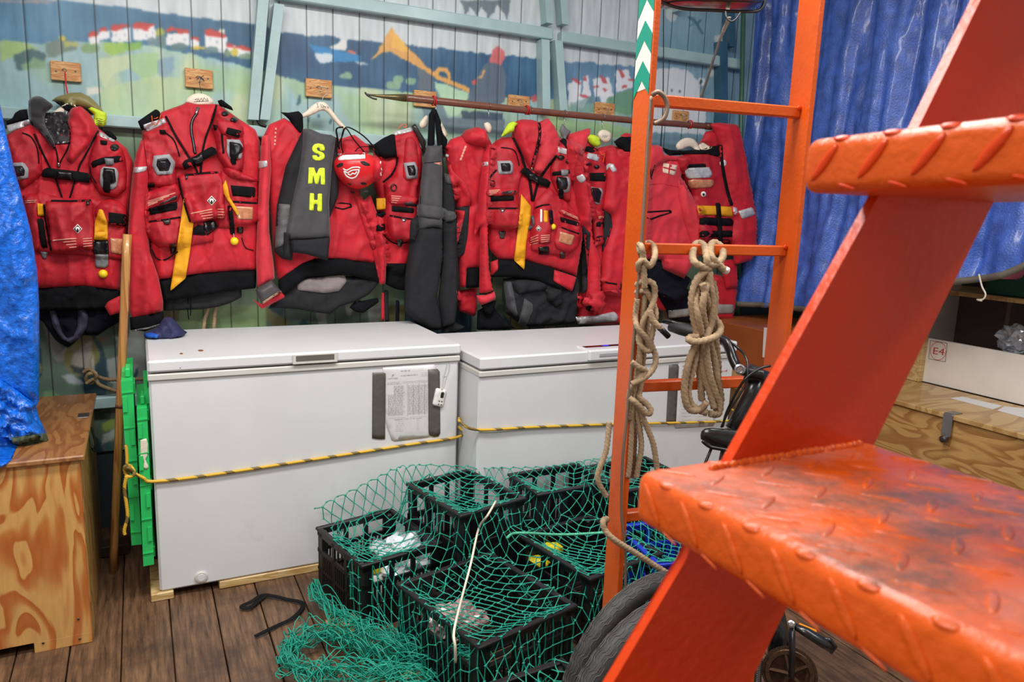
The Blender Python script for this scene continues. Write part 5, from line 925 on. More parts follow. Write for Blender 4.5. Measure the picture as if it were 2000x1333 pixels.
t9=thing('red_jacket',onY(1225,560,-.2),'red jacket right behind the ladder upright with a black folded collar','jacket','red sea jackets hanging on the wall')
panel('jacket_body',z8([(880,250),(960,260),(1010,280),(1050,400),(1040,700),(1030,950),(1000,1050),(900,1080),(920,900),(960,600),(930,400),(890,300)]),RED,t9,Y=-.20,puff=.035,edge=16,step=6,wr=WV(111,.009,16,80),back=.02); panel('collar',z8([(868,222),(905,195),(965,190),(1000,200),(1000,280),(930,278),(885,250)]),BLK,t9,Y=-.22,puff=.02,edge=7,step=5); panel('hood_top',z8([(905,190),(930,172),(960,178),(985,200),(960,196),(920,196)]),RED,t9,Y=-.21,puff=.01,edge=4,step=4)
# reflective overtrousers low down left and right of the ladder
o1=thing('overtrousers',onY(1180,630,-.1),'red overtrousers with a wide white reflective band resting on the right freezer','trousers')
panel('trouser_leg',z8([(660,1080),(900,1060),(990,1080),(980,1250),(800,1262),(660,1250)]),RED,o1,Y=-.12,puff=.035,edge=12,step=6,wr=WV(112,.009,24,30)); panel('reflective_band',z8([(650,1215),(760,1208),(870,1185),(892,1210),(885,1240),(780,1248),(665,1258)]),REFL,o1,off=.004,puff=.006,edge=4,step=5,wr=(.005,16,20,40,3))

# right of the ladder
t10=thing('red_smock',onY(1310,560,-.2),'faded red smock right of the ladder with a white cross flag patch','jacket')
panel('hem_band',z9([(340,840),(420,835),(560,900),(640,960),(600,1030),(530,1090),(400,1000),(340,960)]),mat('navy_black_fabric',(30,30,44)),t10,Y=-.17,puff=.02,edge=8,step=6,wr=WV(122,.006,24,24))
panel('smock_body',z9([(300,300),(400,230),(470,240),(500,290),(600,290),(610,310),(580,400),(640,500),(690,620),(720,720),(700,800),(650,870),(600,955),(490,905),(480,850),(340,850),(300,850)]),RED2,t10,Y=-.20,puff=.036,edge=20,step=6,wr=WV(121,.010,26,70,10),back=.02,thick=.01)
panel('sleeve',z9([(570,420),(630,500),(690,620),(718,700),(700,820),(650,790),(600,640),(575,520)]),RED2,t10,off=.006,puff=.03,edge=12,step=5,wr=WV(123,.006,16,60,-20)); panel('cuff',z9([(495,850),(650,850),(648,880),(600,955),(490,905)]),RED2,t10,off=.008,puff=.02,edge=7,step=5)
panel('collar',z9([(400,260),(430,232),(480,240),(490,280),(560,292),(612,300),(600,316),(520,315),(460,335),(420,380),(400,340)]),RED2,t10,off=.008,puff=.02,edge=7,step=5,smooth=2); 
fl=panel('flag_patch',z9([(487,328),(564,342),(550,398),(483,380)]),mat('flag_cream',(224,200,180),.6,bump=.2),t10,off=.0015,puff=.0006,step=4,thick=.0005); strap('flag_cross',z9([(524,334),(516,390)]),2.6,RED,fl,off=.001,puff=.0003,thick=.0003); strap('flag_cross',z9([(486,352),(556,370)]),2.6,RED,fl,off=.001,puff=.0003,thick=.0003)
strap('lace',z9([(400,345),(415,370),(425,420)]),1.8,WEB,t10,off=.003); strap('lace',z9([(445,340),(430,375),(424,400)]),1.8,WEB,t10,off=.003); strap('seam',z9([(375,450),(480,440),(570,460)]),1.2,RED,t10,off=.001)
panel('pocket_edge',z9([(375,592),(450,588),(530,583),(535,600),(470,620),(420,640),(375,620),(378,612),(420,630),(465,612),(520,598),(518,592),(450,597),(378,602)]),WEB,t10,off=.001,puff=.001,step=3)
panel('lower_red',z9([(430,1010),(520,1030),(525,1130),(470,1130),(430,1100)]),RED,t10,Y=-.12,puff=.02,edge=7,step=5)
v6=thing('flotation_jacket',onY(1395,440,-.17),'red sleeveless flotation jacket with silver panel, amber label and yellow belt','life vest')
panel('front_panel',z9([(560,300),(610,280),(680,250),(800,290),(815,400),(850,540),(870,640),(870,770),(680,765),(680,640),(640,480),(590,400)]),REDD,v6,Y=-.18,puff=.04,edge=18,step=6,wr=WV(131,.006,26,60),back=.02,thick=.01)
panel('collar_black',z9([(485,245),(520,258),(600,262),(700,255),(760,235),(790,225),(800,300),(720,280),(620,282),(520,290),(495,270)]),BLK,v6,Y=-.18,puff=.015,edge=6,step=5)
panel('top_handle',z9([(615,355),(628,336),(715,332),(722,352)]),WEB,v6,off=.003,puff=.003,edge=3,step=4); REFW(v6,z9([(605,370),(625,355),(735,352),(755,385),(745,408),(625,415),(608,400)]))
panel('amber_label',z9([(622,425),(640,418),(760,420),(765,440),(750,460),(640,470),(625,450)]),TAN,v6,off=.003,puff=.003,edge=3,step=4); bd=panel('round_badge',[z9([q])[0] for q in ellipse(705,498,15,15,14)],WHT,v6,off=.002,puff=.001,step=2.5,thick=.0006); panel('badge_centre',[z9([q])[0] for q in ellipse(706,500,6,8,10)],mat('badge_black',(24,24,26)),bd,off=.001,puff=.0003,step=1.5,thick=.0004)
panel('yellow_belt',z9([(672,560),(770,562),(868,568),(872,622),(770,612),(680,612)]),YEL,v6,off=.005,puff=.006,edge=5,step=5); strap('black_belt',z9([(685,640),(780,648),(868,650)]),15,WEB,v6,off=.006); strap('black_belt',z9([(685,715),(780,715),(868,712)]),13,WEB,v6,off=.006); strap('vertical_strap',z9([(785,545),(792,640),(800,780)]),8.5,WEB,v6,off=.008); strap('lower_strap',z9([(690,750),(850,755)]),8,WEB,v6,off=.005)
for q in ([(560,230),(590,200),(625,192),(660,205),(690,255),(660,255),(630,240),(595,255),(565,256)],): hanger(z9(q),-.17,'wide pale hanger above the silver-panelled flotation jacket')
hanger(z9([(680,235),(700,212),(740,205),(762,225),(745,250),(700,258)]),-.16,'pale hanger top tucked under the red jacket slung over the gaff end')
t11=thing('red_jacket',onY(1440,560,-.2),'bright red jacket slung over the right end of the gaff pole','jacket','red sea jackets hanging on the wall')
panel('under_sleeve',z9([(675,230),(700,200),(715,160),(760,150),(800,200),(790,235),(740,240),(700,212)]),RED,t11,Y=-.17,puff=.02,edge=8,step=5)
panel('jacket_body',z9([(745,118),(780,110),(890,120),(905,160),(940,330),(970,520),(992,640),(990,800),(960,860),(880,880),(860,760),(870,640),(850,540),(820,420),(800,330),(795,230),(770,160)]),RED,t11,Y=-.20,puff=.036,edge=18,step=6,wr=WV(141,.011,20,80,-6),back=.02,thick=.01)
REFW(t11,z9([(865,568),(885,570),(895,610),(870,612)])); panel('reflective_band',z9([(895,590),(970,568),(990,608),(915,635)]),REFL,t11,off=.003,puff=.002,edge=3,step=5)
panel('shoulder_print',[z9([q])[0] for q in ellipse(812,330,18,20,12)],WHT,t11,off=.002,puff=.001,step=3,thick=.0005); strap('black_side',z9([(800,230),(808,340),(835,480),(860,560)]),6,WEB,t11,curve=3,off=.003)
for k_,(pts,bp_,lb) in enumerate((([(620,1030),(760,930),(880,960),(885,1010),(860,1180),(760,1180),(640,1200),(610,1120)],[(765,1095),(870,1098),(872,1145),(768,1150)],'red work trousers with a grey reflective band under the slung jacket'),([(440,1020),(620,1010),(640,1200),(520,1180),(500,1120)],[(515,1130),(630,1118),(632,1160),(518,1172)],'dark and red trousers with a grey band behind the hanging rope coil'))):
    o=thing('work_trousers',onY(*z9([pts[0]])[0],-.12),lb,'trousers'); panel('trouser_leg',z9(pts),RED if k_==0 else mat('navy_black_fabric',(30,30,44)),o,Y=-.12,puff=.03,edge=10,step=6,wr=WV(150+k_,.008,20,40)); panel('reflective_band',z9(bp_),mat('dull_reflective',(150,146,140),.5),o,off=.003,puff=.003,edge=3,step=5)
panel('jacket_tail',z9([(790,860),(885,850),(890,1005),(830,1010)]),RED,t11,Y=-.16,puff=.02,edge=8,step=5)
panel('plastic_bag',z9([(820,1180),(866,1178),(864,1265),(820,1255)]),mat('pink_clear_plastic',(150,110,116),.2,var=.3,coat=.6),None,Y=-.12,puff=.02,edge=6,step=4,wr=(.006,8,10,20,2),label='crumpled pinkish clear bag below the red work trousers',cat='bag')
# dark bundle on the left freezer corner
bl=panel('dark_bundle',z5([(130,1262),(200,1230),(232,1180),(270,1180),(325,1240),(348,1255),(330,1272),(280,1285),(205,1292),(135,1285)]),mat('navy_cloth',(40,44,84),.7,var=.25),None,Y=-.27,puff=.06,edge=12,step=5,wr=(.012,14,12,30,2),back=.03,label='crumpled navy cloth lying on the left rear corner of the left freezer lid',cat='cloth')
panel('blue_edge',z5([(132,1262),(165,1255),(205,1268),(200,1285),(140,1280)]),mat('bright_blue_cloth',(20,90,190),.5),bl,off=.004,puff=.01,edge=4,step=4)
# ------------------------------------------------------------------ orange ladder
def paint(name,c1,c2,dirt,rough=.3,ds=9,lo=.5,hi=.68,bump=.25):
    return mat(name,c1,rough,var=.07,vscale=6,bump=bump,bscale=90,coat=.12,spec=.3,dirt=(dirt,ds,lo,hi))
ORA=paint('orange_paint',(214,64,6),None,(176,48,10),.34,14,.62,.8)
ORL=paint('ladder_orange_paint',(218,90,24),None,(190,74,26),.34,14,.6,.8)
ORT=None
_ot=paint('worn_tread_paint',(216,88,18),None,(196,116,94),.36,13,.38,.60,.5)
import bmesh
N_=_ot.node_tree.nodes; L_=_ot.node_tree.links; mx_=[n for n in N_ if n.type=='MIX_RGB'][0]; lk=[l for l in L_ if l.to_socket==mx_.inputs[0]][0]; src=lk.from_socket
ge=N_.new('ShaderNodeNewGeometry'); sp=N_.new('ShaderNodeSeparateXYZ'); L_.new(ge.outputs['True Normal'],sp.inputs[0]); mr=N_.new('ShaderNodeMapRange'); mr.inputs[1].default_value=.75; mr.inputs[2].default_value=.98; L_.new(sp.outputs[2],mr.inputs[0])
mu_=N_.new('ShaderNodeMath'); mu_.operation='MULTIPLY'; L_.new(src,mu_.inputs[0]); L_.new(mr.outputs[0],mu_.inputs[1]); L_.new(mu_.outputs[0],mx_.inputs[0]); ORT=_ot
# dark grime smear where feet land
n5=N_.new('ShaderNodeTexNoise'); n5.inputs['Scale'].default_value=7; n5.inputs['Detail'].default_value=10; n5.inputs['Roughness'].default_value=.75; tc5=N_.new('ShaderNodeTexCoord'); L_.new(tc5.outputs['Object'],n5.inputs['Vector'])
r5=N_.new('ShaderNodeValToRGB'); r5.color_ramp.elements[0].position=.46; r5.color_ramp.elements[1].position=.62; L_.new(n5.outputs['Fac'],r5.inputs[0]); m5=N_.new('ShaderNodeMath'); m5.operation='MULTIPLY'; L_.new(r5.outputs[0],m5.inputs[0]); L_.new(mr.outputs[0],m5.inputs[1])
x5=N_.new('ShaderNodeMixRGB'); L_.new(m5.outputs[0],x5.inputs[0]); L_.new(mx_.outputs[0],x5.inputs[1]); x5.inputs[2].default_value=(*lin((112,84,74)),1); L_.new(x5.outputs[0],N_['Principled BSDF'].inputs['Base Color'])
def rbox(b,x0,x1,y0,y1,z0,z1,r,seg=4,T=None):
    bm=bmesh.new(); bmesh.ops.create_cube(bm,size=1)
    for v in bm.verts: v.co=Vector(((x0+x1)/2+v.co.x*(x1-x0),(y0+y1)/2+v.co.y*(y1-y0),(z0+z1)/2+v.co.z*(z1-z0)))
    bmesh.ops.bevel(bm,geom=bm.edges[:],offset=r,segments=seg,affect='EDGES',profile=.5)
    V=np.array([v.co[:] for v in bm.verts]); 
    if T is not None: V=T(V)
    F=[[v.index for v in f.verts] for f in bm.faces]; bm.free(); return b.add(V,F)
def ell(b,c,ax,ay,az,n=10,m=7):
    c=np.array(c,float);V=[]
    for j in range(m):
        ph=math.pi*(j+.5)/m
        for i in range(n):
            t=2*math.pi*i/n; V.append(c+np.array(ax)*math.cos(t)*math.sin(ph)+np.array(ay)*math.sin(t)*math.sin(ph)+np.array(az)*math.cos(ph))
    F=[(j*n+i,j*n+(i+1)%n,(j+1)*n+(i+1)%n,(j+1)*n+i) for j in range(m-1) for i in range(n)]+[tuple(range(n))[::-1],tuple((m-1)*n+i for i in range(n))]
    return b.add(V,F)
LP=np.array([1.095,-1.985,0]); LE=np.array([.9875,-.158,0]); LN=np.array([-.158,-.9875,0]); LW=.456; LD=.085
def LT(P): P=np.array(P); return LP+np.outer(P[:,0],LE)+np.outer(P[:,1],LN)+np.outer(P[:,2],[0,0,1.])
ld=thing('ladder',LP+LE*.22,'tall orange steel ladder with flat side rails and square rungs','ladder')
for s0,nm in ((0,'rail'),(LW,'rail')):
    b=MB().box(s0,s0+.016,-LD,0,0,2.75,.002,LT); b.reg(); r_=b.obj('rail',ORL,ld)
for k in range(5):
    z=1.713-.36*k; c=-.045
    b=MB().box(.016,LW,c-.014,c+.014,z-.016,z+.012,.003,LT); b.reg(); b.obj('rung',ORL,ld)
    for s in (.016,LW):
        pass
    w=MB(); ell(w,LT([[LW-.004,c+.012,z+.008]])[0],[.01,0,0],[0,.006,0],[0,0,.008]); w.obj('weld',ORA,ld,smooth=True)
# chevron marking on the left rail
rail=[o for o in ld.children if o.name.startswith('rail')][0]
def onrail(q,off=.0008):
    o=LP-LE*off; r=ray(*q); t=((o-CAM)@LE)/(r@LE); return CAM+r*t
zc=zt(1220,0,5.126)
def railpoly(name,pts,mt,off):
    P=[onrail(q,off) for q in pts]; return mk(name,P,[tuple(range(len(P)))],mt,rail,False)
zT=2.74
def RS(s,z,off): return LP+LN*(-LD+s*LD)+np.array([0,0,z])-LE*off
WM=mat('chevron_white',(226,224,214),.35,var=.04,bump=.05); GM=mat('chevron_green',(20,146,120),.35,var=.08,bump=.05)
zb0=onrail((1252,178))[2]
mk('chevron_strip',[RS(0.03,zb0,.0008),RS(.97,zb0+.003,.0008),RS(.97,zT,.0008),RS(.03,zT,.0008)],[(0,1,2,3)],WM,rail,False)
for i,y0 in enumerate((119,42,-36,-114,-192,-270,-350)):
    tip=onrail((1256,y0)); z=tip[2]; dz=.040; th=.046
    mk('chevron',[RS(.03,z-dz,.0016),RS(.5,z,.0016),RS(.97,z-dz+.004,.0016),RS(.97,z-dz-th+.004,.0016),RS(.5,z-th,.0016),RS(.03,z-dz-th,.0016)],[(5,4,1,0),(4,3,2,1)],GM,rail,False)
def lp(u,v,dn=.02):
    """point on the ladder's plane, dn towards the viewer's side"""
    o=LP+LN*dn; r=ray(u,v); t=((o-CAM)@LN)/(r@LN); return CAM+r*t
def lpts(zf_,pts): return [lp(*zf_([(p[0],p[1])])[0],p[2] if len(p)>2 else .02) for p in pts]
z10=zt(1200,460,2.667)
# right coil
cz=thing('rope_coil',lp(1380,800,.02),'thick hemp rope coil tied in the middle, hung from the second rung','rope')
rr=.0088
S=[[(500,175,.03),(460,165,.035),(410,130,.02),(415,60,-.05),(440,40,-.085),(470,60,-.02),(480,110,.03),(490,150,.035),(530,150,.03),(565,110,0),(555,60,-.06),(520,38,-.085),(500,60,-.02),(505,110,.03),(540,150,.03),(580,185,.03)],
[(485,180,.03),(430,230,.03),(402,330,.03),(410,420,.03),(430,540,.03),(390,650,.03),(365,780,.03),(372,870,.03),(400,912,.03),(450,905,.03),(480,870,.04)],
[(490,185,.02),(440,260,.015),(445,340,.02),(455,460,.02),(440,560,.02),(410,690,.02),(385,800,.02),(395,870,.02),(430,905,.025),(480,925,.03)],
[(495,190,.03),(500,260,.035),(515,350,.035),(505,450,.035),(480,560,.03),(490,700,.03),(520,800,.03),(550,880,.03),(540,930,.03),(500,930,.04)],
[(500,200,.01),(470,300,.045),(460,400,.045),(490,520,.02),(520,640,.02),(540,760,.02),(555,860,.02),(530,920,.02)],
[(460,250,.045),(480,330,.04),(500,420,.02),(480,540,.045),(455,640,.02),(470,740,.02),(500,830,.025),(520,900,.03)],
[(440,240,.02),(425,340,.035),(440,440,.045),(460,560,.02),(440,660,.01),(450,780,.01),(455,860,.01)],
[(510,240,.02),(525,320,.02),(520,420,.02),(550,470,.03),(545,510,.045),(500,540,.06),(430,555,.06),(388,545,.045),(400,530,.03),(440,530,.04)],
[(515,430,.02),(530,560,.02),(540,680,.01),(535,800,.01),(545,900,.02)]]
for q in S: rope('strand',lpts(z10,q),rr,HEMP,cz)
MB().tube(lpts(z10,[(572,178,.03),(590,186,.03)]),.0095,10).obj('taped_end',mat('white_tape',(228,224,216),.6),cz,smooth=True)
# left bundle
cl=thing('rope_bundle',lp(1245,930,.0),'long hemp rope bundle hitched beside the left ladder rail, dark taped end','rope')
BR=.0072
S=[[(135,90,.02),(128,50,-.02),(140,60,.03),(150,110,.03),(155,200,.03),(158,275,.03)],
[(150,60,-.06),(175,38,-.085),(205,60,-.02),(210,110,.03),(185,160,.035),(150,130,.035),(125,150,.03),(130,185,.02)],
[(115,260,.0),(150,240,.02),(200,250,.03),(210,310,.03),(190,380,.035),(150,450,.03),(135,560,.02),(130,700,.01),(120,780,.01)],
[(110,300,.0),(160,290,.02),(190,330,.02),(210,380,.02),(215,420,.03),(195,520,.03),(190,560,.03),(215,630,.03),(205,690,.035),(160,740,.035),(90,775,.03)],
[(120,330,.01),(110,420,.01),(120,480,.03),(170,540,.035),(190,590,.03),(165,600,.03),(130,560,.02),(110,480,.0)],
[(160,300,.01),(150,420,.01),(140,520,.0),(125,640,.0),(110,760,.0),(95,880,.0),(90,1000,.0),(80,1180,.0),(70,1260,.0)],
[(175,420,.0),(165,520,.0),(150,640,.0),(140,760,.0),(130,840,.01),(160,870,.02),(190,910,.03),(170,930,.03),(110,870,.03),(80,850,.02)],
[(185,390,.04),(200,440,.045),(225,470,.05),(245,490,.05)],
[(90,660,.03),(130,690,.035),(160,705,.03),(130,750,.03),(85,800,.01),(75,880,.0),(80,960,.0)],
[(145,850,.01),(140,920,.01),(170,1000,.01),(200,1080,.01),(215,1160,.01),(225,1230,.01)],
[(130,800,.0),(115,900,.0),(130,1000,.0),(140,1100,.0),(125,1200,.0),(115,1260,.0)],
[(105,820,-.02),(95,920,-.02),(105,1040,-.02),(100,1160,-.02),(95,1260,-.02)],
[(130,400,-.02),(115,520,-.02),(105,640,-.02),(115,740,-.02),(100,860,-.02),(70,1000,-.02),(75,1150,-.02),(85,1240,-.02)]]
for q in S: rope('strand',lpts(z10,q),BR,HEMP,cl)
MB().tube(lpts(z10,[(232,478,.05),(282,528,.05)]),.0075,10).obj('taped_end',PLB,cl,smooth=True)
# hitch on the lower rail, loops and the steel wire
rope('mooring_line',[lp(1190,825,.01),lp(1184,880,.02),lp(1168,925,.02),lp(1170,945,.02),lp(1185,970,.02)],.007,HEMP,label='short hemp loop sticking out left of the ladder rail above the net',cat='rope')
rope('mooring_line',[lp(1186,1015,-.02),lp(1178,1018,.03),lp(1181,1035,.04),lp(1200,1055,.05),lp(1240,1080,.05),lp(1290,1112,.05),lp(1330,1135,.05)],.0075,HEMP,label='pale rope looped round the left rail and led down to the right past the wheel',cat='rope')
for pts,nm in (([(1290,60,-.03),(1284,190,.02),(1298,200,.03),(1302,225,.03),(1290,250,.02),(1275,245,.0)],'a'),):
    MB().tube(catmull([lp(*p) for p in [(1274,185,.02),(1285,180,.03),(1298,190,.03),(1303,210,.03),(1296,232,.03),(1278,242,.02)]],6),.006,8).obj('round_hook',mat('old_wire',(140,120,104),.5,metal=.4),smooth=True,label='curved metal hook over the top rung beside the left rail',cat='hook')
MB().tube(catmull([lp(*p) for p in [(1272,188,.012),(1266,260,.012),(1262,330,.012),(1252,480,.012),(1238,660,.012),(1226,800,.012),(1216,900,.012),(1214,1005,.012),(1222,1100,.012),(1218,1280,.012)]],6),.004,8).obj('steel_wire',mat('old_wire',(140,120,104)),smooth=True,label='thin grey wire running down along the left ladder rail',cat='wire')
ell_b=MB(); 

# ------------------------------------------------------------------ orange stair
st=thing('stair',(.35,-3.2,.9),'orange steel stair very near the viewer, tread plates with raised lozenges','stair')
X0,Z0,DX,DZ=.336,1.240,.148,.2665
def side(y,name='stringer'):
    pl=[(.308,1.068),(.376,1.162),(.415,1.245),(.556,1.466),(.595,1.525),(.655,1.636),(.83,1.95),(1.03,1.95),(.76,1.545),(.723,1.478),(.584,1.231),(.494,1.089),(.462,1.03),(.1,.42),(-.05,.42)]
    k=.556; low=(.308-(1.068-.5)*k*1.0,.5)
    pl=[(x+.0,z) for x,z in pl[:-2]]+[(.462-(1.03-.5)*k,.5),low]
    V=[(x,y,z) for x,z in pl]+[(x,y+.010,z) for x,z in pl]; n=len(pl)
    bm=bmesh.new(); vs=[bm.verts.new(v) for v in V]; bm.faces.new(vs[:n]); bm.faces.new(vs[n:][::-1])
    for i in range(n): bm.faces.new((vs[i],vs[i+n],vs[(i+1)%n+n],vs[(i+1)%n]))
    bmesh.ops.bevel(bm,geom=bm.edges[:],offset=.0022,segments=3,affect='EDGES',profile=.5); bm.verts.index_update()
    V=[v.co[:] for v in bm.verts]; F=[[v.index for v in f.verts] for f in bm.faces]; bm.free()
    bmt=mk(name,V,F,ORA,st,False)
side(-3.055); side(-3.78)
def tread(k):
    x=X0+DX*k; z=Z0+DZ*k; ye=-3.032
    b=MB(); rbox(b,x,x+.25,-3.80,ye,z-.044,z,.011,5)
    V=np.vstack(b.V); V[:,2]+= (-(V[:,1]-ye))*.035 if k==0 else (-(V[:,1]-ye))*.03
    b.V=[V]; rg=rnd(k+3)
    t=b.obj('tread',ORT,st,smooth=True)
    L=MB(); sl=.035 if k==0 else .03
    def zz(y): return (ye-y)*sl
    # lozenges on the front lip
    y=ye-.024; i=0
    while y>-3.78:
        s=.5; c=(x-.0003,y,z-.021+zz(y)); d=np.array([0,-.62 if k else .62,.78]) ; n=np.cross([1,0,0],d)
        ell(L,c,d*.0180,n*.0042,np.array([.0022,0,0]))
        ell(L,(x+.0012,y-.022,z-.0405+zz(y-.022)),np.array([0,-.009,-.002]),np.array([0,.0006,.0016]),np.array([.0012,0,-.0008]))
        ell(L,(x+.004,y-.012,z-.0025+zz(y-.012)),np.array([.002,-.008,.0]),np.array([.003,.001,.002]),np.array([-.0012,0,.0014]))
        y-=.044; i+=1
    # lozenges on the top
    yy=ye-.02; r=0
    while yy>-3.78:
        xx=x+.025+(r%2)*.019
        while xx<x+.235:
            a=math.radians(58 if (r+int(xx*1000)//38)%2 else -58); a=math.radians(60) if r%2 else math.radians(-35); d=np.array([math.sin(a),math.cos(a),-sl*math.cos(a)]); n=np.array([d[1],-d[0],0])
            ell(L,(xx,yy,z+zz(yy)-.0002),d*.0165,n*.0036,np.array([0,0,.0016])); xx+=.052
        yy-=.026; r+=1
    L.obj('lozenges',ORT if k==0 else ORA,t,smooth=True)
    wb=MB()
    for i in range(26): ell(wb,(x+.06+i*.0068,ye-.024+rg.uniform(-.001,.001),z+.001),[.006,0,0],[0,.0035,0],[0,0,.004+rg.uniform(0,.001)],8,5)
    wb.obj('weld_bead',ORT,t,smooth=True)
for k in (-1,0,1,2): tread(k)

# ------------------------------------------------------------------ bicycle
bk=thing('bicycle',(1.2,-2.3,0),'black folding bicycle behind the orange stair, wheels folded side by side','bicycle')
TYRE=mat('tyre_rubber',(44,43,42),.6,var=.2,bump=.3,bscale=80); BLKM=mat('black_frame_paint',(20,20,22),.3,var=.1,bump=.05,coat=.3)
def wheel(C,ax,R,rt,nm):
    ax=np.array(ax,float); ax/=np.linalg.norm(ax); u=np.cross(ax,[0,0,1.]); u/=np.linalg.norm(u); w=np.cross(ax,u); C=np.array(C)
    V=[];n,m=120,14
    for i in range(n):
        t=2*math.pi*i/n; e=u*math.cos(t)+w*math.sin(t)
        for j in range(m):
            p=2*math.pi*j/m; V.append(C+e*(R-rt+rt*math.cos(p))+ax*rt*math.sin(p))
    F=[(i*m+j,((i+1)%n)*m+j,((i+1)%n)*m+(j+1)%m,i*m+(j+1)%m) for i in range(n) for j in range(m)]
    ty=mk('tyre',V,F,TYRE,bk,True)
    # zigzag grooves raised as thin ribs
    b=MB()
    for s in (-.75,-.45,-.15,.15,.45,.75):
        P=[]
        for i in range(n*2):
            t=math.pi*i/n; e=u*math.cos(t)+w*math.sin(t); p=s+(.10 if (i//3)%2 else -.10)
            P.append(C+e*(R-rt+(rt+.0003)*math.cos(p))+ax*(rt+.0003)*math.sin(p))
        b.tube(P,.0008,4,closed=True)
    b.obj('tread_ribs',mat('tyre_rib',(86,84,80),.7,bump=0),ty)
    Rr=R-2*rt; b=MB(); b.tube([C+(u*math.cos(t)+w*math.sin(t))*(Rr+.004) for t in np.linspace(0,2*math.pi,60,endpoint=False)],.011,8,closed=True); b.obj('rim',BLKM,bk,smooth=True)
    b=MB()
    for i in range(24):
        t=2*math.pi*i/24; e=u*math.cos(t)+w*math.sin(t); t2=t+.5*(1 if i%2 else -1); e2=u*math.cos(t2)+w*math.sin(t2); b.tube([C+e*Rr,C+e2*.02+ax*(.03 if (i//2)%2 else -.03)],.0009,4)
    b.obj('spokes',STEEL,bk); MB().lathe([(.018,-.04),(.012,-.03),(.012,.03),(.018,.04)],C,ax,14).obj('hub',DSTEEL,bk,smooth=True)
wc=atD(1276,1402,1.72); wc[2]=.295; wc[0]-=.012; AXW=(-.2,.98,0.02)
wheel(wc,AXW,.293,.029,'w')
wheel(wc+np.array([.075,.13,-.01]),AXW,.283,.026,'w')
zk=zt(1280,580,3.921); zp=zt(1440,1160,7.692)
def bkp(zf_,pts): return [atD(*zf_([(p[0],p[1])])[0],p[2]) for p in pts]
MB().tube(catmull(bkp(zk,[(480,320,1.98),(540,350,1.96),(575,420,1.94),(600,490,1.93),(640,550,1.92),(720,580,1.91),(830,600,1.9)]),6),.013,12).obj('handlebar',BLKM,bk,smooth=True)
g=MB(); g.tube(bkp(zk,[(125,232,2.1),(200,250,2.07),(285,275,2.04),(350,300,2.02),(480,325,1.98)]),[.017,.021,.02,.014,.012],12,flat=(1,.8)); g.obj('grip',mat('grip_rubber',(34,34,36),.55),bk,smooth=True)
MB().tube(catmull(bkp(zk,[(62,190,2.12),(90,185,2.11),(160,200,2.09),(240,215,2.07),(285,240,2.05)]),5),[.009]*10+[.007]*11,8,flat=(1,.6)).obj('brake_lever',PLB,bk,smooth=True)
p=atD(1445,722,1.88); MB().lathe([(.0135,0),(.0135,.014),(.009,.016),(.007,.012),(0,.012)],p,CAM-p,20).obj('clamp_bolt',STEEL,bk,smooth=False)
MB().tube(bkp(zk,[(700,570,1.93),(860,640,1.92)]),.022,10).obj('stem_clamp',BLKM,bk,smooth=True)
MB().tube(bkp(zk,[(790,610,1.93),(740,760,1.93),(660,900,1.93),(590,1020,1.93)]),[.024,.024,.022,.02],14).obj('stem_tube',BLKM,bk,smooth=True)
pb=bkp(zk,[(590,1020,1.93)])[0]; MB().tube([pb,np.array([1.27,-2.13,.62]),np.array([1.24,-2.2,.42])],.019,12).obj('fork',BLKM,bk,smooth=True)
for pts in ([(470,300,1.97),(560,340,1.95),(640,400,1.93),(690,460,1.9),(708,540,1.88),(695,650,1.87),(640,760,1.87),(560,880,1.88),(505,1000,1.9)],[(880,530,1.88),(800,550,1.87),(700,620,1.86),(640,700,1.87),(590,790,1.88),(540,900,1.9),(515,995,1.92)]):
    MB().tube(catmull(bkp(zk,pts),6),.0032,6).obj('brake_cable',PLB,bk,smooth=True)
def saddle():
    V=[];n=18;S=[(345,1060,4,4),(352,1060,16,30),(375,1055,26,44),(420,1065,34,60),(500,1090,38,80),(600,1110,45,95),(720,1130,60,100),(860,1140,90,90),(960,1140,95,70),(1010,1140,40,30)]
    for (x,y,wd,h) in S:
        c=atD(*zk([(x,y)])[0],1.92); k=1.92/FPX/3.921
        for i in range(n):
            t=2*math.pi*i/n; s=math.sin(t); V.append(c+np.array(_f)*math.cos(t)*wd*k*1.3+np.array([0,0,1.])*(s*h*k*1.05 if s>0 else s*h*k*1.15))
    F=[(j*n+i,j*n+(i+1)%n,(j+1)*n+(i+1)%n,(j+1)*n+i) for j in range(len(S)-1) for i in range(n)]+[tuple(range(n))[::-1],tuple((len(S)-1)*n+i for i in range(n))]
    return mk('saddle',V,F,mat('saddle_vinyl',(26,26,28),.22,var=.05,bump=.1,bscale=300,coat=.5),bk,True)
sd=saddle(); MB().tube(catmull(bkp(zk,[(360,1105,1.90),(420,1150,1.90),(520,1170,1.90),(640,1200,1.90)]),4),.005,6).obj('saddle_seam',PLB,sd,smooth=True)
MB().tube([bkp(zk,[(430,1160,1.93)])[0],bkp(zk,[(380,1280,1.93)])[0],atD(1350,990,1.93)],.004,6).obj('saddle_cable',PLB,bk,smooth=True)
MB().tube([bkp(zk,[(700,1180,1.95)])[0],atD(1500,1100,1.95),atD(1530,1240,1.93),atD(1545,1300,1.92)],.016,12).obj('seat_post',BLKM,bk,smooth=True)
MB().tube([atD(1480,1180,1.93),atD(1520,1230,1.92),atD(1515,1330,1.92)],.024,12).obj('frame_tube',BLKM,bk,smooth=True)
C=atD(1542,1316,1.86); axc=np.array([-.72,-.66,.2])
cr=MB(); cr.lathe([(.058,0),(.060,.003),(.058,.006),(.048,.006),(.046,.003),(.046,0)],C,axc,40); 
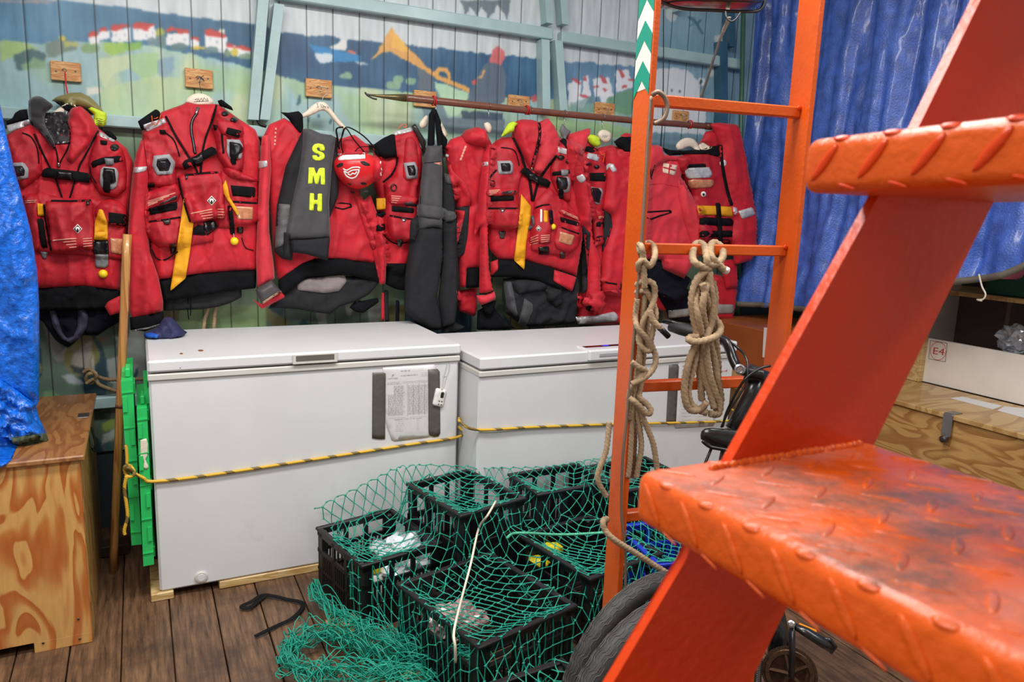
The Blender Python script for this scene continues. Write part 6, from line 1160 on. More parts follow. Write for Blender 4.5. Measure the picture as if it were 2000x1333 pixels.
for i in range(5):
    t=2*math.pi*i/5; u=np.cross(axc,[0,0,1.]);u/=np.linalg.norm(u);w=np.cross(axc,u)/np.linalg.norm(axc); cr.tube([C,C+(u*math.cos(t)+w*math.sin(t))*.05],.006,6)
crk=cr.obj('chainring',mat('chain_metal',(88,66,50),.4,metal=.8,var=.3,vscale=80),bk,smooth=False)
b=MB()
for i in range(64):
    t=2*math.pi*i/64; p=C+(u*math.cos(t)+w*math.sin(t))*.063; b.lathe([(.0038,-.004),(.0038,.004)],p,axc,6)
b.obj('chain',mat('chain_metal',(88,66,50)),bk)
MB().tube(bkp(zp,[(820,470,1.80),(825,900,1.80),(815,1260,1.80)]),.0085,10,flat=(1,.7)).obj('crank_arm',BLKM,bk,smooth=True)
b=MB(); b.tube(bkp(zp,[(860,490,1.80),(1050,590,1.79),(1300,740,1.78),(1400,810,1.78)]),[.009,.014,.016,.013],8,flat=(1,.8)); b.tube(bkp(zp,[(1280,700,1.78),(1420,880,1.78),(1470,800,1.78),(1400,700,1.78),(1290,690,1.78)]),.006,6); b.obj('pedal',BLKM,bk,smooth=True)
p=bkp(zp,[(810,460,1.79)])[0]; MB().lathe([(.009,-.006),(.009,.006),(.005,.008),(0,.008)],p,CAM-p,12).obj('pedal_axle',STEEL,bk)
MB().tube(bkp(zp,[(930,465,1.83),(1180,570,1.83)]),.004,6).obj('reflector',mat('amber_reflector',(226,140,20),.3),bk)
b=MB(); P=[];
q0,q1=bkp(zp,[(330,980,1.85),(300,1400,1.85)])
for i in range(160):
    t=i/159; a=t*2*math.pi*16; P.append(q0*(1-t)+q1*t+RT*math.cos(a)*.008+_f*math.sin(a)*.008)
b.tube(P,.0016,5); b.obj('spring',DSTEEL,bk,smooth=True)
# ------------------------------------------------------------------ crates
BC=mat('black_crate_plastic',(22,22,24),.42,var=.1,bump=.08,bscale=60)
BCB=mat('blue_crate_plastic',(16,44,170),.4,var=.08,bump=.08,bscale=60)
CR=[]
def crate(x,y,ang,w,d,z0,z1,label,m=BC):
    a=math.radians(ang); ux=np.array([math.cos(a),math.sin(a),0]); uy=np.array([math.sin(a),-math.cos(a),0]); o=np.array([x,y,0.])
    T=lambda P:(o+np.outer(np.array(P)[:,0],ux)+np.outer(np.array(P)[:,1],uy)+np.outer(np.array(P)[:,2],[0,0,1.]))
    CR.append((o,ux,uy,w,d,z0,z1))
    t=thing('plastic_crate',o+ux*w/2+uy*d/2+[0,0,z0],label,'crate','plastic fish crates under the net')
    h=z1-z0; tk=.008
    def wall(x0,x1,y0,y1,along):
        b=MB(); L=(x1-x0) if along=='x' else (y1-y0)
        def bar(s0,s1,za,zb):
            if along=='x': b.box(x0+s0,x0+s1,y0,y1,za,zb,0,T)
            else: b.box(x0,x1,y0+s0,y0+s1,za,zb,0,T)
        bar(0,L,z1-.03,z1-.012); bar(0,L,z0,z0+.018); bar(0,L,z0+h*.62,z0+h*.68); bar(0,L,z0+h*.34,z0+h*.38)
        n=3 
        for i in range(n+1):
            c=.03+(L-.06)*i/n; bar(c-.009,c+.009,z0,z1-.01)
        for i in range(1,int(L/.016)): 
            s=i*.016; bar(s-.0028,s+.0028,z0,z0+h*.66)
        b.obj('side_wall',m,t)
    wall(0,w,0,tk,'x'); wall(0,w,d-tk,d,'x'); wall(0,tk,0,d,'y'); wall(w-tk,w,0,d,'y')
    b=MB()
    for (a0,a1,b0,b1) in ((-.006,w+.006,-.006,.014),(-.006,w+.006,d-.014,d+.006),(-.006,.014,.014,d-.014),(w-.014,w+.006,.014,d-.014)): b.box(a0,a1,b0,b1,z1-.012,z1,.003,T)
    b.obj('rim',m,t)
    for cx in (0,w-.03):
        for cy in (0,d-.03): MB().box(cx,cx+.03,cy,cy+.03,z0,z1-.01,.006,T).obj('corner_post',m,t)
    b=MB()
    for i in range(int(d/.03)): b.box(.01,w-.01,.012+i*.03,.03+i*.03,z0,z0+.006,0,T)
    b.obj('base_slats',m,t)
    return t,T
crate(.534,-.874,12,.31,.36,.0,.25,'black crate at the far left of the pile, bags and tubs inside')
tB,TB=crate(.872,-.905,12,.285,.36,.0,.385,'tall black crate against the left freezer in the middle of the pile')
tC,TC=crate(.68,-1.385,13,.37,.43,.0,.25,'large black crate at the front centre below the white cord')
tD,TD=crate(1.18,-1.255,10,.34,.38,.02,.27,'black crate right of centre with yellow things inside')
crate(1.295,-.93,2,.33,.235,.0,.375,'high black crate against the right freezer, behind the yellow things')
crate(1.655,-.93,2,.33,.3,.0,.36,'black crate at the far right against the right freezer, behind the ladder')
crate(1.56,-1.32,-8,.38,.32,.0,.27,'blue crate behind the ladder rail',BCB)
crate(.72,-1.90,4,.28,.30,.0,.20,'low black crate at the bottom edge below the net')
# what lies in the crates
def blob(name,c,r,m,seed,label=None,cat=None,parent=None,sq=(1,1,1),amp=.35,f=14,group=None):
    bm=bmesh.new(); bmesh.ops.create_icosphere(bm,subdivisions=4,radius=1)
    V=[]
    for v in bm.verts:
        n=noise.noise(v.co*2.1+Vector((seed,0,0)))+.6*(1-abs(noise.noise(v.co*4.3+Vector((0,seed,0))))*2)+.25*noise.noise(v.co*9)
        k=1+amp*(n-.4); V.append(np.array(c)+np.array(v.co)*r*k*np.array(sq))
    F=[[v.index for v in f_.verts] for f_ in bm.faces]; bm.free()
    return mk(name,V,F,m,parent,False if amp>.3 else True,label=label,cat=cat,group=group)
BAGM=mat('clear_bag_film',(214,218,222),.12,var=.12,vscale=30,bump=.8,bscale=40,coat=1,spec=.8)
blob('plastic_bag',(.83,-1.02,.13),.115,BAGM,3.1,'crumpled shiny clear plastic bag in the far left crate','bag',sq=(1.15,1,.8))
blob('plastic_bag',(.93,-1.0,.10),.07,mat('white_bag_film',(226,228,230),.25,var=.1,bump=.6,bscale=30,coat=.6),5.1,'small white plastic bag in the far left crate beside the shiny one','bag',sq=(1,1,.9))
blob('plastic_bag',(.86,-1.45,.11),.07,mat('silver_pink_film',(190,160,156),.2,var=.3,vscale=30,bump=.7,bscale=40,coat=.8),7.7,'pinkish silver bag in the front centre crate','bag',sq=(1.3,1,.8))
p=(.70,-1.06,.10); b=MB().lathe([(.03,0),(.034,.06),(.03,.11),(.012,.13)],(.70,-1.06,.0),(0,0,1),18); b.obj('plastic_bottle',mat('bottle_white',(220,222,214),.3,bump=0),smooth=True,label='white plastic bottle with a yellow cap in the far left crate',cat='bottle')
MB().lathe([(.022,0),(.022,.03),(.018,.034)],(.70,-1.06,.13),(0,0,1),16).obj('cap',BALL,bpy.data.objects['plastic_bottle'])
YB=mat('yellow_rubber',(230,208,30),.45,var=.06)
for i,(x,y,z,lb) in enumerate(((1.24,-1.28,.16,'yellow rubber glove lying in the crate right of centre, nearest the left rim'),(1.31,-1.26,.19,'yellow rubber glove in the crate right of centre, highest of the pair'))): blob('rubber_glove',(x,y,z),.04,YB,i*3+2,lb,'glove',sq=(1.3,.8,.6),amp=.2)
# ------------------------------------------------------------------ net draped over the crates (relaxed over the real shapes)
def net():
    s=.045; dx=s*.98; dy=s*.90; rg=rnd(4)
    nodes={};P=[]
    nx=int(1.95/dx); ny=int(1.50/dy)
    for j in range(ny*2):
        for i in range(nx):
            x=.36+i*dx+(dx/2 if j%2 else 0); y=float(np.interp(x,[1.0,1.2],[-.757,-.912]))-j*dy/2
            # ragged plan: cut the far left back corner and right front
            if x<.535 and j<18: continue
            if x<.45: continue
            if x>1.5 and y<-1.72: continue
            if x>1.98: continue
            nodes[(i,j)]=len(P); P.append([x,y,.44])
    E=[]
    for (i,j),a in nodes.items():
        for di in ((0,-1) if j%2==0 else (0,1)):
            b=nodes.get((i+di,j+1))
            if b is not None: E.append((a,b))
    P=np.array(P,float)
    P[:,0]+=np.array([.05*noise.noise(Vector((p[0]*3,p[1]*3,0))) for p in P]); P[:,1]+=np.array([.05*noise.noise(Vector((p[0]*3,p[1]*3,7))) for p in P])
    E=np.array(E); A,B=E[:,0],E[:,1]; deg=np.bincount(np.r_[A,B],minlength=len(P))[:,None]+1e-9
    pin=np.array([j for (i,j) in nodes])<=1; P[pin,2]=np.interp(P[pin,0],[.45,.53,.70,.86,1.2,1.3,1.75,2.0],[.12,.27,.33,.40,.395,.39,.375,.36]); PP=P[pin].copy()
    Q=P.copy(); rest=s*.82
    for it in range(170):
        v=(P-Q)*.92; Q=P.copy(); P=P+v+np.array([0,0,-.0016])
        for k in range(7):
            d=P[B]-P[A]; L=np.linalg.norm(d,axis=1)[:,None]+1e-9
            c=np.where(L>s,(L-s),np.where(L<rest*.55,(L-rest*.55)*.5,0))/L*d*.5
            D=np.zeros_like(P); np.add.at(D,A,c); np.add.at(D,B,-c); P+=D/deg*2.1
        P[:,2]=np.maximum(P[:,2],.004); P[pin]=PP
        lim=np.where(P[:,0]<1.16,-.748,-.905); m_=P[:,1]>lim; m_&=(P[:,2]<.9); P[m_,1]=lim[m_]
        for (o,ux,uy,w,dd,z0,z1) in CR:
            r=P-o; a=r@ux; b=r@uy; g=.006
            ed=np.minimum(np.minimum(a,w-a),np.minimum(b,dd-b)); top=z1+.004-.05*np.clip(ed/.1,0,1)
            ins=(ed>-.004)&(P[:,2]<top)
            lat=ins&(P[:,2]<z1-.045)&(ed<.05); up=ins&~lat
            P[up,2]=top[up]; P[up,:2]=P[up,:2]*.25+Q[up,:2]*.75
            for i in np.where(lat)[0]:
                dn=(a[i],w-a[i],b[i],dd-b[i]); q=int(np.argmin(dn)); g=.005+dn[q]
                P[i]+= (-ux*g,ux*g,-uy*g,uy*g)[q]
    P[pin]=PP
    b=MB(); r=.0019
    for a_,c_ in E:
        p,q=P[a_],P[c_]; L=np.linalg.norm(q-p)
        slack=max(0,s-L)*.35; off=np.array([rg.uniform(-1,1),rg.uniform(-1,1),rg.uniform(-.2,1)])*slack+np.array([rg.uniform(-.002,.002),rg.uniform(-.002,.002),.0])
        pts=[p,(p*3+q)/4+off*.8,(p+q)/2+off,(p+3*q)/4+off*.8,q] if L>.01 else [p,q]
        b.tube(pts,r,4,cap=False)
    o=b.obj('fishing_net',mat('green_net_twine',(22,150,126),.5,var=.2,vscale=40,bump=.2),None,smooth=True,label='green knotted fishing net draped over the pile of plastic crates',cat='net')
    k=MB()
    O=[(1,0,0),(-1,0,0),(0,1,0),(0,-1,0),(0,0,1),(0,0,-1)]; OF=[(0,2,4),(2,1,4),(1,3,4),(3,0,4),(2,0,5),(1,2,5),(3,1,5),(0,3,5)]
    for p in P: k.add(p+np.array(O)*[.0055,.0045,.0048],OF)
    k.obj('knots',mat('green_net_twine',(22,150,126)),o)
    return P
NP=net()
def near(p,dz=.008):
    d=np.hypot(NP[:,0]-p[0],NP[:,1]-p[1]); z=NP[d<.06,2]; return (z.max() if len(z) else .0)+dz
# loose bundles of net twine
for i,(pts,lb) in enumerate((([(560,1290),(580,1262),(620,1250),(680,1262),(730,1290),(800,1310),(860,1322)],'loose gathered net twine on the floor at the front left of the pile'),([(556,1300),(600,1325),(660,1330),(760,1328),(840,1335)],'second strand of gathered net edge on the floor at the front left'),([(612,1150),(640,1190),(700,1235),(770,1262),(850,1285),(930,1290)],'bunched net edge sagging in front of the centre crate'))):
    base=[onZ(u,v,.03+.02*i) for u,v in pts]; b=MB(); rg=rnd(i+40)
    for k in range(26):
        ph=rg.uniform(0,40); P=catmull(base,8); Q=[]
        for j,p in enumerate(P):
            a=j*.35*rg.choice((1,1.1))+ph; Q.append(p+np.array([noise.noise(Vector((j*.16,ph,1))),noise.noise(Vector((j*.16,ph,5)))*1.2,abs(noise.noise(Vector((j*.2,ph,9))))*1.3])*(.10 if i<2 else .075)*(.5+.5*math.sin(math.pi*j/len(P))))
        b.tube(Q,.0019,4,cap=False)
    b.obj('net_edge_bundle',mat('green_net_twine',(22,150,126)),None,smooth=True,label=lb,cat='net')
def surf(u,v,dz=.01):
    z=.3
    for _ in range(12): p=onZ(u,v,z); z=.5*z+.5*min(.6,near(p,dz))
    return onZ(u,v,z)
P=[surf(968,980,.02),surf(952,1008,.02),surf(935,1033,.02),surf(920,1100,.02),surf(903,1165,.02),surf(887,1232,.02),surf(889,1262,.02),surf(890,1294,.02)]
MB().tube(catmull(P,4),.004,8).obj('white_cord',mat('white_cord',(226,216,196),.7),smooth=True,label='stiff off-white cord lying down over the net',cat='cord')
rope('net_headline',[surf(990,1052,.02),surf(1002,1043,.02),surf(1030,1042,.02),surf(1100,1045,.02),surf(1180,1041,.02)],.0048,mat('pale_green_rope',(80,176,140),.6,var=.3,vscale=90),label='pale green rope crossing the net towards the ladder rail',cat='rope')
for (u,v,dx_,lb) in ((655,1215,.12,'short pine block under the net at the left front of the pile'),(800,1310,.12,'pine block under the net at the bottom of the pile')):
    p=onZ(u,v,.03); MB().box(p[0]-.03,p[0]+dx_,p[1]-.04,p[1]+.02,0,.035,.003).obj('timber_block',PINE,label=lb,cat='wood block')
# black strap on the floor
zf2=[(498,1245),(520,1234),(545,1222),(570,1210),(590,1190),(588,1178),(560,1172),(535,1166),(512,1164),(492,1176),(472,1186),(486,1189),(505,1176),(520,1163)]
P=catmull([onZ(u,v,.006+.004*(i%2)) for i,(u,v) in enumerate(zf2)],6)
b=MB(); T_=np.gradient(P,axis=0); 
V=[];n=len(P)
for p,t in zip(P,T_):
    w=np.array([-t[1],t[0],0]); w/=np.linalg.norm(w)+1e-9
    for sx,sz in ((-1,-1),(1,-1),(1,1),(-1,1)): V.append(p+w*.008*sx+np.array([0,0,.0012*sz+.002]))
F=[(i*4+k,i*4+(k+1)%4,(i+1)*4+(k+1)%4,(i+1)*4+k) for i in range(n-1) for k in range(4)]+[(3,2,1,0),tuple((n-1)*4+k for k in range(4))]
mk('webbing_strap',V,F,WEB,None,False,label='black webbing strap looped on the floor left of the net',cat='strap')
# ------------------------------------------------------------------ left side
PLYL=plywood('plywood_front',(220,168,98),(188,104,44),5.2,(1.3,1.0,.36),8,.42,.9,.2)
PLYT=plywood('plywood_lid',(170,118,70),(142,90,50),5,(2.5,.6,1),5,.4,.8,.3)
PLYS=plywood('plywood_side',(196,150,84),(156,108,52),5,(1,1,.4),9,.45,1.0,.2)
t=thing('plywood_box',(-.5,-.53,0),'varnished plywood box with bold wood grain on the left, blue tarpaulin on its lid','box')
b=MB(); b.box(-.9,-.205,-.928,-.913,.035,.62,.001); b.box(-.365,-.205,-.928,-.913,0,.036,.001); b.obj('front_panel',PLYL,t)
b=MB(); b.box(-.218,-.203,-.913,-.14,.0,.622,.001); b.reg(); b.obj('side_panel',PLYS,t); MB().box(-.9,-.218,-.155,-.14,0,.62).obj('back_panel',PLYS,t); MB().box(-.9,-.885,-.913,-.155,0,.62).obj('side_panel',PLYS,t)
b=MB().box(-.93,-.19,-.945,-.125,.622,.640,.004); b.reg(); lid=b.obj('lid',PLYT,t)
MB().box(-.2025,-.199,-.50,-.44,.50,.60,.002).obj('hasp',STEEL,t); MB().box(-.235,-.199,-.50,-.44,.640,.643,.001).obj('hasp_plate',STEEL,lid); MB().tube(catmull([(-.195,-.47,.60),(-.19,-.47,.57),(-.185,-.47,.53),(-.19,-.47,.50),(-.197,-.47,.52)],5),.004,8).obj('padlock',DSTEEL,t,smooth=True)
for q in ((-.24,-.93,.09),(-.24,-.93,.02),(-.34,-.93,.03)): MB().lathe([(.004,0),(.003,.001),(0,.001)],q,(0,-1,0),10).obj('screw',DSTEEL,t)
panel('blue_tarpaulin',[(-620,-420),(-160,-380),(-60,0),(-18,130),(0,205),(12,262),(28,330),(46,395),(62,460),(73,530),(77,600),(77,700),(76,782),(70,796),(78,822),(92,848),(50,860),(35,868),(30,880),(22,900),(4,914),(-80,930),(-300,960),(-620,1000)],BLUET,None,Y=-.72,puff=.02,edge=22,step=5.5,wr=(.010,46,90,20,6),folds=[(-20,760,75,790,12,-.03),(0,810,80,845,10,.03),(10,380,60,700,30,.02),(20,865,-10,800,10,.03)],thick=.004,label='bright blue tarpaulin hanging at the left edge and bunched on the plywood box',cat='tarpaulin')
panel('blue_tarpaulin_fold',[(-60,748),(0,742),(40,768),(72,792),(60,800),(66,818),(90,845),(88,852),(40,862),(0,850),(-60,820)],BLUET,bpy.data.objects['blue_tarpaulin'],off=.006,puff=.03,edge=10,step=5,wr=(.02,26,14,20,9))
panel('olive_cloth',[(20,856),(60,850),(90,846),(95,862),(80,864),(50,872),(25,868)],mat('olive_cloth_dark',(70,80,56),.7,var=.2),None,Y=-.74,puff=.02,edge=6,step=5,label='small olive cloth on the plywood lid under the blue tarpaulin',cat='cloth')
# broom pole
pt,pb_=onY(248.5,458,-.46),np.array([-.157,-.44,0.0])
POLEW=plywood('pole_wood',(206,150,84),(170,110,56),4,(8,8,.5),4,.35,.5,.3)
t=thing('wooden_pole',pb_,'long worn wooden broom pole standing beside the green crates','pole')
P=[pb_*(1-a)+pt*a for a in np.linspace(0,1,14)]; b=MB().tube(P,.0148,16); b.reg(); b.obj('shaft',POLEW,t,smooth=True)
MB().tube([pb_*(1-a)+pt*a for a in (.505,.515)],.0165,14).obj('knot_ring',mat('wood_knot',(110,66,36),.5),t,smooth=True)
# folded green crates standing on edge
def slab(TL,TR,BR_,BL,yf,yb,label,seed):
    t=thing('folded_crate',onY((BL[0]+BR_[0])/2,(BL[1]+BR_[1])/2,yf),label,'crate','folded green crates standing on edge')
    f=[onY(*q,yf) for q in (BL,BR_,TR,TL)]
    K=np.array([0,yb-yf,0]); b=MB(); b.hexa([f[0],f[1],f[1]+K,f[0]+K,f[3],f[2],f[2]+K,f[3]+K]); b.reg(); b.obj('shell',GCRATE,t)
    rg=rnd(seed); ex=f[1]-f[0]; 
    def at(s,h,d=0): return (f[0]*(1-s)+f[1]*s)*(1-h)+(f[3]*(1-s)+f[2]*s)*h+np.array([0,-d,0])
    for h in (.08,.3,.52,.72,.93):
        b=MB(); a=[at(.0,h),at(1,h),at(1,h+.008),at(0,h+.008)]; D=np.array([0,-.004,0]); b.hexa([a[0]+D,a[1]+D,a[1],a[0],a[3]+D,a[2]+D,a[2],a[3]]); b.obj('rib',GCRATE,t)
    for h in (.16,.38,.62,.82):
        s0=.05 if rg.random()<.5 else .55; a=[at(s0,h),at(s0+.38,h),at(s0+.38,h+.09),at(s0,h+.09)]; D=np.array([0,-.006,0]); b=MB(); b.hexa([a[0]+D,a[1]+D,a[1],a[0],a[3]+D,a[2]+D,a[2],a[3]]); b.obj('latch',GCRATE,t)
    for h in (.06,.5,.94):
        b=MB(); c=at(1,h); b.box(c[0]-.004,c[0]+.006,yf+.03,yf+.12,c[2]-.02,c[2]+.02,.002); b.obj('hinge_lug',GCRATE,t)
    a=at(.2,1); b=MB(); b.box(f[3][0]+.012,f[2][0]-.006,yf+.05,yf+.14,f[2][2],f[2][2]+.03,.003); b.obj('handle_lug',GCRATE,t)
    return t
slab((236,746),(259,743),(277,1064),(257,1066),-.70,-.30,'leftmost folded green crate leaning beside the wooden pole',1)
s2=slab((267,800),(287,797),(301,1103),(280,1107),-.735,-.36,'folded green crate with torn label, between the other green crate and the freezer',2)
slab((281,766),(291,765),(301,1085),(296,1086),-.66,-.30,'thin green crate edge showing right against the left freezer',3)
panel('torn_label',[(274,860),(286,857),(289,868),(288,890),(284,898),(290,912),(287,918),(279,914),(281,902),(274,896)],mat('torn_paper',(222,212,196),.8,var=.1,bump=.4),s2,off=.002,puff=.001,edge=2,step=3,thick=.0006)
rope('wall_rope',[onY(u,v,-.035-.01*(i%3)) for i,(u,v) in enumerate([(163,728),(175,722),(188,733),(180,748),(168,742),(176,730),(196,738),(215,742),(240,741),(262,741),(300,740)])],.0075,mat('old_rope',(140,116,84),.9,var=.3,vscale=60,bump=.6),label='old brown rope knotted on the wall, running right behind the wooden pole',cat='rope')
rope('wall_rope',[onY(u,v,-.045) for u,v in [(168,750),(185,740),(192,750),(205,757),(228,765),(240,772)]],.0075,mat('old_rope',(140,116,84)),label='lower loop of old brown rope on the wall above the plywood box',cat='rope')
MB().box(-.25,-.10,-.30,-.22,0,.045,.003).obj('dark_block',mat('dark_wood',(60,44,34),.7),label='dark wooden block on the floor behind the foot of the pole',cat='wood block')

# ------------------------------------------------------------------ right side
MB().box(4.12,4.2,-4.6,.1,-.03,2.8).obj('wall_right',mat('white_board',(190,184,178),.7),kind='structure')
PLYC=plywood('plywood_chest',(204,160,96),(168,118,62),4.5,(1,.45,2.0),8,.45,.8,.2)
PLYP=plywood('pale_plywood',(206,168,110),(176,132,76),3,(.6,2,1),5,.4,.7,.3)
t=thing('plywood_chest',(3.4,-2,0),'long pale plywood chest with a steel hasp on the right','chest')
b=MB().box(3.2,3.66,-3.3,-.98,0,.575,.003); b.reg(); b.obj('body',PLYC,t); b=MB().box(3.185,3.68,-3.3,-.96,.578,.602,.003); b.reg(); b.obj('lid',PLYP,t)
p=onX(1853,838,3.198); h=MB().box(3.178,3.186,p[1]-.022,p[1]+.022,.50,.603,.002).obj('hasp',STEEL,t); MB().box(3.186,3.25,p[1]-.022,p[1]+.022,.602,.606,.001).obj('hasp_plate',STEEL,t); MB().lathe([(.016,-.01),(.016,.012),(.008,.016)],(3.17,p[1]-.004,.49),(-1,0,0),14).obj('staple',DSTEEL,t)
for pts,lb in (([(1856,778),(1880,775),(1958,793),(1940,800)],'white paper strip lying on the chest lid, left one'),([(1948,802),(1962,794),(2020,800),(2020,822)],'white paper strip lying on the chest lid, right one')):
    P=[onZ(u,v,.6035) for u,v in pts]; mk('paper_strip',P+[q+[0,0,-.001] for q in P],[(0,1,2,3),(7,6,5,4)]+[(i,i+4,(i+1)%4+4,(i+1)%4) for i in range(4)],PAP,None,False,label=lb,cat='paper')
# shelf unit with the E4 board
su=thing('shelf_unit',(3.85,-2,.6),'white painted shelf unit with a board marked E4','shelf')
WB=mat('white_shelf_paint',(226,220,212),.45,var=.05,vscale=8,bump=.15,bscale=60)
X=3.69; c0=onX(1804,659,X); c1=onX(1794,743,X)
fbz0,fbz1=.604,c0[2]; yl=c0[1]
b=MB().box(X,X+.02,-3.3,yl,fbz0,fbz1,.003); b.reg(); fbd=b.obj('front_board',WB,su)
MB().box(X+.02,4.1,-3.3,-.9,.60,.62).obj('lower_shelf',WB,su); se=onX(1840,566,X)
b=MB().box(X,4.11,-3.3,-.9,se[2]-.022,se[2],.002); b.obj('upper_shelf',PLYP,su)
MB().box(X+.002,X+.02,-.97,-.9,.604,1.9).obj('upright',WB,su); MB().box(3.69,4.1,-.925,-.9,.604,1.9).obj('end_panel',WB,su)
DB=mat('dark_brown_board',(92,78,68),.6,var=.15); MB().box(4.08,4.11,-3.3,-.925,.62,1.9).obj('back_board',DB,su)
q=onX(1965,640,3.9); MB().box(3.9,4.08,q[1]-.01,q[1]+.01,.62,se[2]-.022).obj('divider',DB,su)
a=onX(1778,666,3.68); c=onX(1800,744,3.68); MB().box(3.655,3.69,min(a[1],c[1])-.0,max(a[1],c[1])+.02,.604,.86,.002).obj('pine_bracket',PINE,su)
# marking
def oX(u,v): return onX(u,v,X-.0008)
def quadstrip(name,pts,w,m,parent):
    b=MB()
    for (u0,v0),(u1,v1) in zip(pts,pts[1:]):
        p,q_=oX(u0,v0),oX(u1,v1); d=q_-p; d/=np.linalg.norm(d)+1e-9; n=np.cross(d,[1,0,0])*w/2; b.add([p+n,p-n,q_-n,q_+n],[(0,1,2,3)])
    return b.obj(name,m,parent)
MRK=mat('mark_dark',(60,44,44),.6,bump=0); MR=mat('mark_red',(186,50,40),.6,bump=0)
zE=zt(1800,480,5.555)
quadstrip('frame_mark',zE([(96,1030),(278,1062),(258,1262),(76,1230),(96,1030)]),.0022,MRK,fbd); quadstrip('ring_mark',zE(ellipse(180,1145,84,98,28)),.0026,MR,fbd)
t0,t1_=oX(*zE([(122,1176)])[0]),oX(*zE([(242,1192)])[0]); text('board_text','E4',t0,t1_,(0,0,1),.036,MR,fbd)
blob('plastic_bag',onX(1972,668,3.72)+[.09,0,.0],.085,mat('clear_bag_dark',(150,156,164),.1,var=.5,vscale=24,bump=.8,bscale=40,coat=1),9.3,'crumpled clear plastic bag with blue print behind the E4 board','bag',sq=(.8,1.2,.9))
strap('blue_print',zE([(900,880),(960,860),(1040,890),(1110,920)]),5,mat('print_blue',(30,40,190),.4),bpy.data.objects['plastic_bag.003'] if 'plastic_bag.003' in bpy.data.objects else None,off=.004) if False else None
q=onX(1985,562,3.75); MB().box(3.74,4.08,-3.3,q[1]+.14,se[2],se[2]+.13,.006).obj('green_crate',mat('dark_green_plastic',(20,84,62),.5),label='dark green crate on the upper shelf at the right edge',cat='crate')
# blue tarpaulin curtain on the right
def curtain():
    V=[];ny,nz=190,70
    yb=[.02,-.1,-.75,-1.1,-1.3,-1.55,-1.75,-2.2,-3.1]; zb_=[.90,.90,.945,1.06,1.15,1.21,1.33,1.42,1.45]
    for i in range(ny):
        y=.02-3.1*i/(ny-1); z0=float(np.interp(-y,[-a for a in yb],zb_))
        for j in range(nz):
            h=j/(nz-1); z=z0+(2.95-z0)*h
            a=noise.noise(Vector((y*3.2,z*.35,1)))*.10+noise.noise(Vector((y*8,z*.7,4)))*.05+.025*(1-abs(noise.noise(Vector((y*14,z*1.1,9))))*3)
            a+=.008*noise.noise(Vector((y*20,z*14,2)))+ .03*max(0,1-h*5)*noise.noise(Vector((y*9,z*7,8)))
            V.append((3.28+.10*min(1,max(0,-y-.2))-a-.05*max(0,1-h*4),y,z))
    F=[(i*nz+j,i*nz+j+1,(i+1)*nz+j+1,(i+1)*nz+j) for i in range(ny-1) for j in range(nz-1)]; n=len(V)
    V2=[(x+.003,y,z) for x,y,z in V]; F2=[tuple(k+n for k in f[::-1]) for f in F]
    Ed=[(i*nz,(i+1)*nz) for i in range(ny-1)]
    F3=[(a,b_,b_+n,a+n) for a,b_ in Ed]
    o=mk('blue_tarpaulin',V+V2,F+F2+F3,BLUED,None,True,label='large blue tarpaulin curtain hanging in folds behind the right of the ladder',cat='tarpaulin')
    b=MB(); P=[(V[i*nz][0]-.004,V[i*nz][1],V[i*nz][2]+.012) for i in range(0,ny,2)]; b.tube(P,.011,6,flat=(.5,1.6)); b.obj('hem',mat('brown_hem',(96,90,78),.6,var=.2),o,smooth=True)
curtain()
o=panel('pink_cloth',[(1945,545),(1965,520),(1990,480),(2040,450),(2060,560),(2000,547)],mat('pink_cloth',(206,110,150),.6,var=.1),None,Y=-1.40,off=.03,puff=.03,edge=14,step=7,back=.05,thick=.03,label='pink cloth with pale dots at the right edge below the blue tarpaulin',cat='cloth')
panel('pale_dot',ellipse(1991,509,7,10,14),WHT,o,off=.001,puff=.001,step=4,thick=.0006)
MB().tube(catmull([onX(u,v,3.34) for u,v in [(1912,536),(1918,560),(1925,575),(1920,585),(1908,586)]]+[onX(1918,588,3.34)],5),.004,6).obj('string',mat('white_string',(214,206,190),.8),smooth=True,label='white string end hanging from the tarpaulin hem over the upper shelf edge',cat='string')
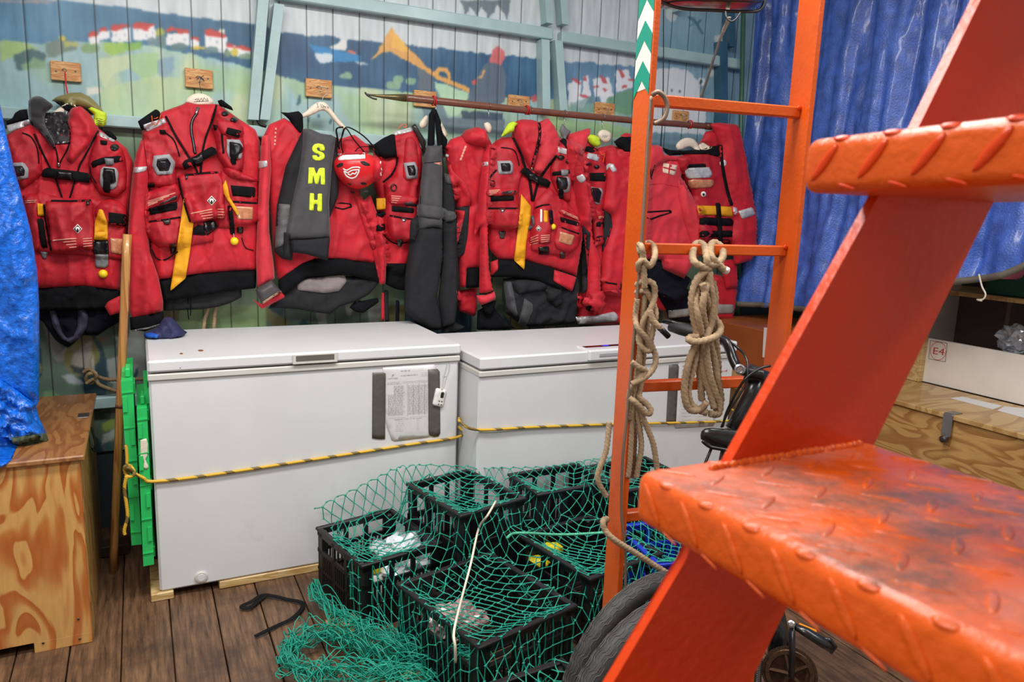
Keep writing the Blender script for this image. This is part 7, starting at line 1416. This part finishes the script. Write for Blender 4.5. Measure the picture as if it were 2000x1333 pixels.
# cabinet and box behind the right freezer
BRN=mat('brown_cabinet',(146,76,34),.5,var=.12,vscale=5)
t=thing('brown_cabinet',(3.2,-.4,0),'orange-brown wooden cabinet behind the right end of the right freezer','cabinet')
b=MB().box(3.0,3.6,-.80,-.06,0,.83,.004); b.reg(); b.obj('body',BRN,t); 
PN=[onX(u,v,2.9985) for u,v in [(1492,640),(1513,642),(1509,702),(1489,698)]]
mk('paper_note',PN+[p+[.0012,0,0] for p in PN],[(0,1,2,3),(7,6,5,4)]+[(i,i+4,(i+1)%4+4,(i+1)%4) for i in range(4)],PAP,None,False,label='white paper note pinned to the orange-brown cabinet',cat='paper')
b=MB().box(2.60,2.99,-.85,-.10,0,.60,.004); b.reg(); b.obj('low_box',PLYP,label='low pale plywood box between the right freezer and the brown cabinet',cat='box')
# work lamp at the top, and the strap below it
t=thing('work_lamp',atD(1395,15,2.3),'dark oval bulkhead lamp at the top edge, wire guard and hanging ring','lamp')
c=atD(1392,-14,2.35); b=MB(); rbox(b,-.175,.165,-.10,.10,-.035,.06,.03,4,T=lambda V:c+np.outer(V[:,0],RT*.995+np.array([0,0,-.03]))+np.outer(V[:,1],[-RT[1],RT[0],0])+np.outer(V[:,2],[0,0,1.])); b.obj('housing',mat('lamp_glass_dark',(64,60,58),.15,var=.5,vscale=14,bump=.3,bscale=30,coat=1),t,smooth=True)
MB().tube([c+[0,0,.05],c+[0,0,.75]],.006,8).obj('hanging_flex',PLB,t,smooth=True)
MB().tube(catmull([c+RT*x+np.array([0,0,-.04+z]) for x,z in ((-.18,.02),(-.1,-.006),(0,-.012),(.1,-.016),(.155,-.01),(.17,.03))],6),.005,8).obj('wire_guard',DSTEEL,t,smooth=True)
MB().tube(catmull([atD(u,v,2.3) for u,v in [(1417,22),(1419,34),(1428,42),(1438,36),(1446,24)]],6),.003,6).obj('hanging_ring',DSTEEL,t,smooth=True)
MB().tube([atD(1424,34,2.3),onY(1405,80,-.25),onY(1370,190,-.004)],.007,8,flat=(1,.3)).obj('tie_strap',mat('pale_strap',(190,176,160),.7),smooth=True,label='pale flat strap running down from the lamp ring towards the painted bear',cat='strap')
